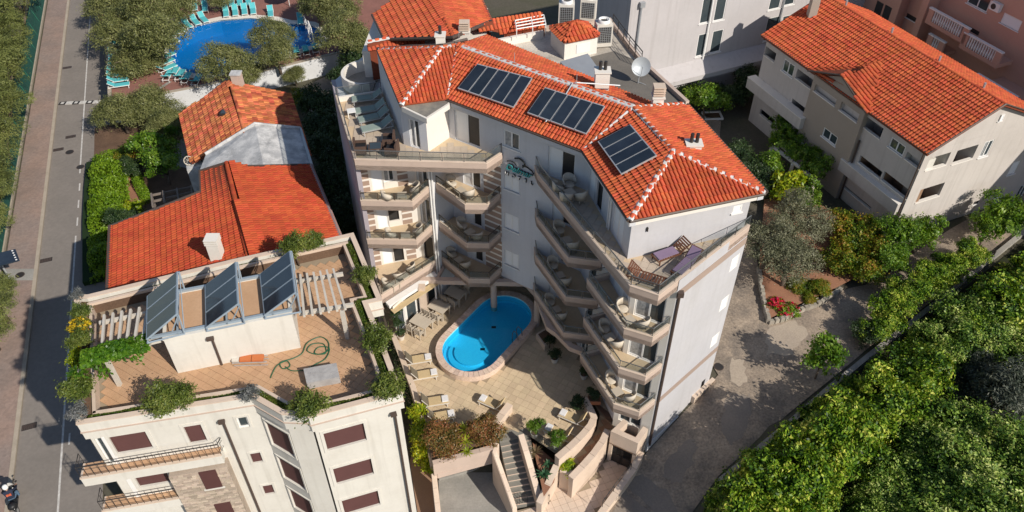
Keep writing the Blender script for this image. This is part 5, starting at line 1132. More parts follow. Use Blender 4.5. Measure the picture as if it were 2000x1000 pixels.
for pts in ([bl[0] + bn * .1 - bd * .5, bl[1] + bn * .1 + bd * .05], [bl[0] + bn * 2.75 - bd * .5, bl[1] + bn * 2.75 + bd * .05]): q = B(); strip(q, [tuple(p.xy) for p in pts], .12, 10.73, 10.86); q.build('beam', bluesteel, fr_)
for f in (.12, .5, .86): p = bl[0].lerp(bl[1], f); q = B(); strip(q, [tuple((p + bn * .1).xy), tuple((p + bn * 2.8).xy)], .08, 10.735, 10.84); q.build('cross_beam', bluesteel, fr_)
# things left on the roof terrace
hose = thing('garden_hose', 'green garden hose lying in loose coils on terracotta tiles', 'hose', A(605, 690, 8.37)); hp = [(528, 738), (540, 715), (560, 705), (566, 715), (552, 720), (548, 708), (572, 700), (590, 690), (600, 670), (625, 658), (641, 668), (640, 685), (620, 692), (600, 685), (610, 672), (632, 672), (636, 690), (615, 690), (622, 678), (643, 680), (636, 700), (615, 712), (595, 722), (570, 724), (556, 715)]
P_ = [A(u, v, 8.385 + .012 * (i % 3)) for i, (u, v) in enumerate(hp)]; sm = []
for i in range(len(P_) - 1):
    a_, b_, c_, d_ = P_[max(0, i - 1)], P_[i], P_[i + 1], P_[min(len(P_) - 1, i + 2)]
    for j in range(6): t_ = j / 6; sm.append(.5 * ((2 * b_) + (c_ - a_) * t_ + (2 * a_ - 5 * b_ + 4 * c_ - d_) * t_ ** 2 + (3 * b_ - a_ - 3 * c_ + d_) * t_ ** 3))
q = B(); q.tube(sm + [A(585, 652, 8.4), A(583, 640, 8.4)][:0], .025, 5); q.build('coil', hosem, hose)
tr = thing('covered_crate', 'grey tarpaulin covered box on terracotta roof terrace', 'box', A(630, 745, 8.36)); tp_ = [A(u, v, 8.36) for u, v in ((602, 760), (666, 748), (660, 722), (596, 733))]; q = B(); q.prism([p.xy for p in tp_], 8.36, lambda p: 8.78 + (p[1] - tp_[0].y) * .06); q.build('cover', tarp, tr)
q = B(); [q.box(-.5, .5, -.04, .04, .0, .02, Matrix.Translation(tp_[0].lerp(tp_[2], .5) + Vector((0, 0, .45)))) for _ in range(1)]; q.build('fold', tarp, tr)
dk = thing('folded_deck_chair', 'folded orange deck chair lying flat against the white stairhead', 'deck chair', A(488, 706, 8.37)); dp = [A(u, v, 8.5) for u, v in ((453, 708), (521, 706), (523, 694), (455, 696))]
for i, (f0, f1, m_) in enumerate(((0, .2, potw), (.22, .55, orange_f), (.57, .9, orange_f))): q = B(); q.prism([dp[0].lerp(dp[1], f0), dp[0].lerp(dp[1], f1), dp[3].lerp(dp[2], f1), dp[3].lerp(dp[2], f0)], 8.5, 8.6); q.build('cushion', m_, dk)
for a_, b_ in ((0, 1), (3, 2)): q = B(); q.tube([dp[a_] + Vector((0, 0, -.05)), dp[b_] + Vector((0, 0, -.03))], .025, 5); q.tube([dp[a_] + Vector((.1, -.1, -.12)), dp[b_] + Vector((.05, -.1, -.12))], .02, 5); q.build('frame_tube', alu, dk)
# ------------------------------------------------------------------ red-roofed house, old house, second pool (upper left)
def slab_roof(parent, faces, m, name='roof', depth=.14, **k):
    b = B()
    for f in faces:
        n = len(f); b.add(list(f) + [p - Vector((0, 0, depth)) for p in f], [tuple(range(n)), tuple(range(n, 2 * n))[::-1]] + [(n + i, n + (i + 1) % n, (i + 1) % n, i) for i in range(n)])
    o = b.build(name, under, parent); roof_tiles(o, faces, m, **k); return o
rh = thing('red_roofed_house', 'house with large plain red tiled roof behind the cream house', 'building', (-17, 36, -3))
g0_, g1_ = A(443, 319, 7.9), A(490, 522, 7.9); le0, le1 = A(215, 443, 5.5), A(210, 575, 5.5); nl = (le1 - le0).cross(g0_ - le0).normalized()
def pl(u, v): return onplane(u, v, le0, nl)
re0, re1 = A(607, 323, 6.5), A(668, 470, 6.5)
left_f = [le0, le1, g1_, g0_, pl(390, 335), pl(392, 375), pl(300, 411)]; right_f = [re1, re0, A(483, 326, 7.75), g0_, g1_]
rr = slab_roof(rh, [left_f, right_f], tile_r, individual=300, w_=.21, l_=.34)
ridge(rr, g0_, g1_, tile_r, .36, .15, .4, .06, False)
def edge(parent, pts, m=gutter, r=.09, name='verge_board'): b = B(); b.tube([p + Vector((0, 0, .05)) for p in pts], r, 5); b.build(name, m, parent)
edge(rr, [le1, le0], gutter, .13); edge(rr, [le0, pl(300, 411), pl(392, 375), pl(390, 335), g0_, A(483, 326, 7.75), re0]); edge(rr, [re0, re1], mat('pinkish_fascia', (.34, .26, .25), .8), .13)
b = B(); b.prism([p.xy + Vector((.0, 0)) for p in (le1 + Vector((.35, 0, 0)), re1 - Vector((.3, 0, 0)), re0 - Vector((.3, .1, 0)), g0_ - Vector((0, .2, 0)), pl(392, 375) + Vector((.2, -.2, 0)), le0 + Vector((.35, -.1, 0)))], -3.1, 5.2); b.build('wall', white_w, rh)
c = pl(425, 500); b = B(); b.box(c.x - .32, c.x + .32, c.y - .3, c.y + .3, c.z - .4, c.z + 1.0); ch = b.build('chimney', hotel_warm, rh)
for i in range(3): b = B(); b.box(c.x - .36, c.x + .36, c.y - .34, c.y + .34, c.z + 1.02 + i * .14, c.z + 1.09 + i * .14); b.build('louvre', hotel_warm, ch)
# timber frame beside it
fr2 = thing('timber_frame', 'grey timber pergola frame against red roofed house garden side', 'pergola', A(330, 400, -3)); tp2 = [A(u, v, 1.8) for u, v in ((295, 382), (318, 377), (345, 372), (373, 366))]; bt2 = [A(u, v, 1.8) for u, v in ((298, 407), (321, 400), (348, 393), (375, 386))]
wood = mat('weathered_wood', (.20, .165, .14), .9, (.14, .115, .10), 3, .7, fine=.2)
for p, q2 in zip(tp2, bt2): b = B(); strip(b, [tuple(p.xy), tuple(q2.xy)], .12, 1.85, 2.02); b.build('rafter', wood, fr2); b = B(); b.box(p.x - .06, p.x + .06, p.y - .06, p.y + .06, -3, 1.85); b.build('post', wood, fr2)
for f in (.0, .5): b = B(); strip(b, [tuple(tp2[0].lerp(bt2[0], f).xy), tuple(tp2[3].lerp(bt2[3], f).xy)], .1, 1.7, 1.85); b.build('beam', wood, fr2)
b = B(); strip(b, [tuple((tp2[0] + Vector((-.1, .1, 0))).xy), tuple((tp2[3] + Vector((.1, .1, 0))).xy)], .05, -3, .6); b.build('screen', iron, fr2)
# old house
oh = thing('old_house', 'old house with patchy weathered terracotta roof', 'building', (-19, 50, -3))
O0, O1 = A(449, 158, 6.6), A(480, 268, 6.6); ol0, ol1 = A(352, 223, 4.5), A(374, 318, 4.5); or0, or1 = A(566, 183, 4.7), A(606, 306, 4.7)
orf = slab_roof(oh, [[ol0, ol1, O1, O0], [or1, or0, O0, O1]], tile_o, individual=300, w_=.27, l_=.4); ridge(orf, O0, O1, tile_o, .4, .12, .42, .03, False)
b = B(); b.prism([p.xy for p in (ol0 + Vector((.3, -.3, 0)), ol1 + Vector((.3, 0, 0)), or1 - Vector((.3, 0, 0)), or0 - Vector((.3, .3, 0)))], -3.1, 4.3); b.add([ol0 + Vector((.3, -.2, -.1)), or0 + Vector((-.3, -.2, -.1)), O0 + Vector((0, -.2, -.1))], [(0, 1, 2)]); b.build('wall', white_w, oh)
nlo = (ol1 - ol0).cross(O0 - ol0).normalized(); c = onplane(446, 221, ol0, nlo); b = B(); b.box(c.x - .55, c.x + .55, c.y - .3, c.y + .3, c.z - .05, c.z + .12); sk = b.build('skylight', iron, oh); b = B(); b.box(c.x - .47, c.x + .47, c.y - .22, c.y + .22, c.z + .121, c.z + .13); b.build('pane', glass_d, sk)
c = A(466, 165, 6.4); b = B(); b.box(c.x - .35, c.x + .35, c.y - .3, c.y + .3, c.z - .6, c.z + .9); ch = b.build('chimney', taupe, oh); b = B(); b.box(c.x - .4, c.x + .4, c.y - .35, c.y + .35, c.z + .901, c.z + 1.0); b.build('cap', oldwhite, ch)
# limewashed roof between the two
lw = thing('limewashed_shed', 'building with rough limewashed grey white roof between red roofs', 'building', (-16, 43, -3)); w0, w1, w2, w3, w4, w5 = A(402, 302, 5.6), A(498, 243, 7.0), A(587, 252, 6.2), A(610, 326, 6.3), A(516, 330, 7.0), A(388, 338, 5.7)
b = B(); lf2 = [[w5, w4, w1, w0], [w3, w2, w1, w4]]
for f in lf2: n = 4; b.add(list(f) + [Vector((p.x, p.y, 5.0)) for p in f], [tuple(range(n)), *[(n + i, n + (i + 1) % n, (i + 1) % n, i) for i in range(n)]])
b.build('roof', oldwhite, lw); b = B(); b.prism([p.xy for p in (w5, w4, w3, w2, w1, w0)], -3, 5.0); b.build('wall', white_w, lw)
b = B(); b.tube([w0 + Vector((0, 0, .05)), w1 + Vector((0, 0, .05)), w2 + Vector((0, 0, .05))], .14, 6); b.build('flashing', oldwhite, lw); b = B(); b.tube([w2 + Vector((0, 0, .05)), w3 + Vector((0, 0, .05))], .1, 6); b.build('flashing', galv, lw)
for i, (u, v) in enumerate(((370, 322), (384, 320))):
    p = A(u, v, 4.2); t = thing('wagon_wheel', ('left' if i == 0 else 'right') + ' one of two old wagon wheels leaning at limewashed roof', 'wheel', p); b = B(); r = .3
    b.tube([Vector((r * math.cos(a), 0, r + r * math.sin(a))) for a in np.linspace(0, 2 * math.pi, 21)], .035, 5, cap=False); b.build('rim', rattan, t, True, True); b = B(); b.tube([(0, -.06, r), (0, .06, r)], .06, 8); b.build('hub', rattan, t, True, True)
    for k in range(8): a = k * math.pi / 4; b = B(); b.tube([(0, 0, r), (r * math.cos(a), 0, r + r * math.sin(a))], .016, 4); b.build('spoke', rattan, t, True, True)
    t.rotation_euler = (-.5, 0, .3)
b = B(); b.prism([A(u, v, 4.0) for u, v in ((366, 335), (396, 330), (396, 318), (364, 322))], -3, 4.15); b.build('ledge', oldwhite, lw)
# ---- second pool on its deck
DZ = -1.2
deck = [A(u, v, DZ) for u, v in ((216, 205), (294, 190), (400, 170), (518, 141), (648, 109), (700, 96), (760, 40), (760, -80), (150, -80), (208, 80))]
p2 = [A(u, v, DZ) for u, v in ((328, 108), (332, 88), (342, 75), (356, 64), (385, 50), (430, 40), (490, 36), (535, 40), (562, 47), (585, 48), (606, 50), (622, 58), (629, 72), (620, 86), (592, 95), (555, 105), (500, 119), (450, 136), (405, 146), (372, 144), (345, 130))]
P2 = [tuple(p.xy) for p in p2][::-1]; D2 = [tuple(p.xy) for p in deck]; n = len(D2); m_ = len(P2)
v, e, f, *_ = mg.delaunay_2d_cdt([Vector(p) for p in D2 + P2], [(i, (i + 1) % n) for i in range(n)] + [(n + i, n + (i + 1) % m_) for i in range(m_)], [], 0, 1e-4)
cen_ = lambda q: (sum(v[i].x for i in q) / len(q), sum(v[i].y for i in q) / len(q))
struct(mesh('pool_deck', [(p.x, p.y, DZ) for p in v], [tuple(q) for q in f if inpoly(*cen_(q), D2) and not inpoly(*cen_(q), P2)], redpave))
b = B(); strip(b, [A(u, v_, DZ).xy for u, v_ in ((300, 183), (335, 160))], .3, DZ + .004, DZ + .02); struct(b.build('deck_path', concrete))
pl2 = thing('swimming_pool', 'large deep blue free-form pool with white coping among olive trees', 'pool', (*A(470, 90, DZ).xy, DZ))
b = B(); strip(b, P2, -.8, DZ - .1, DZ + .06, True); b.build('coping', mat('white_coping', (.74, .69, .62), .7, (.64, .58, .51), 2, .6, fine=.15), pl2)
b = B(); N = len(P2); b.add([(x, y, DZ + .05) for x, y in P2] + [(x, y, DZ - 1.6) for x, y in P2], [((i + 1) % N, i, N + i, N + (i + 1) % N) for i in range(N)] + [tuple(range(N, 2 * N))]); b.build('basin', pool_d, pl2)
b = B(); b.add([(x, y, DZ - .1) for x, y in P2], [tuple(range(N))]); b.build('water', watermat('blue_pool_water', (.46, .74, .93)), pl2)
for u, v_ in ((598, 56), (606, 66)):
    p = A(u, v_, DZ); b = B(); b.tube([p, p + Vector((0, 0, 1.4)), p + Vector((.5, -1.2, 1.2)), p + Vector((.8, -2.2, -.2))], .06, 6); b.build('slide_rail', white_p, pl2)
dw = thing('deck_wall', 'long white retaining wall below the deep blue pool', 'wall', A(400, 172, -3)); b = B(); strip(b, [tuple(A(u, v_, DZ + .1).xy) for u, v_ in ((214, 206), (294, 189), (400, 169), (518, 140), (648, 108), (705, 94))], .25, -3.1, DZ + .12); b.build('wall', mat('white_retaining', (.62, .63, .65), .9, (.54, .55, .57), .4, .7, fine=.06, dirt=(.4, .4, .4), dscale=.3, damt=.4), dw); b = B(); strip(b, [tuple(A(u, v_, DZ + .1).xy) for u, v_ in ((214, 206), (294, 189), (400, 169), (518, 140), (648, 108), (705, 94))], .32, DZ + .121, DZ + .19); b.build('coping', kerbm, dw)
rw_ = thing('road_wall', 'low rendered wall between the road and pool loungers', 'wall', A(210, 190, -3)); b = B(); strip(b, [tuple(A(u, v_, DZ + .1).xy) for u, v_ in ((207, 60), (212, 205))], .3, -3.1, DZ + .25); b.build('wall', kerbm, rw_)
# ------------------------------------------------------------------ apartment building (right), grey block (rear), salmon block (top right)
def hole_px(W, tl, br):
    s0, z1 = onwallpx(W, *tl); s1, z0 = onwallpx(W, *br); return max(.05, min(s0, s1)), min(W.len - .05, max(s0, s1)), min(z0, z1), min(W.z1 - .1, max(z0, z1))
def room(W, parent, a0, a1, z0, z1, dep, back, door, name='loggia'):
    """Recessed balcony: real opening over a parapet, floor lower than the sill, side walls, back wall with a glazed door."""
    W.hole(a0, a1, z0, z1, .16); zf = z0 - .8; b = B(); n0, n1 = -.16, -dep
    q = [W.P(a, z, n) for z in (zf, z1) for a, n in ((a0, n0), (a1, n0), (a1, n1), (a0, n1))]
    b.add(q, [(0, 1, 2, 3), (7, 6, 5, 4), (2, 6, 7, 3), (0, 3, 7, 4), (1, 5, 6, 2)]); b.add([W.P(a0, zf, n0), W.P(a1, zf, n0), W.P(a1, z0, n0), W.P(a0, z0, n0)], [(3, 2, 1, 0)]); o = b.build(name, back or beigew, parent)
    b = B(); W.box(b, a0 + .01, a1 - .01, zf + .004, zf + .02, n1 + .01, n0 - .01); b.build('floor', ramp_t, o)
    if door: b = B(); w_ = a1 - a0; W.box(b, a0 + w_ * .4, a0 + w_ * .92, zf + .03, z1 - .15, n1 + .004, n1 + .05); b.build('door', glass_d, o); b = B(); W.box(b, a0 + w_ * .64, a0 + w_ * .68, zf + .03, z1 - .15, n1 + .051, n1 + .07); b.build('door_frame', white_p, o)
    b = B(); W.box(b, a0 - .03, a1 + .03, z0 - .05, z0 + .02, -.18, .05); b.build('sill', hotel_warm, o)
def loggia(W, parent, tl, br, dep=1.35, back=None, door=True, name='loggia'):
    a0, a1, z0, z1 = hole_px(W, tl, br); room(W, parent, a0, a1, z0, z1, dep, back, door, name)
def win_px(W, parent, tl, br, kind='pane2', sill=None):
    a0, a1, z0, z1 = hole_px(W, tl, br); return window(W, parent, a0, a1, z0, z1, kind, .06, 'window', sill or white_p)
ab = thing('apartment_building', 'three storey beige apartment building with big orange roof at right', 'building', (26, 45, .4))
EZ = 8.0; Cr, Lr = A(1812, 302, EZ), A(1487, 69, EZ); e_ = (Lr - Cr).normalized(); g_ = Vector((-e_.y, e_.x, 0)); g_ = g_ if g_.x > 0 else -g_
HW = 5.25; rz_ = EZ + 2.35
ov = .35; wl0, wl1 = Lr + g_ * ov + e_ * -.35, Cr + g_ * ov + e_ * .35        # wall line under the eave, left to right seen from outside
Wm = Wall(wl0, wl1, .2, EZ - .12); Wg = Wall(wl1, wl1 + g_ * (2 * HW - 2 * ov), .2, EZ - .12)
# long facade
win_px(Wm, ab, (1532.5, 114), (1547, 152)); win_px(Wm, ab, (1742, 267), (1762, 306))
loggia(Wm, ab, (1495, 89), (1512, 122)); loggia(Wm, ab, (1558, 134), (1588, 178)); loggia(Wm, ab, (1688, 224), (1718, 272))
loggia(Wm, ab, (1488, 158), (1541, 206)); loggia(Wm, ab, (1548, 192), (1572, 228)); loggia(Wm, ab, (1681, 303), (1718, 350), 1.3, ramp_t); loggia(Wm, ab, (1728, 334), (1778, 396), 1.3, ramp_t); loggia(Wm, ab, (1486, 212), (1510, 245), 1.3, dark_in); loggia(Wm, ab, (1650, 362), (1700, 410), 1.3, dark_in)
loggia(Wm, ab, (1772, 296), (1802, 336), 1.2, white_w, False)
Wm.build('facade', beigew, ab)
def band(W, tl, br, dz, n=.1, m=beigew, zlow=None):
    a0, a1, z0, z1 = hole_px(W, tl, br); b = B(); W.box(b, a0, a1, z0, z0 + dz, .0, n); b.build('balcony_parapet', m, ab)
s0, zz = onwallpx(Wm, 1470, 171); s1, _ = onwallpx(Wm, 1578, 238); b = B(); Wm.box(b, -.35, s1, 3.55, 4.45, .0, .75); b.build('balcony_parapet', beigew, ab); b = B(); Wm.box(b, -.37, s1 + .02, 4.451, 4.5, .0, .78); b.build('coping', hotel_warm, ab)
s0, _ = onwallpx(Wm, 1655, 300); b = B(); Wm.box(b, s0, Wm.len - .15, 2.75, 3.65, .0, .45); b.build('balcony_parapet', beigew, ab); b = B(); Wm.box(b, s0 - .02, Wm.len - .14, 3.651, 3.7, .0, .48); b.build('coping', hotel_warm, ab)
# greige bay with its own little gable
a0, _ = onwallpx(Wm, 1594, 160); a1, _ = onwallpx(Wm, 1690, 240); bp0, bp1 = Vector(Wm.P(a0, 0, .35)), Vector(Wm.P(a1, 0, .35)); Wb = Wall(bp0, bp1, .2, EZ - .1)
loggia(Wb, ab, (1593, 164), (1630, 208)); loggia(Wb, ab, (1644, 198), (1673, 240)); win_px(Wb, ab, (1610, 248), (1631, 286)); Wb.build('bay', browng, ab)
Wall(Vector(Wm.P(a0, 0, -.1)), bp0, .2, EZ - .1).build('bay_side', browng, ab); Wall(bp1, Vector(Wm.P(a1, 0, -.1)), .2, EZ - .1).build('bay_side', browng, ab)
b = B(); b.tube([Wm.P(a1 + .15, .3, .12), Wm.P(a1 + .15, EZ - 2.4, .12)], .06, 6); b.build('downspout', gutter, ab)
pk = (bp0 + bp1) / 2; b = B(); b.add([Vector((*bp0.xy, EZ - .1)), Vector((*bp1.xy, EZ - .1)), Vector((*pk.xy, EZ + 1.15))], [(0, 1, 2)]); b.build('bay_gable', browng, ab)
# gable end
for bl_, tr_ in (((1803.5, 333), (1861, 296)), ((1857, 321), (1914, 281))): loggia(Wg, ab, (bl_[0], tr_[1]), (tr_[0], bl_[1]), 1.2, beigew) if False else None
def quad_px(W, bl_, tr_): s0, z0 = onwallpx(W, *bl_); s1, z1 = onwallpx(W, *tr_); return s0, s1, z0, z1
def logq(bl_, tr_, back=beigew, door=True):
    s0, s1, z0, z1 = quad_px(Wg, bl_, tr_); z1 = min(z1, Wg.z1 - .1); room(Wg, ab, s0, s1, z0, z1, 1.3, back, door)
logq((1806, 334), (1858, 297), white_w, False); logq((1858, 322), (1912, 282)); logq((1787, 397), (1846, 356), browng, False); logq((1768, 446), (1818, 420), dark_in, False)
s0, s1, z0, z1 = quad_px(Wg, (1949, 237), (1962, 222)); window(Wg, ab, s0, s1, z0, z1, 'shutter1', -.05, 'window', white_p, False)
for bl_, tr_, k in (((1910, 309), (1943, 272), 'curtain2'), ((1966, 343), (1994, 313), 'shutter1'), ((1931, 410), (1960, 381), 'shutter'), ((1900, 400), (1913, 391), 'dark'), ((1975, 398), (2010, 358), 'pane2')): s0, s1, z0, z1 = quad_px(Wg, bl_, tr_); window(Wg, ab, s0, s1, z0, z1, k, .05, 'window', white_p)
Wg.z1 = EZ - .12; Wg.build('gable_wall', beigew, ab)
gm = wl1 + g_ * (HW - ov); b = B(); b.add([Vector((*wl1.xy, EZ - .13)), Vector((*(wl1 + g_ * (2 * HW - 2 * ov)).xy, EZ - .13)), Vector((*gm.xy, rz_ - .25))], [(0, 1, 2)]); b.build('gable', beigew, ab)
for s_ in (.1,): b = B(); b.tube([Wm.P(Wm.len - .1, .4, .1), Wm.P(Wm.len - .1, EZ - .2, .1)], .05, 6); b.build('downspout', gutter, ab)
inner = [wl0 + g_ * 1.55, wl1 + g_ * 1.55 + e_ * 1.5, wl1 + g_ * (2 * HW - 2 * ov) + e_ * 1.5, wl0 + g_ * (2 * HW - 2 * ov)]; b = B(); b.prism([p.xy for p in inner], .2, EZ - .15); b.build('core', beigew, ab)
Rr0, Rr1 = Vector((*(Lr + g_ * HW).xy, rz_)), Vector((*(Cr + g_ * HW).xy, rz_)); F0, F1 = Cr + g_ * 2 * HW, Lr + g_ * 2 * HW
main_f = [Lr, Cr, Rr1, Rr0]; back_f = [F0, F1, Rr0, Rr1]
arf = slab_roof(ab, [main_f, back_f], tile_h, individual=300, w_=.24, l_=.36); ridge(arf, Rr0, Rr1, tile_h, .4, .12, .40, .03, False)
edge(arf, [Lr, Cr], gutter, .09, 'gutter'); edge(arf, [Cr, Rr1, F0], gutter, .07); edge(arf, [Rr0, Lr], gutter, .06)
# dormer gable roof over the bay
nm = (Cr - Lr).cross(Rr0 - Lr).normalized(); nm = nm if nm.z > 0 else -nm; d0, d1 = Vector((*(bp0 - e_ * -.45 - g_ * .3).xy, EZ + .02)), Vector((*(bp1 + e_ * -.3 - g_ * .3).xy, EZ + .02)); dp_ = Vector((*(pk - g_ * .3).xy, EZ + 1.28)); t_ = (dp_.z - Lr.z) / (2.35 / HW); da = Vector((*(Lr + e_ * ((pk - Lr).dot(e_)) + g_ * t_).xy, dp_.z)); dl = Lr + e_ * ((d0 - Lr).dot(e_)); dr_ = Lr + e_ * ((d1 - Lr).dot(e_))
df = [[Vector((*dl.xy, EZ + .1)), d0, dp_, da], [d1, Vector((*dr_.xy, EZ + .1)), da, dp_]]
b = B(); [b.add(f, [tuple(range(4))]) for f in df]; dmr = b.build('dormer_roof', under, ab)
roof_tiles(dmr, [[d0, Vector((*dl.xy, EZ + .1)), da, dp_], [Vector((*dr_.xy, EZ + .1)), d1, dp_, da]], tile_h, .27, .37, 40, lift=.04); ridge(dmr, dp_, da, tile_h, white=False); edge(dmr, [d0, dp_, d1], gutter, .07); edge(dmr, [da, d1], gutter, .06)
for f in (.12, .4, .66, .88): p = Rr0.lerp(Rr1, f) + g_ * .35; b = B(); b.tube([p - Vector((0, 0, .1)), p + Vector((0, 0, .35))], .08, 6); b.build('vent_pipe', galv, ab)
b = B(); c = A(1590, 10, rz_); b.box(c.x - .3, c.x + .3, c.y - .3, c.y + .3, c.z - 1.4, c.z + .5); b.build('chimney', browng, ab)
# ---- grey block behind the hotel
gb = thing('grey_block', 'tall lilac grey building with sloping ledge behind the hotel', 'building', (18, 62, .5))
Wq = Wall((8.9, 56.7), (32, 67.1), -.5, 17.5)
for tl_, br_ in (((1374, -3), (1386, 43)), ((1401, -5), (1413, 38)), ((1365, 68), (1378, 107)), ((1393, 61), (1406, 100)), ((1509, -20), (1522, 16)), ((1500, 36), (1516, 75)), ((1530, 32), (1546, 70)), ((1535, -20), (1550, 8))): win_px(Wq, gb, tl_, br_, 'pane', white_p)
Wq.build('facade', greyw, gb)
Wall((4.0, 63.5), (8.9, 56.7), -.5, 17.5).build('side_wall', greyw, gb); b = B(); b.prism([(8.9, 56.9), (31.8, 67.3), (28, 78), (4.2, 67)], 0, 17.0); 
b = B(); Wq.box(b, 2.2, 22, 3.35, 3.75, .0, 1.25); lg = b.build('ledge', greyw, gb); b = B(); b.add([Wq.P(2.2, 4.5, .01), Wq.P(22, 4.5, .01), Wq.P(22, 3.76, 1.26), Wq.P(2.2, 3.76, 1.26)], [(0, 3, 2, 1)]); b.add([Wq.P(2.2, 4.5, .01), Wq.P(2.2, 3.76, 1.26), Wq.P(2.2, 3.76, .01)], [(0, 1, 2)]); b.build('ledge_slope', greyw, lg)
s_, z_ = onwallpx(Wq, 1252, 10); b = B(); b.tube([Wq.P(s_, z_, .1), Wq.P(s_ - .1, 4.4, .1)], .09, 7); Wq.box(b, s_ - .2, s_ + .2, z_ - .1, z_ + .3, .02, .3); b.build('downspout', galv, gb)
s_, z_ = onwallpx(Wq, 1388, 20); b = B(); b.tube([Wq.P(s_, 17, .1), Wq.P(s_, 4.4, .1)], .08, 7); b.build('downspout', white_p, gb); s_, _ = onwallpx(Wq, 1526, 20); b = B(); b.tube([Wq.P(s_, 17, .1), Wq.P(s_, 4.4, .1)], .07, 7); b.build('downspout', galv, gb)
for u in (1383, 1358): s_, z_ = onwallpx(Wq, u, 132); b = B(); Wq.box(b, s_ - .6, s_ + .6, 2.5, 2.95, .0, .04); b.build('vent', dark_in, gb)
# ---- salmon block
sb_ = thing('salmon_block', 'salmon pink apartment block with white balustrades at top right', 'building', (42, 48, .5))
fc = Cr + g_ * 15.5; Wp = Wall((fc + e_ * 30).xy, (fc - e_ * 18).xy, -.5, 15)
for tl_, br_, k in (((1733, -2), (1742, 20), 'dark'), ((1746, 5), (1756, 27), 'dark'), ((1880, 44), (1906, 80), 'dark'), ((1900, -25), (1926, 25), 'pane2'), ((1962, 24), (1988, 62), 'shutter1'), ((1935, 98), (1957, 124), 'shutter1'), ((1772, 25), (1802, 52), 'dark'), ((1818, 32), (1848, 65), 'dark')): win_px(Wp, sb_, tl_, br_, k)
Wp.build('facade', pinkw, sb_)
def pinkbalc(tl_, br_, zf=None, n=1.6):
    s0, zt = onwallpx(Wp, *tl_); s1, zb_ = onwallpx(Wp, *br_); z0 = min(zt, zb_); b = B(); Wp.box(b, s0, s1, z0 - .3, z0, .0, n); o = b.build('balcony', pinkw, sb_)
    b = B(); Wp.box(b, s0, s0 + .5, z0 + .001, z0 + .9, n - .18, n); Wp.box(b, s1 - .5, s1, z0 + .001, z0 + .9, n - .18, n); b.build('pier', pinkw, o); b = B(); Wp.box(b, s0 - .03, s1 + .03, z0 + .901, z0 + 1.0, n - .22, n + .04); b.build('hand_rail', white_p, o)
    x = s0 + .6
    while x < s1 - .55: b = B(); p = Vector(Wp.P(x, z0, n - .09)); b.lathe([(.05, 0), (.085, .25), (.05, .55), (.07, .9)], p, 8); b.build('baluster', white_p, o); x += .22
pinkbalc((1838, 30), (1926, 45)); pinkbalc((1836, 80), (1868, 95)); pinkbalc((1905, 78), (1985, 105)); pinkbalc((1960, 150), (2040, 190), n=3.2)
s_, z_ = onwallpx(Wp, 1949, 12); b = B(); Wp.box(b, s_ - .42, s_ + .42, z_ - .3, z_ + .3, .02, .35); ac = b.build('air_conditioner', white_p, sb_); b = B(); q = Vector(Wp.P(s_ - .1, z_, .36)); b.tube([q, q - Wp.n.to_3d() * .005], .22, 14); b.build('fan_grille', iron, ac)
b = B(); s_, _ = onwallpx(Wp, 1815, 40); Wp.box(b, s_ - .3, s_ + .3, -.5, 14, .0, 1.2); b.build('pier', pinkw, sb_); s_, _ = onwallpx(Wp, 1768, 30); b = B(); Wp.box(b, s_ - 5, s_, -.5, 14, .0, 1.0); b.build('projection', pinkw, sb_)
for ws in ((1733, 0), (1749, 8)):
    s_, z_ = onwallpx(Wp, *ws); b = B(); Wp.box(b, s_ - .1, s_ + .65, z_ - 1.2, z_ + .1, 1.0, 1.03); b.build('window', dark_in, sb_)
# ---- vine pergola and garden pieces beside the apartment building
vp = thing('vine_pergola', 'leafy vine over concrete pergola in front of apartment building', 'pergola', A(1530, 300, .5)); vb = [A(u, v, 2.6) for u, v in ((1508, 285), (1592, 352))]; vc = [A(u, v, 2.6) for u, v in ((1520, 240), (1612, 325))]
for pts in (vb, vc): b = B(); strip(b, [tuple(p.xy) for p in pts], .18, 2.45, 2.65); b.build('beam', hotel_warm, vp)
for f in np.linspace(0, 1, 7): b = B(); strip(b, [tuple(vb[0].lerp(vb[1], f).xy), tuple(vc[0].lerp(vc[1], f).xy)], .08, 2.651, 2.75); b.build('rafter', wood, vp)
for p in (vb[0], vb[1], vb[0].lerp(vb[1], .5)): b = B(); b.box(p.x - .1, p.x + .1, p.y - .1, p.y + .1, .3, 2.45); b.build('post', hotel_warm, vp)
lbv = []
for f in np.linspace(.02, .98, 11):
    for g2 in (.15, .6, 1.0):
        p = vb[0].lerp(vb[1], f).lerp(vc[0].lerp(vc[1], f), g2 + random.uniform(-.15, .15)); r_ = random.uniform(.35, .65); lbv.append((p.x, p.y, 2.75 + random.uniform(-.1, .35), r_, r_, r_ * .6))
        if random.random() < .35: lbv.append((p.x, p.y, 1.9, .3, .3, .7))
V, F = leaf_arrays(lbv, 15000, .17, 77, .2, 30, .55); fastmesh('vine_foliage', V - np.array(vp.location), F, G_fruit, vp)
for i, (u, v_, r_) in enumerate(((1496, 300, 0), (1560, 412, 0))): pass
yw = thing('yard_wall', 'low white wall around yard beneath the vine pergola', 'wall', A(1480, 320, .5)); b = B(); strip(b, [tuple(A(u, v_, .9).xy) for u, v_ in ((1466, 305), (1500, 345), (1560, 400))], .18, .1, .95); b.build('wall', hotel_warm, yw)
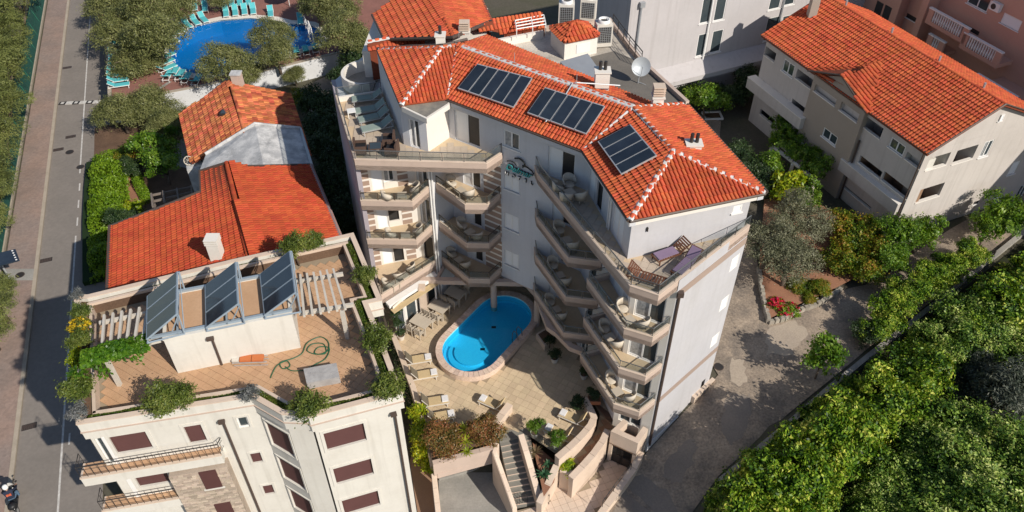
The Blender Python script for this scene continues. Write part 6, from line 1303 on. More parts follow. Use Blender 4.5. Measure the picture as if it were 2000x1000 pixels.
# stone edged flower bed
sbw = thing('stone_bed_edge', 'rough stone edging around the red flower bed by alley', 'wall', A(1498, 640, .1)); ln = [A(u, v_, .35) for u, v_ in ((1480, 530), (1487, 580), (1500, 633), (1530, 628), (1560, 612), (1600, 598), (1640, 572))]
for i in range(len(ln) - 1):
    n_ = max(1, int((ln[i + 1] - ln[i]).length / .3))
    for j in range(n_):
        p = ln[i].lerp(ln[i + 1], (j + .5) / n_); q = B(); w_, h_ = random.uniform(.13, .19), random.uniform(.28, .42); d_ = (ln[i + 1] - ln[i]).normalized(); Mx = Matrix.Translation(Vector((p.x, p.y, zg(p.x, p.y) - .05))) @ Matrix.Rotation(math.atan2(d_.y, d_.x) + random.uniform(-.2, .2), 4, 'Z'); q.box(-w_, w_, -.13, .13, 0, h_, Mx); q.box(-w_ * .8, w_ * .8, -.1, .1, h_ + .001, h_ + .03, Mx); q.build('stone', stonew, sbw)
for i, (u, v_) in enumerate(((1571, 604), (1592, 596), (1614, 582))):
    p = A(u, v_, .35); t = thing('trough_planter', ('nearest the flowers' if i == 0 else 'middle' if i == 1 else 'farthest from the flowers') + ' of three pale concrete troughs on stone edging', 'planter', p, .62); b = B(); b.box(-.4, .4, -.2, .2, .0, .3); b.build('trough', potw, t, local=True); b = B(); b.box(-.34, .34, -.14, .14, .301, .31); b.build('soil', soil, t, local=True)
# retaining wall on the far side of the alley and its dark railings
rwl = thing('retaining_wall', 'low concrete retaining wall with posts along the alley edge', 'wall', A(1560, 800, -.5)); rp_ = [A(u, v_, z_) for u, v_, z_ in ((1400, 945, -1.5), (1535, 838, -.8), (1600, 778, -.4), (1690, 700, .2), (1800, 610, .5), (1900, 528, .6), (2010, 440, .6))]; b = B(); strip(b, [tuple(p.xy) for p in rp_], -.3, -3.5, [zg(p.x, p.y) + .22 for p in rp_]); b.build('wall', concrete, rwl)
for i in range(len(rp_) - 1):
    for j in range(1): p = rp_[i].lerp(rp_[i + 1], .3); q = B(); z0 = zg(p.x, p.y); q.box(p.x - .04, p.x + .04, p.y - .24, p.y - .16, z0, z0 + .75); q.build('post', iron, rwl)
sg = thing('notice_board', 'small white notice board with red print by alley edge', 'sign', A(1556, 802, -.6)); p = A(1556, 802, -.6); b = B(); b.tube([p, p + Vector((0, 0, .6))], .03, 5); b.build('stake', iron, sg); b = B(); b.box(-.25, .25, -.015, .015, .25, .75, Matrix.Translation(p) @ Matrix.Rotation(-.9, 4, 'X')); b.build('board', white_p, sg)
for z_, w_ in ((.62, .17), (.5, .13), (.38, .16)): b = B(); b.box(-w_, w_, -.022, -.016, z_ - .025, z_ + .025, Matrix.Translation(p) @ Matrix.Rotation(-.9, 4, 'X')); b.build('print', mat('red_print', (.5, .06, .05), .7), sg)
# ------------------------------------------------------------------ furniture
MODELS = {}
def put(model, maker, label, cat, loc, rz, group=None):
    """First call builds the model, later calls copy the thing and its parts."""
    if model not in MODELS: t = maker(); MODELS[model] = t
    else: t = copy_tree(MODELS[model]); t.name = MODELS[model].name.split('.')[0]
    if 'group' in t: del t['group']
    tag(t, label, cat, group); t.location = loc; t.rotation_euler = (0, 0, rz); return t
def ang(p, q): return math.atan2(q[1] - p[1], q[0] - p[0])
def mk_lounger(seat_m, back_m, frame_m, name='sun_lounger', L=1.15, slats=False, ba=60):
    def f():
        t = thing(name, '', ''); b = B(); b.box(-.62, L, -.31, -.27, .26, .31); b.box(-.62, L, .27, .31, .26, .31); b.box(L - .04, L, -.27, .27, .26, .31); b.box(-.62, -.58, -.27, .27, .26, .31); b.build('frame', frame_m, t, local=True)
        for x in (-.5, L - .12):
            for y in (-.29, .29): b = B(); b.box(x - .025, x + .025, y - .02, y + .02, 0, .26); b.build('leg', frame_m, t, local=True)
        M = Matrix.Translation((-.05, 0, .315)) @ Matrix.Rotation(R(180 - ba), 4, 'Y') @ Matrix.Rotation(math.pi, 4, 'X')
        M = Matrix.Translation((-.03, 0, .32)) @ Matrix.Rotation(R(ba - 180), 4, 'Y')
        def bk(x0, x1, y0, y1, z0, z1): bb = B(); bb.box(x0, x1, y0, y1, z0, z1, Matrix.Translation((-.03, 0, .32)) @ Matrix.Rotation(R(ba), 4, 'Y') @ Matrix.Scale(-1, 4, (1, 0, 0))); return bb
        if slats:
            for i in range(8): b = B(); b.box(.02 + i * (L - .1) / 8, .02 + i * (L - .1) / 8 + .09, -.27, .27, .312, .33); b.build('slat', seat_m, t, local=True)
            for i in range(6): b = bk(.06 + i * .115, .06 + i * .115 + .08, -.27, .27, -.012, .012); b.build('back_slat', back_m, t, local=True)
        else:
            b = B(); b.box(0, L - .03, -.27, .27, .312, .37); b.build('mattress', seat_m, t, local=True); b = bk(.02, .68, -.28, .28, -.03, .03); b.build('backrest', back_m, t, local=True)
        b = bk(0, .72, -.31, -.285, -.02, .02); b.V += []; b.build('back_frame', frame_m, t, local=True); b = bk(0, .72, .285, .31, -.02, .02); b.build('back_frame', frame_m, t, local=True)
        return t
    return f
def mk_towel():
    t = thing('folded_towel', '', ''); b = B(); b.box(-.18, .18, -.22, .22, 0, .035); b.build('lower_fold', towel, t, local=True); b = B(); b.box(-.165, .165, -.21, .21, .036, .07); b.build('upper_fold', towel, t, local=True); return t
def mk_chair_pool():
    t = thing('dining_chair', '', ''); b = B(); b.box(-.23, .23, -.23, .23, .42, .46); b.build('seat', tablew, t, local=True)
    for x in (-.2, .2):
        for y in (-.2, .2): b = B(); b.box(x - .022, x + .022, y - .022, y + .022, 0, .42 if x > 0 else .86); b.build('leg', tablew, t, local=True)
    for z in (.55, .64, .73, .82): b = B(); b.box(-.215, -.19, -.18, .18, z, z + .055); b.build('back_slat', tablew, t, local=True)
    for y in (-.215, .215): b = B(); b.box(-.2, .2, y - .02, y + .02, .62, .65); b.build('armrest', tablew, t, local=True); b = B(); b.box(.17, .2, y - .015, y + .015, .46, .62); b.build('arm_post', tablew, t, local=True)
    return t
def mk_table_pool():
    t = thing('dining_table', '', ''); b = B(); b.box(-.62, .0, -.42, .42, .70, .74); b.build('top_half', tablew, t, local=True); b = B(); b.box(.006, .62, -.42, .42, .70, .74); b.build('top_half', tablew, t, local=True)
    for x in (-.56, .56):
        for y in (-.36, .36): b = B(); b.box(x - .035, x + .035, y - .035, y + .035, 0, .70); b.build('leg', tablew, t, local=True)
    return t
def mk_tub(m):
    def f():
        t = thing('tub_chair', '', ''); b = B(); b.lathe([(0, .40), (.24, .40), (.27, .37), (.25, .33)], k=16); b.build('seat', m, t, True, True)
        b = B(); N = 18; V = []
        for i in range(N + 1):
            a = R(70 + 220 * i / N); h = .46 + .36 * math.sin(math.pi * i / N) ** .7; r = .30; V += [(r * math.cos(a), r * math.sin(a), .38), (r * 1.08 * math.cos(a), r * 1.08 * math.sin(a), h + .1), ((r * 1.08 + .05) * math.cos(a), (r * 1.08 + .05) * math.sin(a), h + .08), ((r + .04) * math.cos(a), (r + .04) * math.sin(a), .36)]
        b.add(V, [(4 * i + j, 4 * i + 4 + j, 4 * i + 4 + (j + 1) % 4, 4 * i + (j + 1) % 4) for i in range(N) for j in range(4)]); b.build('backrest', m, t, True, True)
        for a in (45, 135, 225, 315): b = B(); b.tube([(.2 * math.cos(R(a)), .2 * math.sin(R(a)), .38), (.23 * math.cos(R(a)), .23 * math.sin(R(a)), 0)], .025, 5); b.build('leg', m, t, True, True)
        return t
    return f
def mk_side(m, name='side_table', w_=.26, h=.5):
    def f():
        t = thing(name, '', ''); b = B(); b.box(-w_, w_, -w_, w_, h - .04, h); b.build('top', m, t, local=True)
        for x in (-1, 1):
            for y in (-1, 1): b = B(); b.box(x * (w_ - .03) - .02, x * (w_ - .03) + .02, y * (w_ - .03) - .02, y * (w_ - .03) + .02, 0, h - .04); b.build('leg', m, t, local=True)
        return t
    return f
cream_l = mk_lounger(cream_f, olive_f, potw)
def lounger_px(model, mk, label, head, foot, z, group=None, tow=None):
    p, q = A(*head, z + .3), A(*foot, z + .3); c = p.lerp(q, .38); a = ang(p, q); put(model, mk, label, 'lounger', (c.x, c.y, z), a, group)
    if tow: k = c + Vector((math.cos(a), math.sin(a), 0)) * .93; put('towel', mk_towel, tow, 'towel', (k.x, k.y, z + .372), a)
TB = .004
cream_b = mk_lounger(cream_f, cream_f, potw)
lounger_px('cream', cream_l, 'cream lounger by low wall, farthest from the camera of four', (789, 706), (832, 699), TB, 'cream loungers along the low wall', 'folded white towel on the farthest cream lounger by low wall')
lounger_px('cream', cream_l, 'cream lounger by low wall, second from the far end', (800, 736), (843, 729), TB, 'cream loungers along the low wall', 'folded white towel on the second cream lounger by low wall')
lounger_px('cream', cream_l, 'cream lounger by low wall, third from the far end', (820, 788), (865, 781), TB, 'cream loungers along the low wall', 'folded white towel on the third cream lounger by low wall')
lounger_px('cream', cream_l, 'cream lounger by low wall half hidden behind photinia bush', (832, 818), (876, 810), TB, 'cream loungers along the low wall', 'folded white towel on cream lounger shaded by photinia')
lounger_px('creamb', cream_b, 'cream lounger beside short stub wall above the stairs', (985, 797), (950, 782), TB, None, 'folded white towel on lounger beside the stub wall')
lounger_px('creamb', cream_b, 'cream lounger by curved wall, farther one of the pair', (1143, 826), (1108, 811), TB, None, 'folded white towel on the farther lounger by curved wall')
lounger_px('creamb', cream_b, 'cream lounger by curved wall, nearer one beside potted shrubs', (1115, 856), (1080, 840), TB, None, 'folded white towel on the nearer lounger by curved wall')
# dining sets on the terrace
for i, (c_, l_, r_, nm) in enumerate((((822, 627), (798, 627), (848, 630), 'nearest the loungers'), ((856.5, 598), (833, 597), (882, 602), 'in the middle of the row'), ((889, 571), (866, 566), (914, 572), 'in deep shade under balconies'))):
    c = A(*c_, .74); a = ang(A(798, 628, .74), A(832, 645, .74)) ; put('ptable', mk_table_pool, 'pale square dining table on terrace ' + nm, 'table', (c.x, c.y, TB), a, 'terrace dining tables')
    k = 0
    for sx in (-.32, .32):
        for sy in (-1, 1):
            o = Vector((sx * math.cos(a) - sy * .62 * math.sin(a), sx * math.sin(a) + sy * .62 * math.cos(a), 0)); put('pchair', mk_chair_pool, f'pale slatted chair, {"near" if sy < 0 else "far"} side {"left" if sx < 0 else "right"}, at table {nm}', 'chair', (c.x + o.x, c.y + o.y, TB), a + (math.pi / 2 if sy < 0 else -math.pi / 2), 'terrace dining chairs')
# balcony sets
tub = mk_tub(rattan); sidet = mk_side(tablew)
def bset(where, k, pts, zf, face):
    lv = {1: 'first', 2: 'second', 3: 'third'}[k]; z = zf + .013
    for i, (u, v) in enumerate(pts):
        p = A(u, v, z + .4 if i < 2 else z + .5)
        if i < 2: q = A(*pts[2], z); put('tub', tub, f'cream wicker tub chair, {"left" if pts[i][0] < pts[1 - i][0] else "right"} one, {lv} floor {where}', 'chair', (p.x, p.y, z), ang(p, q), 'wicker balcony chairs')
        else: put('side', sidet, f'small square table between chairs, {lv} floor {where}', 'table', (p.x, p.y, z), face, 'balcony tables')
W_ = {'front': 'front balcony of right wing', 'inner': 'inner balcony of right wing', 'mid': 'balcony beside the striped panels', 'left': 'balcony of left wing'}
bset(W_['front'], 3, [(1217, 602), (1254, 632), (1229, 624)], FL[3], .5); bset(W_['front'], 2, [(1182, 642), (1204, 672), (1192, 658)], FL[2], .5); bset(W_['front'], 1, [(1194, 742), (1228, 776), (1206, 764)], FL[1], .5)
bset(W_['inner'], 3, [(1093, 449), (1119, 480), (1107, 468)], FL[3], .4); bset(W_['inner'], 2, [(1081, 518), (1104, 550), (1093, 537)], FL[2], .4); bset(W_['inner'], 1, [(1075, 590), (1096, 617), (1086, 604)], FL[1], .4)
bset(W_['mid'], 3, [(883, 358), (915, 380), (899, 371)], FL[3], .7); bset(W_['mid'], 2, [(904, 440), (932, 462), (918, 452)], FL[2], .7); bset(W_['mid'], 1, [(884, 497), (909, 518), (896, 507)], FL[1], .7)
bset(W_['left'], 3, [(757, 385), (808, 370), (785, 380)], FL[3], .1); bset(W_['left'], 2, [(765, 458), (814, 450), (792, 458)], FL[2], .1)
for i, (u, v, f) in enumerate(((758, 555, 'left'), (778, 540, 'second'), (800, 525, 'right'))): p = A(u, v, 3.3); put('tub', tub, f'cream wicker tub chair, {f} one on first floor left terrace', 'chair', (p.x, p.y, 2.913), R(40 + 60 * i), 'wicker balcony chairs')
for i, (u, v) in enumerate(((770, 553), (790, 538))): p = A(u, v, 3.4); put('side', sidet, f'small square table, {"left" if i == 0 else "right"} one on first floor left terrace', 'table', (p.x, p.y, 2.913), .78, 'balcony tables')
# penthouse furniture
PZ = FL[4] + .047
for i, (u, v, f) in enumerate(((1112, 360, 'by the dark door'), (1134, 384, 'beside the wall corner'), (1106, 386, 'nearest the glass rail'), (1092, 368, 'beside round end of rail'))): p = A(u, v, PZ + .4); q = A(1113, 374, PZ); put('tub', tub, f'cream wicker tub chair on shaded penthouse terrace {f}', 'chair', (p.x, p.y, PZ), ang(p, q), 'wicker balcony chairs')
p = A(1113, 374, PZ + .5); put('side', sidet, 'small square table on the shaded penthouse terrace', 'table', (p.x, p.y, PZ), .5)
sage = mk_lounger(green_f, green_f, alu, 'sun_lounger', 1.2, ba=35)
for i, (f_, h_) in enumerate((((697, 193), (744, 188)), ((703, 216), (750, 208)), ((708, 233), (757, 222)), ((714, 252), (764, 241)))): lounger_px('sage', sage, f'sage green sling lounger on penthouse terrace, {ORD[i]} from the back', h_, f_, PZ, 'sage loungers on the penthouse terrace')
p = A(686, 216, PZ + .4); put('side_w', mk_side(white_p, 'side_table', .24, .42), 'white side table beside sage loungers on penthouse terrace', 'table', (p.x, p.y, PZ), .3)
btub = mk_tub(brattan)
def mk_arm():
    t = thing('rattan_armchair', '', ''); b = B(); b.box(-.3, .3, -.3, .3, .08, .38); b.build('base', brattan, t, local=True); b = B(); b.box(-.38, -.28, -.36, .36, .06, .8); b.build('backrest', brattan, t, local=True)
    for y in (-.36, .28): b = B(); b.box(-.28, .3, y, y + .08, .06, .58); b.build('armrest', brattan, t, local=True)
    b = B(); b.box(-.26, .28, -.27, .27, .381, .45); b.build('cushion', plastic_k, t, local=True); return t
for u, v, a_, nm in ((704, 286, 0.1, 'beside the left rail'), (758, 272, 3.2, 'farther right one'), (764, 289, 3.0, 'nearer right one')): p = A(u, v, PZ + .4); put('arm', mk_arm, 'brown rattan armchair on penthouse terrace, ' + nm, 'chair', (p.x, p.y, PZ), a_)
p = A(733, 285, PZ + .4); t = put('ctable', mk_side(brattan, 'coffee_table', .36, .42), 'brown rattan coffee table with dark glass top on penthouse terrace', 'table', (p.x, p.y, PZ), .1); b = B(); b.box(-.3, .3, -.3, .3, .421, .43); b.build('glass_top', glass_d, t, local=True)
tk = mk_lounger(teak, teak, teak, 'teak_lounger', 1.2, True, 40)
def teak_px(label, head, foot, cushion):
    p, q = A(*head, PZ + .3), A(*foot, PZ + .3); c = p.lerp(q, .4); a = ang(p, q); put('teak', tk, label, 'lounger', (c.x, c.y, PZ), a)
    if cushion:
        t = thing('lounger_cushion', cushion, 'cushion', (c.x, c.y, PZ), a); b = B(); b.box(.02, 1.12, -.25, .25, .335, .39); b.build('seat_pad', lilac_f, t, local=True)
        if 'full' in cushion: b = B(); b.box(.02, .66, -.25, .25, .02, .07, Matrix.Translation((-.03, 0, .33)) @ Matrix.Rotation(R(40), 4, 'Y') @ Matrix.Scale(-1, 4, (1, 0, 0))); b.build('back_pad', lilac_f, t, local=True)
teak_px('dark teak lounger against the penthouse end wall, back raised', (1340, 482), (1290, 500), 'lilac seat cushion on teak lounger against penthouse wall')
teak_px('dark teak lounger beside the rail under full lilac cushion', (1360, 497), (1328, 528), 'full lilac cushion on teak lounger beside the rail')
put('teak', tk, 'bare slatted teak lounger in the rail corner without cushion', 'lounger', (5.85, 26.1, PZ), -.42)
# ---- plant on the rear flat roof
def mk_ac():
    t = thing('condenser_unit', '', ''); b = B(); b.box(-.5, .5, -.4, .4, .08, 1.55); b.build('casing', potw, t, local=True); b = B(); b.lathe([(.36, 1.551), (.36, 1.75), (.30, 1.75), (.29, 1.6), (0, 1.6)], k=18); b.build('fan_ring', white_p, t, True, True)
    for y in (-.405, .405):
        b = B(); b.box(-.42, .42, min(y, y * 1.02), max(y, y * 1.02), .35, 1.4); g = b.build('grille', iron, t, local=True)
        b = B(); [b.box(-.42, .42, min(y * 1.02, y * 1.04), max(y * 1.02, y * 1.04), z, z + .02) for z in np.arange(.4, 1.4, .12)]; [b.box(x, x + .02, min(y * 1.02, y * 1.04), max(y * 1.02, y * 1.04), .35, 1.4) for x in np.arange(-.4, .42, .13)]; b.build('grille_wire', galv, g, local=True)
    for x in (-.4, .4): b = B(); b.box(x - .05, x + .05, -.38, .38, 0, .08); b.build('foot', iron, t, local=True)
    b = B(); b.lathe([(.28, 1.62), (.05, 1.64), (0, 1.66)], k=10); b.build('fan', iron, t, True, True); return t
for u, v, a_, nm in ((1105, 49, -.05, 'left one of three'), (1148, 40, -.2, 'middle one of three, farthest back'), (1176, 88, .15, 'right one, nearest the railing')): p = A(u, v, FZ); put('ac', mk_ac, 'white condenser unit on hotel flat roof, ' + nm, 'air conditioner', (p.x, p.y, FZ + .003), a_, 'rooftop condenser units')
ds = thing('satellite_dish', 'grey satellite dish on stand on hotel flat roof', 'satellite dish', A(1246, 163, FZ)); p = A(1246, 163, FZ); b = B(); b.tube([p, p + Vector((0, 0, .8))], .04, 6); b.tube([p + Vector((0, 0, .1)), p + Vector((.5, -.2, 0))], .02, 5); b.build('mast', galv, ds)
M = Matrix.Translation(p + Vector((.05, -.1, 1.15))) @ Matrix.Rotation(R(62), 4, 'X') @ Matrix.Rotation(0, 4, 'Z'); b = B(); b.lathe([(.001, -.14), (.2, -.12), (.4, -.06), (.55, .02)], k=24); b.V = [tuple(M @ Vector(v)) for v in b.V]; b.build('dish', mat('dish_grey', (.42, .45, .48), .45, metal=.2), ds, True)
b = B(); b.tube([M @ Vector((0, -.5, 0)), M @ Vector((0, 0, .55))], .015, 5); b.build('feed_arm', galv, ds)
rf_r = thing('roof_railing', 'dark metal railing along the edge of hotel flat roof', 'railing', A(1200, 90, FZ)); railing(rf_r, [A(u, v, FZ + .28) for u, v in ((1196, 52), (1228, 96), (1252, 126))], .85, 1.1, iron, iron, None, bars=3, r=.025)
rk = thing('white_rack', 'white tubular rack fixed above the rear tiled roof', 'rack', A(1040, 50, 13.9))
for i in range(4): a_, c_ = A(1006 + i * 1, 40 + i * 5.5, 14.2), A(1062 + i * 1.5, 29 + i * 6, 14.2); b = B(); b.tube([a_, c_], .04, 5); b.build('bar', white_p, rk)
for f in (0, .55, 1): a_, c_ = A(1006, 40, 14.2).lerp(A(1062, 29, 14.2), f), A(1009, 57, 14.2).lerp(A(1066, 47, 14.2), f); b = B(); b.tube([a_, c_], .035, 5); b.tube([a_, a_ - Vector((0, 0, .5))], .03, 5); b.tube([c_, c_ - Vector((0, 0, .6))], .03, 5); b.build('upright', white_p, rk)
# ---- turquoise loungers at the second pool
teal = mk_lounger(teal_f, teal_f, white_p, 'pool_lounger', 1.25, ba=38)
def teal_row(pts, tgt, what, d=DZ + .004):
    for i, (u, v) in enumerate(pts):
        p = A(u, v, d + .3); q = A(*tgt(u, v), d) if callable(tgt) else A(*tgt, d); put('teal', teal, f'turquoise lounger, {ORD[i]} {what}', 'lounger', (p.x, p.y, d), ang(p, q), 'turquoise loungers at the blue pool')
toP = lambda u, v: (470, 88)
teal_row([(350, 53), (363, 45), (379, 39), (395, 34)], lambda u, v: (u + 22, v + 26), 'from left in slanted row above pool left end')
teal_row([(441, 22), (459, 20), (477, 18), (494, 17)], lambda u, v: (u + 3, v + 22), 'from left in row above the pool top edge')
teal_row([(436, 3), (452, 2), (468, 1), (485, 1)], lambda u, v: (u + 3, v + 22), 'from left in back row at picture top')
teal_row([(334, 69), (327, 86), (319, 112), (317, 124), (321, 135)], lambda u, v: (u + 24, v - 4), 'from top along the left end of pool')
teal_row([(326, 150), (338, 144), (350, 149), (362, 155), (382, 159)], lambda u, v: (u + 14, v - 16), 'from left below the lower left pool edge')
teal_row([(229, 86), (225, 101), (226, 112), (227, 121), (226, 129), (224, 138), (223, 147), (224, 157), (225, 167)], lambda u, v: (u + 20, v + 3), 'from top in column beside road wall')
teal_row([(560, 106), (580, 104), (598, 101), (616, 96)], lambda u, v: (u - 5, v - 18), 'from left below the small pool lobe')
teal_row([(528, 22), (586, 36), (660, 27), (380, 10), (400, 12)], lambda u, v: (u + 2, v + 16), 'of the loungers scattered under trees behind pool')
pu = thing('blue_parasol', 'deep blue parasol behind the pool trees at picture top', 'parasol', A(566, 12, DZ)); p = A(566, 12, DZ); b = B(); b.lathe([(.05, 2.6), (.6, 2.3), (1.3, 1.9), (1.35, 1.8)], p, 10); b.build('canopy', mat('blue_cloth', (.02, .08, .45), .8), pu); b = B(); b.tube([p, p + Vector((0, 0, 2.6))], .04, 6); b.build('pole', white_p, pu)
# ---- solar street lamp on the left
lp = thing('solar_lamp', 'solar panel lamp post standing behind the mesh fence', 'street lamp', A(16, 560, -3)); p = A(22, 548, -3); b = B(); b.tube([p, p + Vector((-.6, .5, 4.6))], .07, 7); b.build('pole', galv, lp); q = [A(u, v, 1.9) for u, v in ((-28, 500), (30, 486), (38, 508), (-6, 520))]
pn = mesh('panel', [*q, *[x - Vector((0, 0, .08)) for x in q]], [(0, 1, 2, 3), (4, 7, 6, 5), (0, 4, 5, 1), (1, 5, 6, 2), (2, 6, 7, 3), (3, 7, 4, 0)], collector, lp)
for i in range(5): c = q[1].lerp(q[2], .1 + i * .2).lerp(q[0].lerp(q[3], .1 + i * .2), .12); b = B(); b.lathe([(.001, .03), (.06, .02), (.06, 0)], c, 8); b.build('lamp_cell', white_p, pn)
# ------------------------------------------------------------------ motor scooter with rider, lower left corner
mz = -2.99; fp, rp2 = A(36, 916 + 24, mz), A(40, 1035, mz)
mp = A(36, 985, mz); ma = ang(A(40, 1040, mz), A(30, 925, mz))
mo = thing('motor_scooter', 'dark motor scooter with white screen riding along the kerb', 'scooter', (mp.x, mp.y, mz), ma)
def tor(name, x, m1=plastic_k):
    b = B(); b.tube([Vector((x + .24 * math.cos(a), 0, .29 + .24 * math.sin(a))) for a in np.linspace(0, 2 * math.pi, 25)], .06, 8, cap=False); o = b.build('tyre', plastic_k, mo, True, True); b = B(); b.tube([(x, -.05, .29), (x, .05, .29)], .19, 14); b.build('wheel_rim', alu, o, False, True)
tor('f', .72); tor('r', -.62)
black_p = mat('glossy_black', (.015, .016, .02), .25, spec=.6)
def hull(sec, name, m):
    b = B(); V = []; k = 10
    for x, w_, z0, z1 in sec:
        for j in range(k): a = 2 * math.pi * j / k; V.append((x, w_ * math.cos(a), (z0 + z1) / 2 + (z1 - z0) / 2 * math.sin(a)))
    n = len(sec); b.add(V, [(i * k + j, i * k + (j + 1) % k, (i + 1) * k + (j + 1) % k, (i + 1) * k + j) for i in range(n - 1) for j in range(k)] + [tuple(range(k))[::-1], tuple(range((n - 1) * k, n * k))]); return b.build(name, m, mo, True, True)
hull([(-.85, .05, .62, .72), (-.7, .16, .5, .78), (-.35, .2, .42, .78), (-.05, .18, .3, .7), (.12, .15, .25, .4), (.4, .17, .25, .5), (.6, .2, .3, .85), (.72, .14, .5, .95)], 'body', black_p)
hull([(-.7, .12, .77, .84), (-.4, .16, .76, .88), (0, .13, .74, .82)], 'saddle', plastic_k)
b = B(); V = []
for i in range(7):
    a = (i - 3) / 3; V += [(.72 - .12 * a * a, a * .24, .85), (.56 - .1 * a * a, a * .2, 1.35)]
b.add(V, [(2 * i, 2 * i + 2, 2 * i + 3, 2 * i + 1) for i in range(6)]); b.build('windscreen', white_p, mo, True, True)
b = B(); b.tube([(.5, -.36, 1.0), (.56, -.18, 1.02), (.56, .18, 1.02), (.5, .36, 1.0)], .02, 6); b.build('handlebar', iron, mo, True, True)
for s_ in (-1, 1): b = B(); b.tube([(.56, s_ * .25, 1.02), (.6, s_ * .34, 1.2)], .012, 4); b.lathe([(.001, 0), (.07, .01), (.06, .03)], (.6, s_ * .36, 1.2), 8); b.build('mirror', iron, mo, False, True)
b = B(); b.lathe([(.001, .2), (.2, .18), (.24, 0), (.2, -.02)], (-.75, 0, .9), 10); b.build('top_box', plastic_k, mo, True, True)
b = B(); b.tube([(.8, 0, .3), (.74, 0, .62), (.58, 0, 1.0)], .05, 6); b.build('fork', galv, mo, True, True)
b = B(); b.tube([(.70, -.08, .78), (.80, -.08, .80)], .07, 8); b.tube([(.70, .08, .78), (.80, .08, .80)], .07, 8); b.build('headlight', mat('red_trim', (.45, .03, .03), .4), mo, True, True)
# rider: one skinned body, sitting on the saddle with hands on the bar
jt = [(-.22, 0, .92), (-.18, 0, 1.12), (-.1, 0, 1.32), (-.05, 0, 1.48), (-.02, 0, 1.58), (.02, 0, 1.68),   # pelvis..head
      (-.08, .2, 1.42), (.16, .34, 1.2), (.46, .32, 1.06), (.53, .30, 1.04), (-.08, -.2, 1.42), (.16, -.34, 1.2), (.46, -.32, 1.06), (.53, -.30, 1.04),
      (-.18, .12, .9), (.26, .24, .86), (.22, .22, .46), (.36, .22, .42), (-.18, -.12, .9), (.26, -.24, .86), (.22, -.22, .46), (.36, -.22, .42)]
ed = [(0, 1), (1, 2), (2, 3), (3, 4), (4, 5), (2, 6), (6, 7), (7, 8), (8, 9), (2, 10), (10, 11), (11, 12), (12, 13), (0, 14), (14, 15), (15, 16), (16, 17), (0, 18), (18, 19), (19, 20), (20, 21)]
rad = [.15, .15, .17, .07, .06, .09, .08, .06, .045, .04, .08, .06, .045, .04, .10, .08, .055, .045, .10, .08, .055, .045]
pe = thing('person', 'rider in navy jacket and jeans with white helmet on scooter', 'person', (mp.x, mp.y, mz), ma)
me = bpy.data.meshes.new('body'); me.from_pydata(jt, ed, []); tmp = bpy.data.objects.new('body', me); COL.objects.link(tmp)
md = tmp.modifiers.new('skin', 'SKIN'); [setattr(v, 'radius', (r, r)) for v, r in zip(me.skin_vertices[0].data, rad)]; me.skin_vertices[0].data[0].use_root = True
tmp.modifiers.new('sub', 'SUBSURF').levels = 2; tmp.modifiers['sub'].render_levels = 2
dg = bpy.context.evaluated_depsgraph_get(); m2 = bpy.data.meshes.new_from_object(tmp.evaluated_get(dg)); bpy.data.objects.remove(tmp)
navy = mat('navy_jacket', (.02, .026, .05), .85, (.015, .02, .04), 4, .5); jeans = mat('blue_jeans', (.10, .16, .24), .9, (.07, .12, .19), 4, .6)
m2.materials.clear(); [m2.materials.append(x) for x in (navy, jeans, skin)]
for pl_ in m2.polygons:
    c = pl_.center; pl_.use_smooth = True
    pl_.material_index = 1 if c.z < .96 else (2 if c.z > 1.54 or c.x > .44 else 0)
bd_ = newobj('body', m2, pe)
b = B(); b.lathe([(.001, .17), (.08, .155), (.13, .1), (.15, .02), (.14, -.07), (.12, -.1)], (.02, 0, 1.72), 16); b.build('helmet', white_p, pe, True, True)
b = B(); b.box(.10, .165, -.1, .1, 1.66, 1.76); b.build('visor', glass_d, pe, False, True)
for y_ in (-.06, .05): b = B(); b.box(-.26, -.2, y_ - .06, y_ + .07, 1.22, 1.36); b.build('jacket_print', mat('orange_print', (.6, .13, .06), .8), pe, False, True)
for s_ in (-1, 1):
    for k in range(4): b = B(); b.tube([(.52, s_ * (.27 + k * .022), 1.055), (.56, s_ * (.27 + k * .022), 1.06), (.585, s_ * (.27 + k * .022), 1.03), (.575, s_ * (.27 + k * .022), 1.0)], .011, 5); b.build('finger', skin, bd_, True, True)
    b = B(); b.tube([(.51, s_ * .25, 1.03), (.55, s_ * .235, 1.01), (.575, s_ * .25, 1.0)], .012, 5); b.build('thumb', skin, bd_, True, True)
# ------------------------------------------------------------------ planting
def at_top(u, v, zc): return A(u, v, zc)
def grow(kind, label, cat, u, v, r, zground, hs=1., **k):
    """u,v: where the middle of the crown shows; solves the foot from the crown's own height."""
    R0, H0 = SPEC[kind][:2]; s = r / R0; zc = zground + H0 * s * hs * .6; p = A(u, v, zc); return plant(kind, label, cat, (p.x, p.y, zground - .02), r, hs, **k)
# pines along the fence
for i, (u, v, r) in enumerate(((28, -5, 2.8), (-12, 35, 3.2), (20, 70, 2.6), (-24, 110, 3.2), (10, 140, 2.6), (-34, 180, 3.0), (2, 205, 2.5), (-38, 250, 2.8), (-4, 268, 2.3), (-28, 320, 2.5), (-16, 365, 2.0), (-42, 420, 2.2), (-12, 580, 1.9), (-36, 635, 2.0))):
    grow('pine', f'dark green pine behind the mesh fence, {ORD[i]} from the top of picture', 'tree', u, v, r, -3, .85)
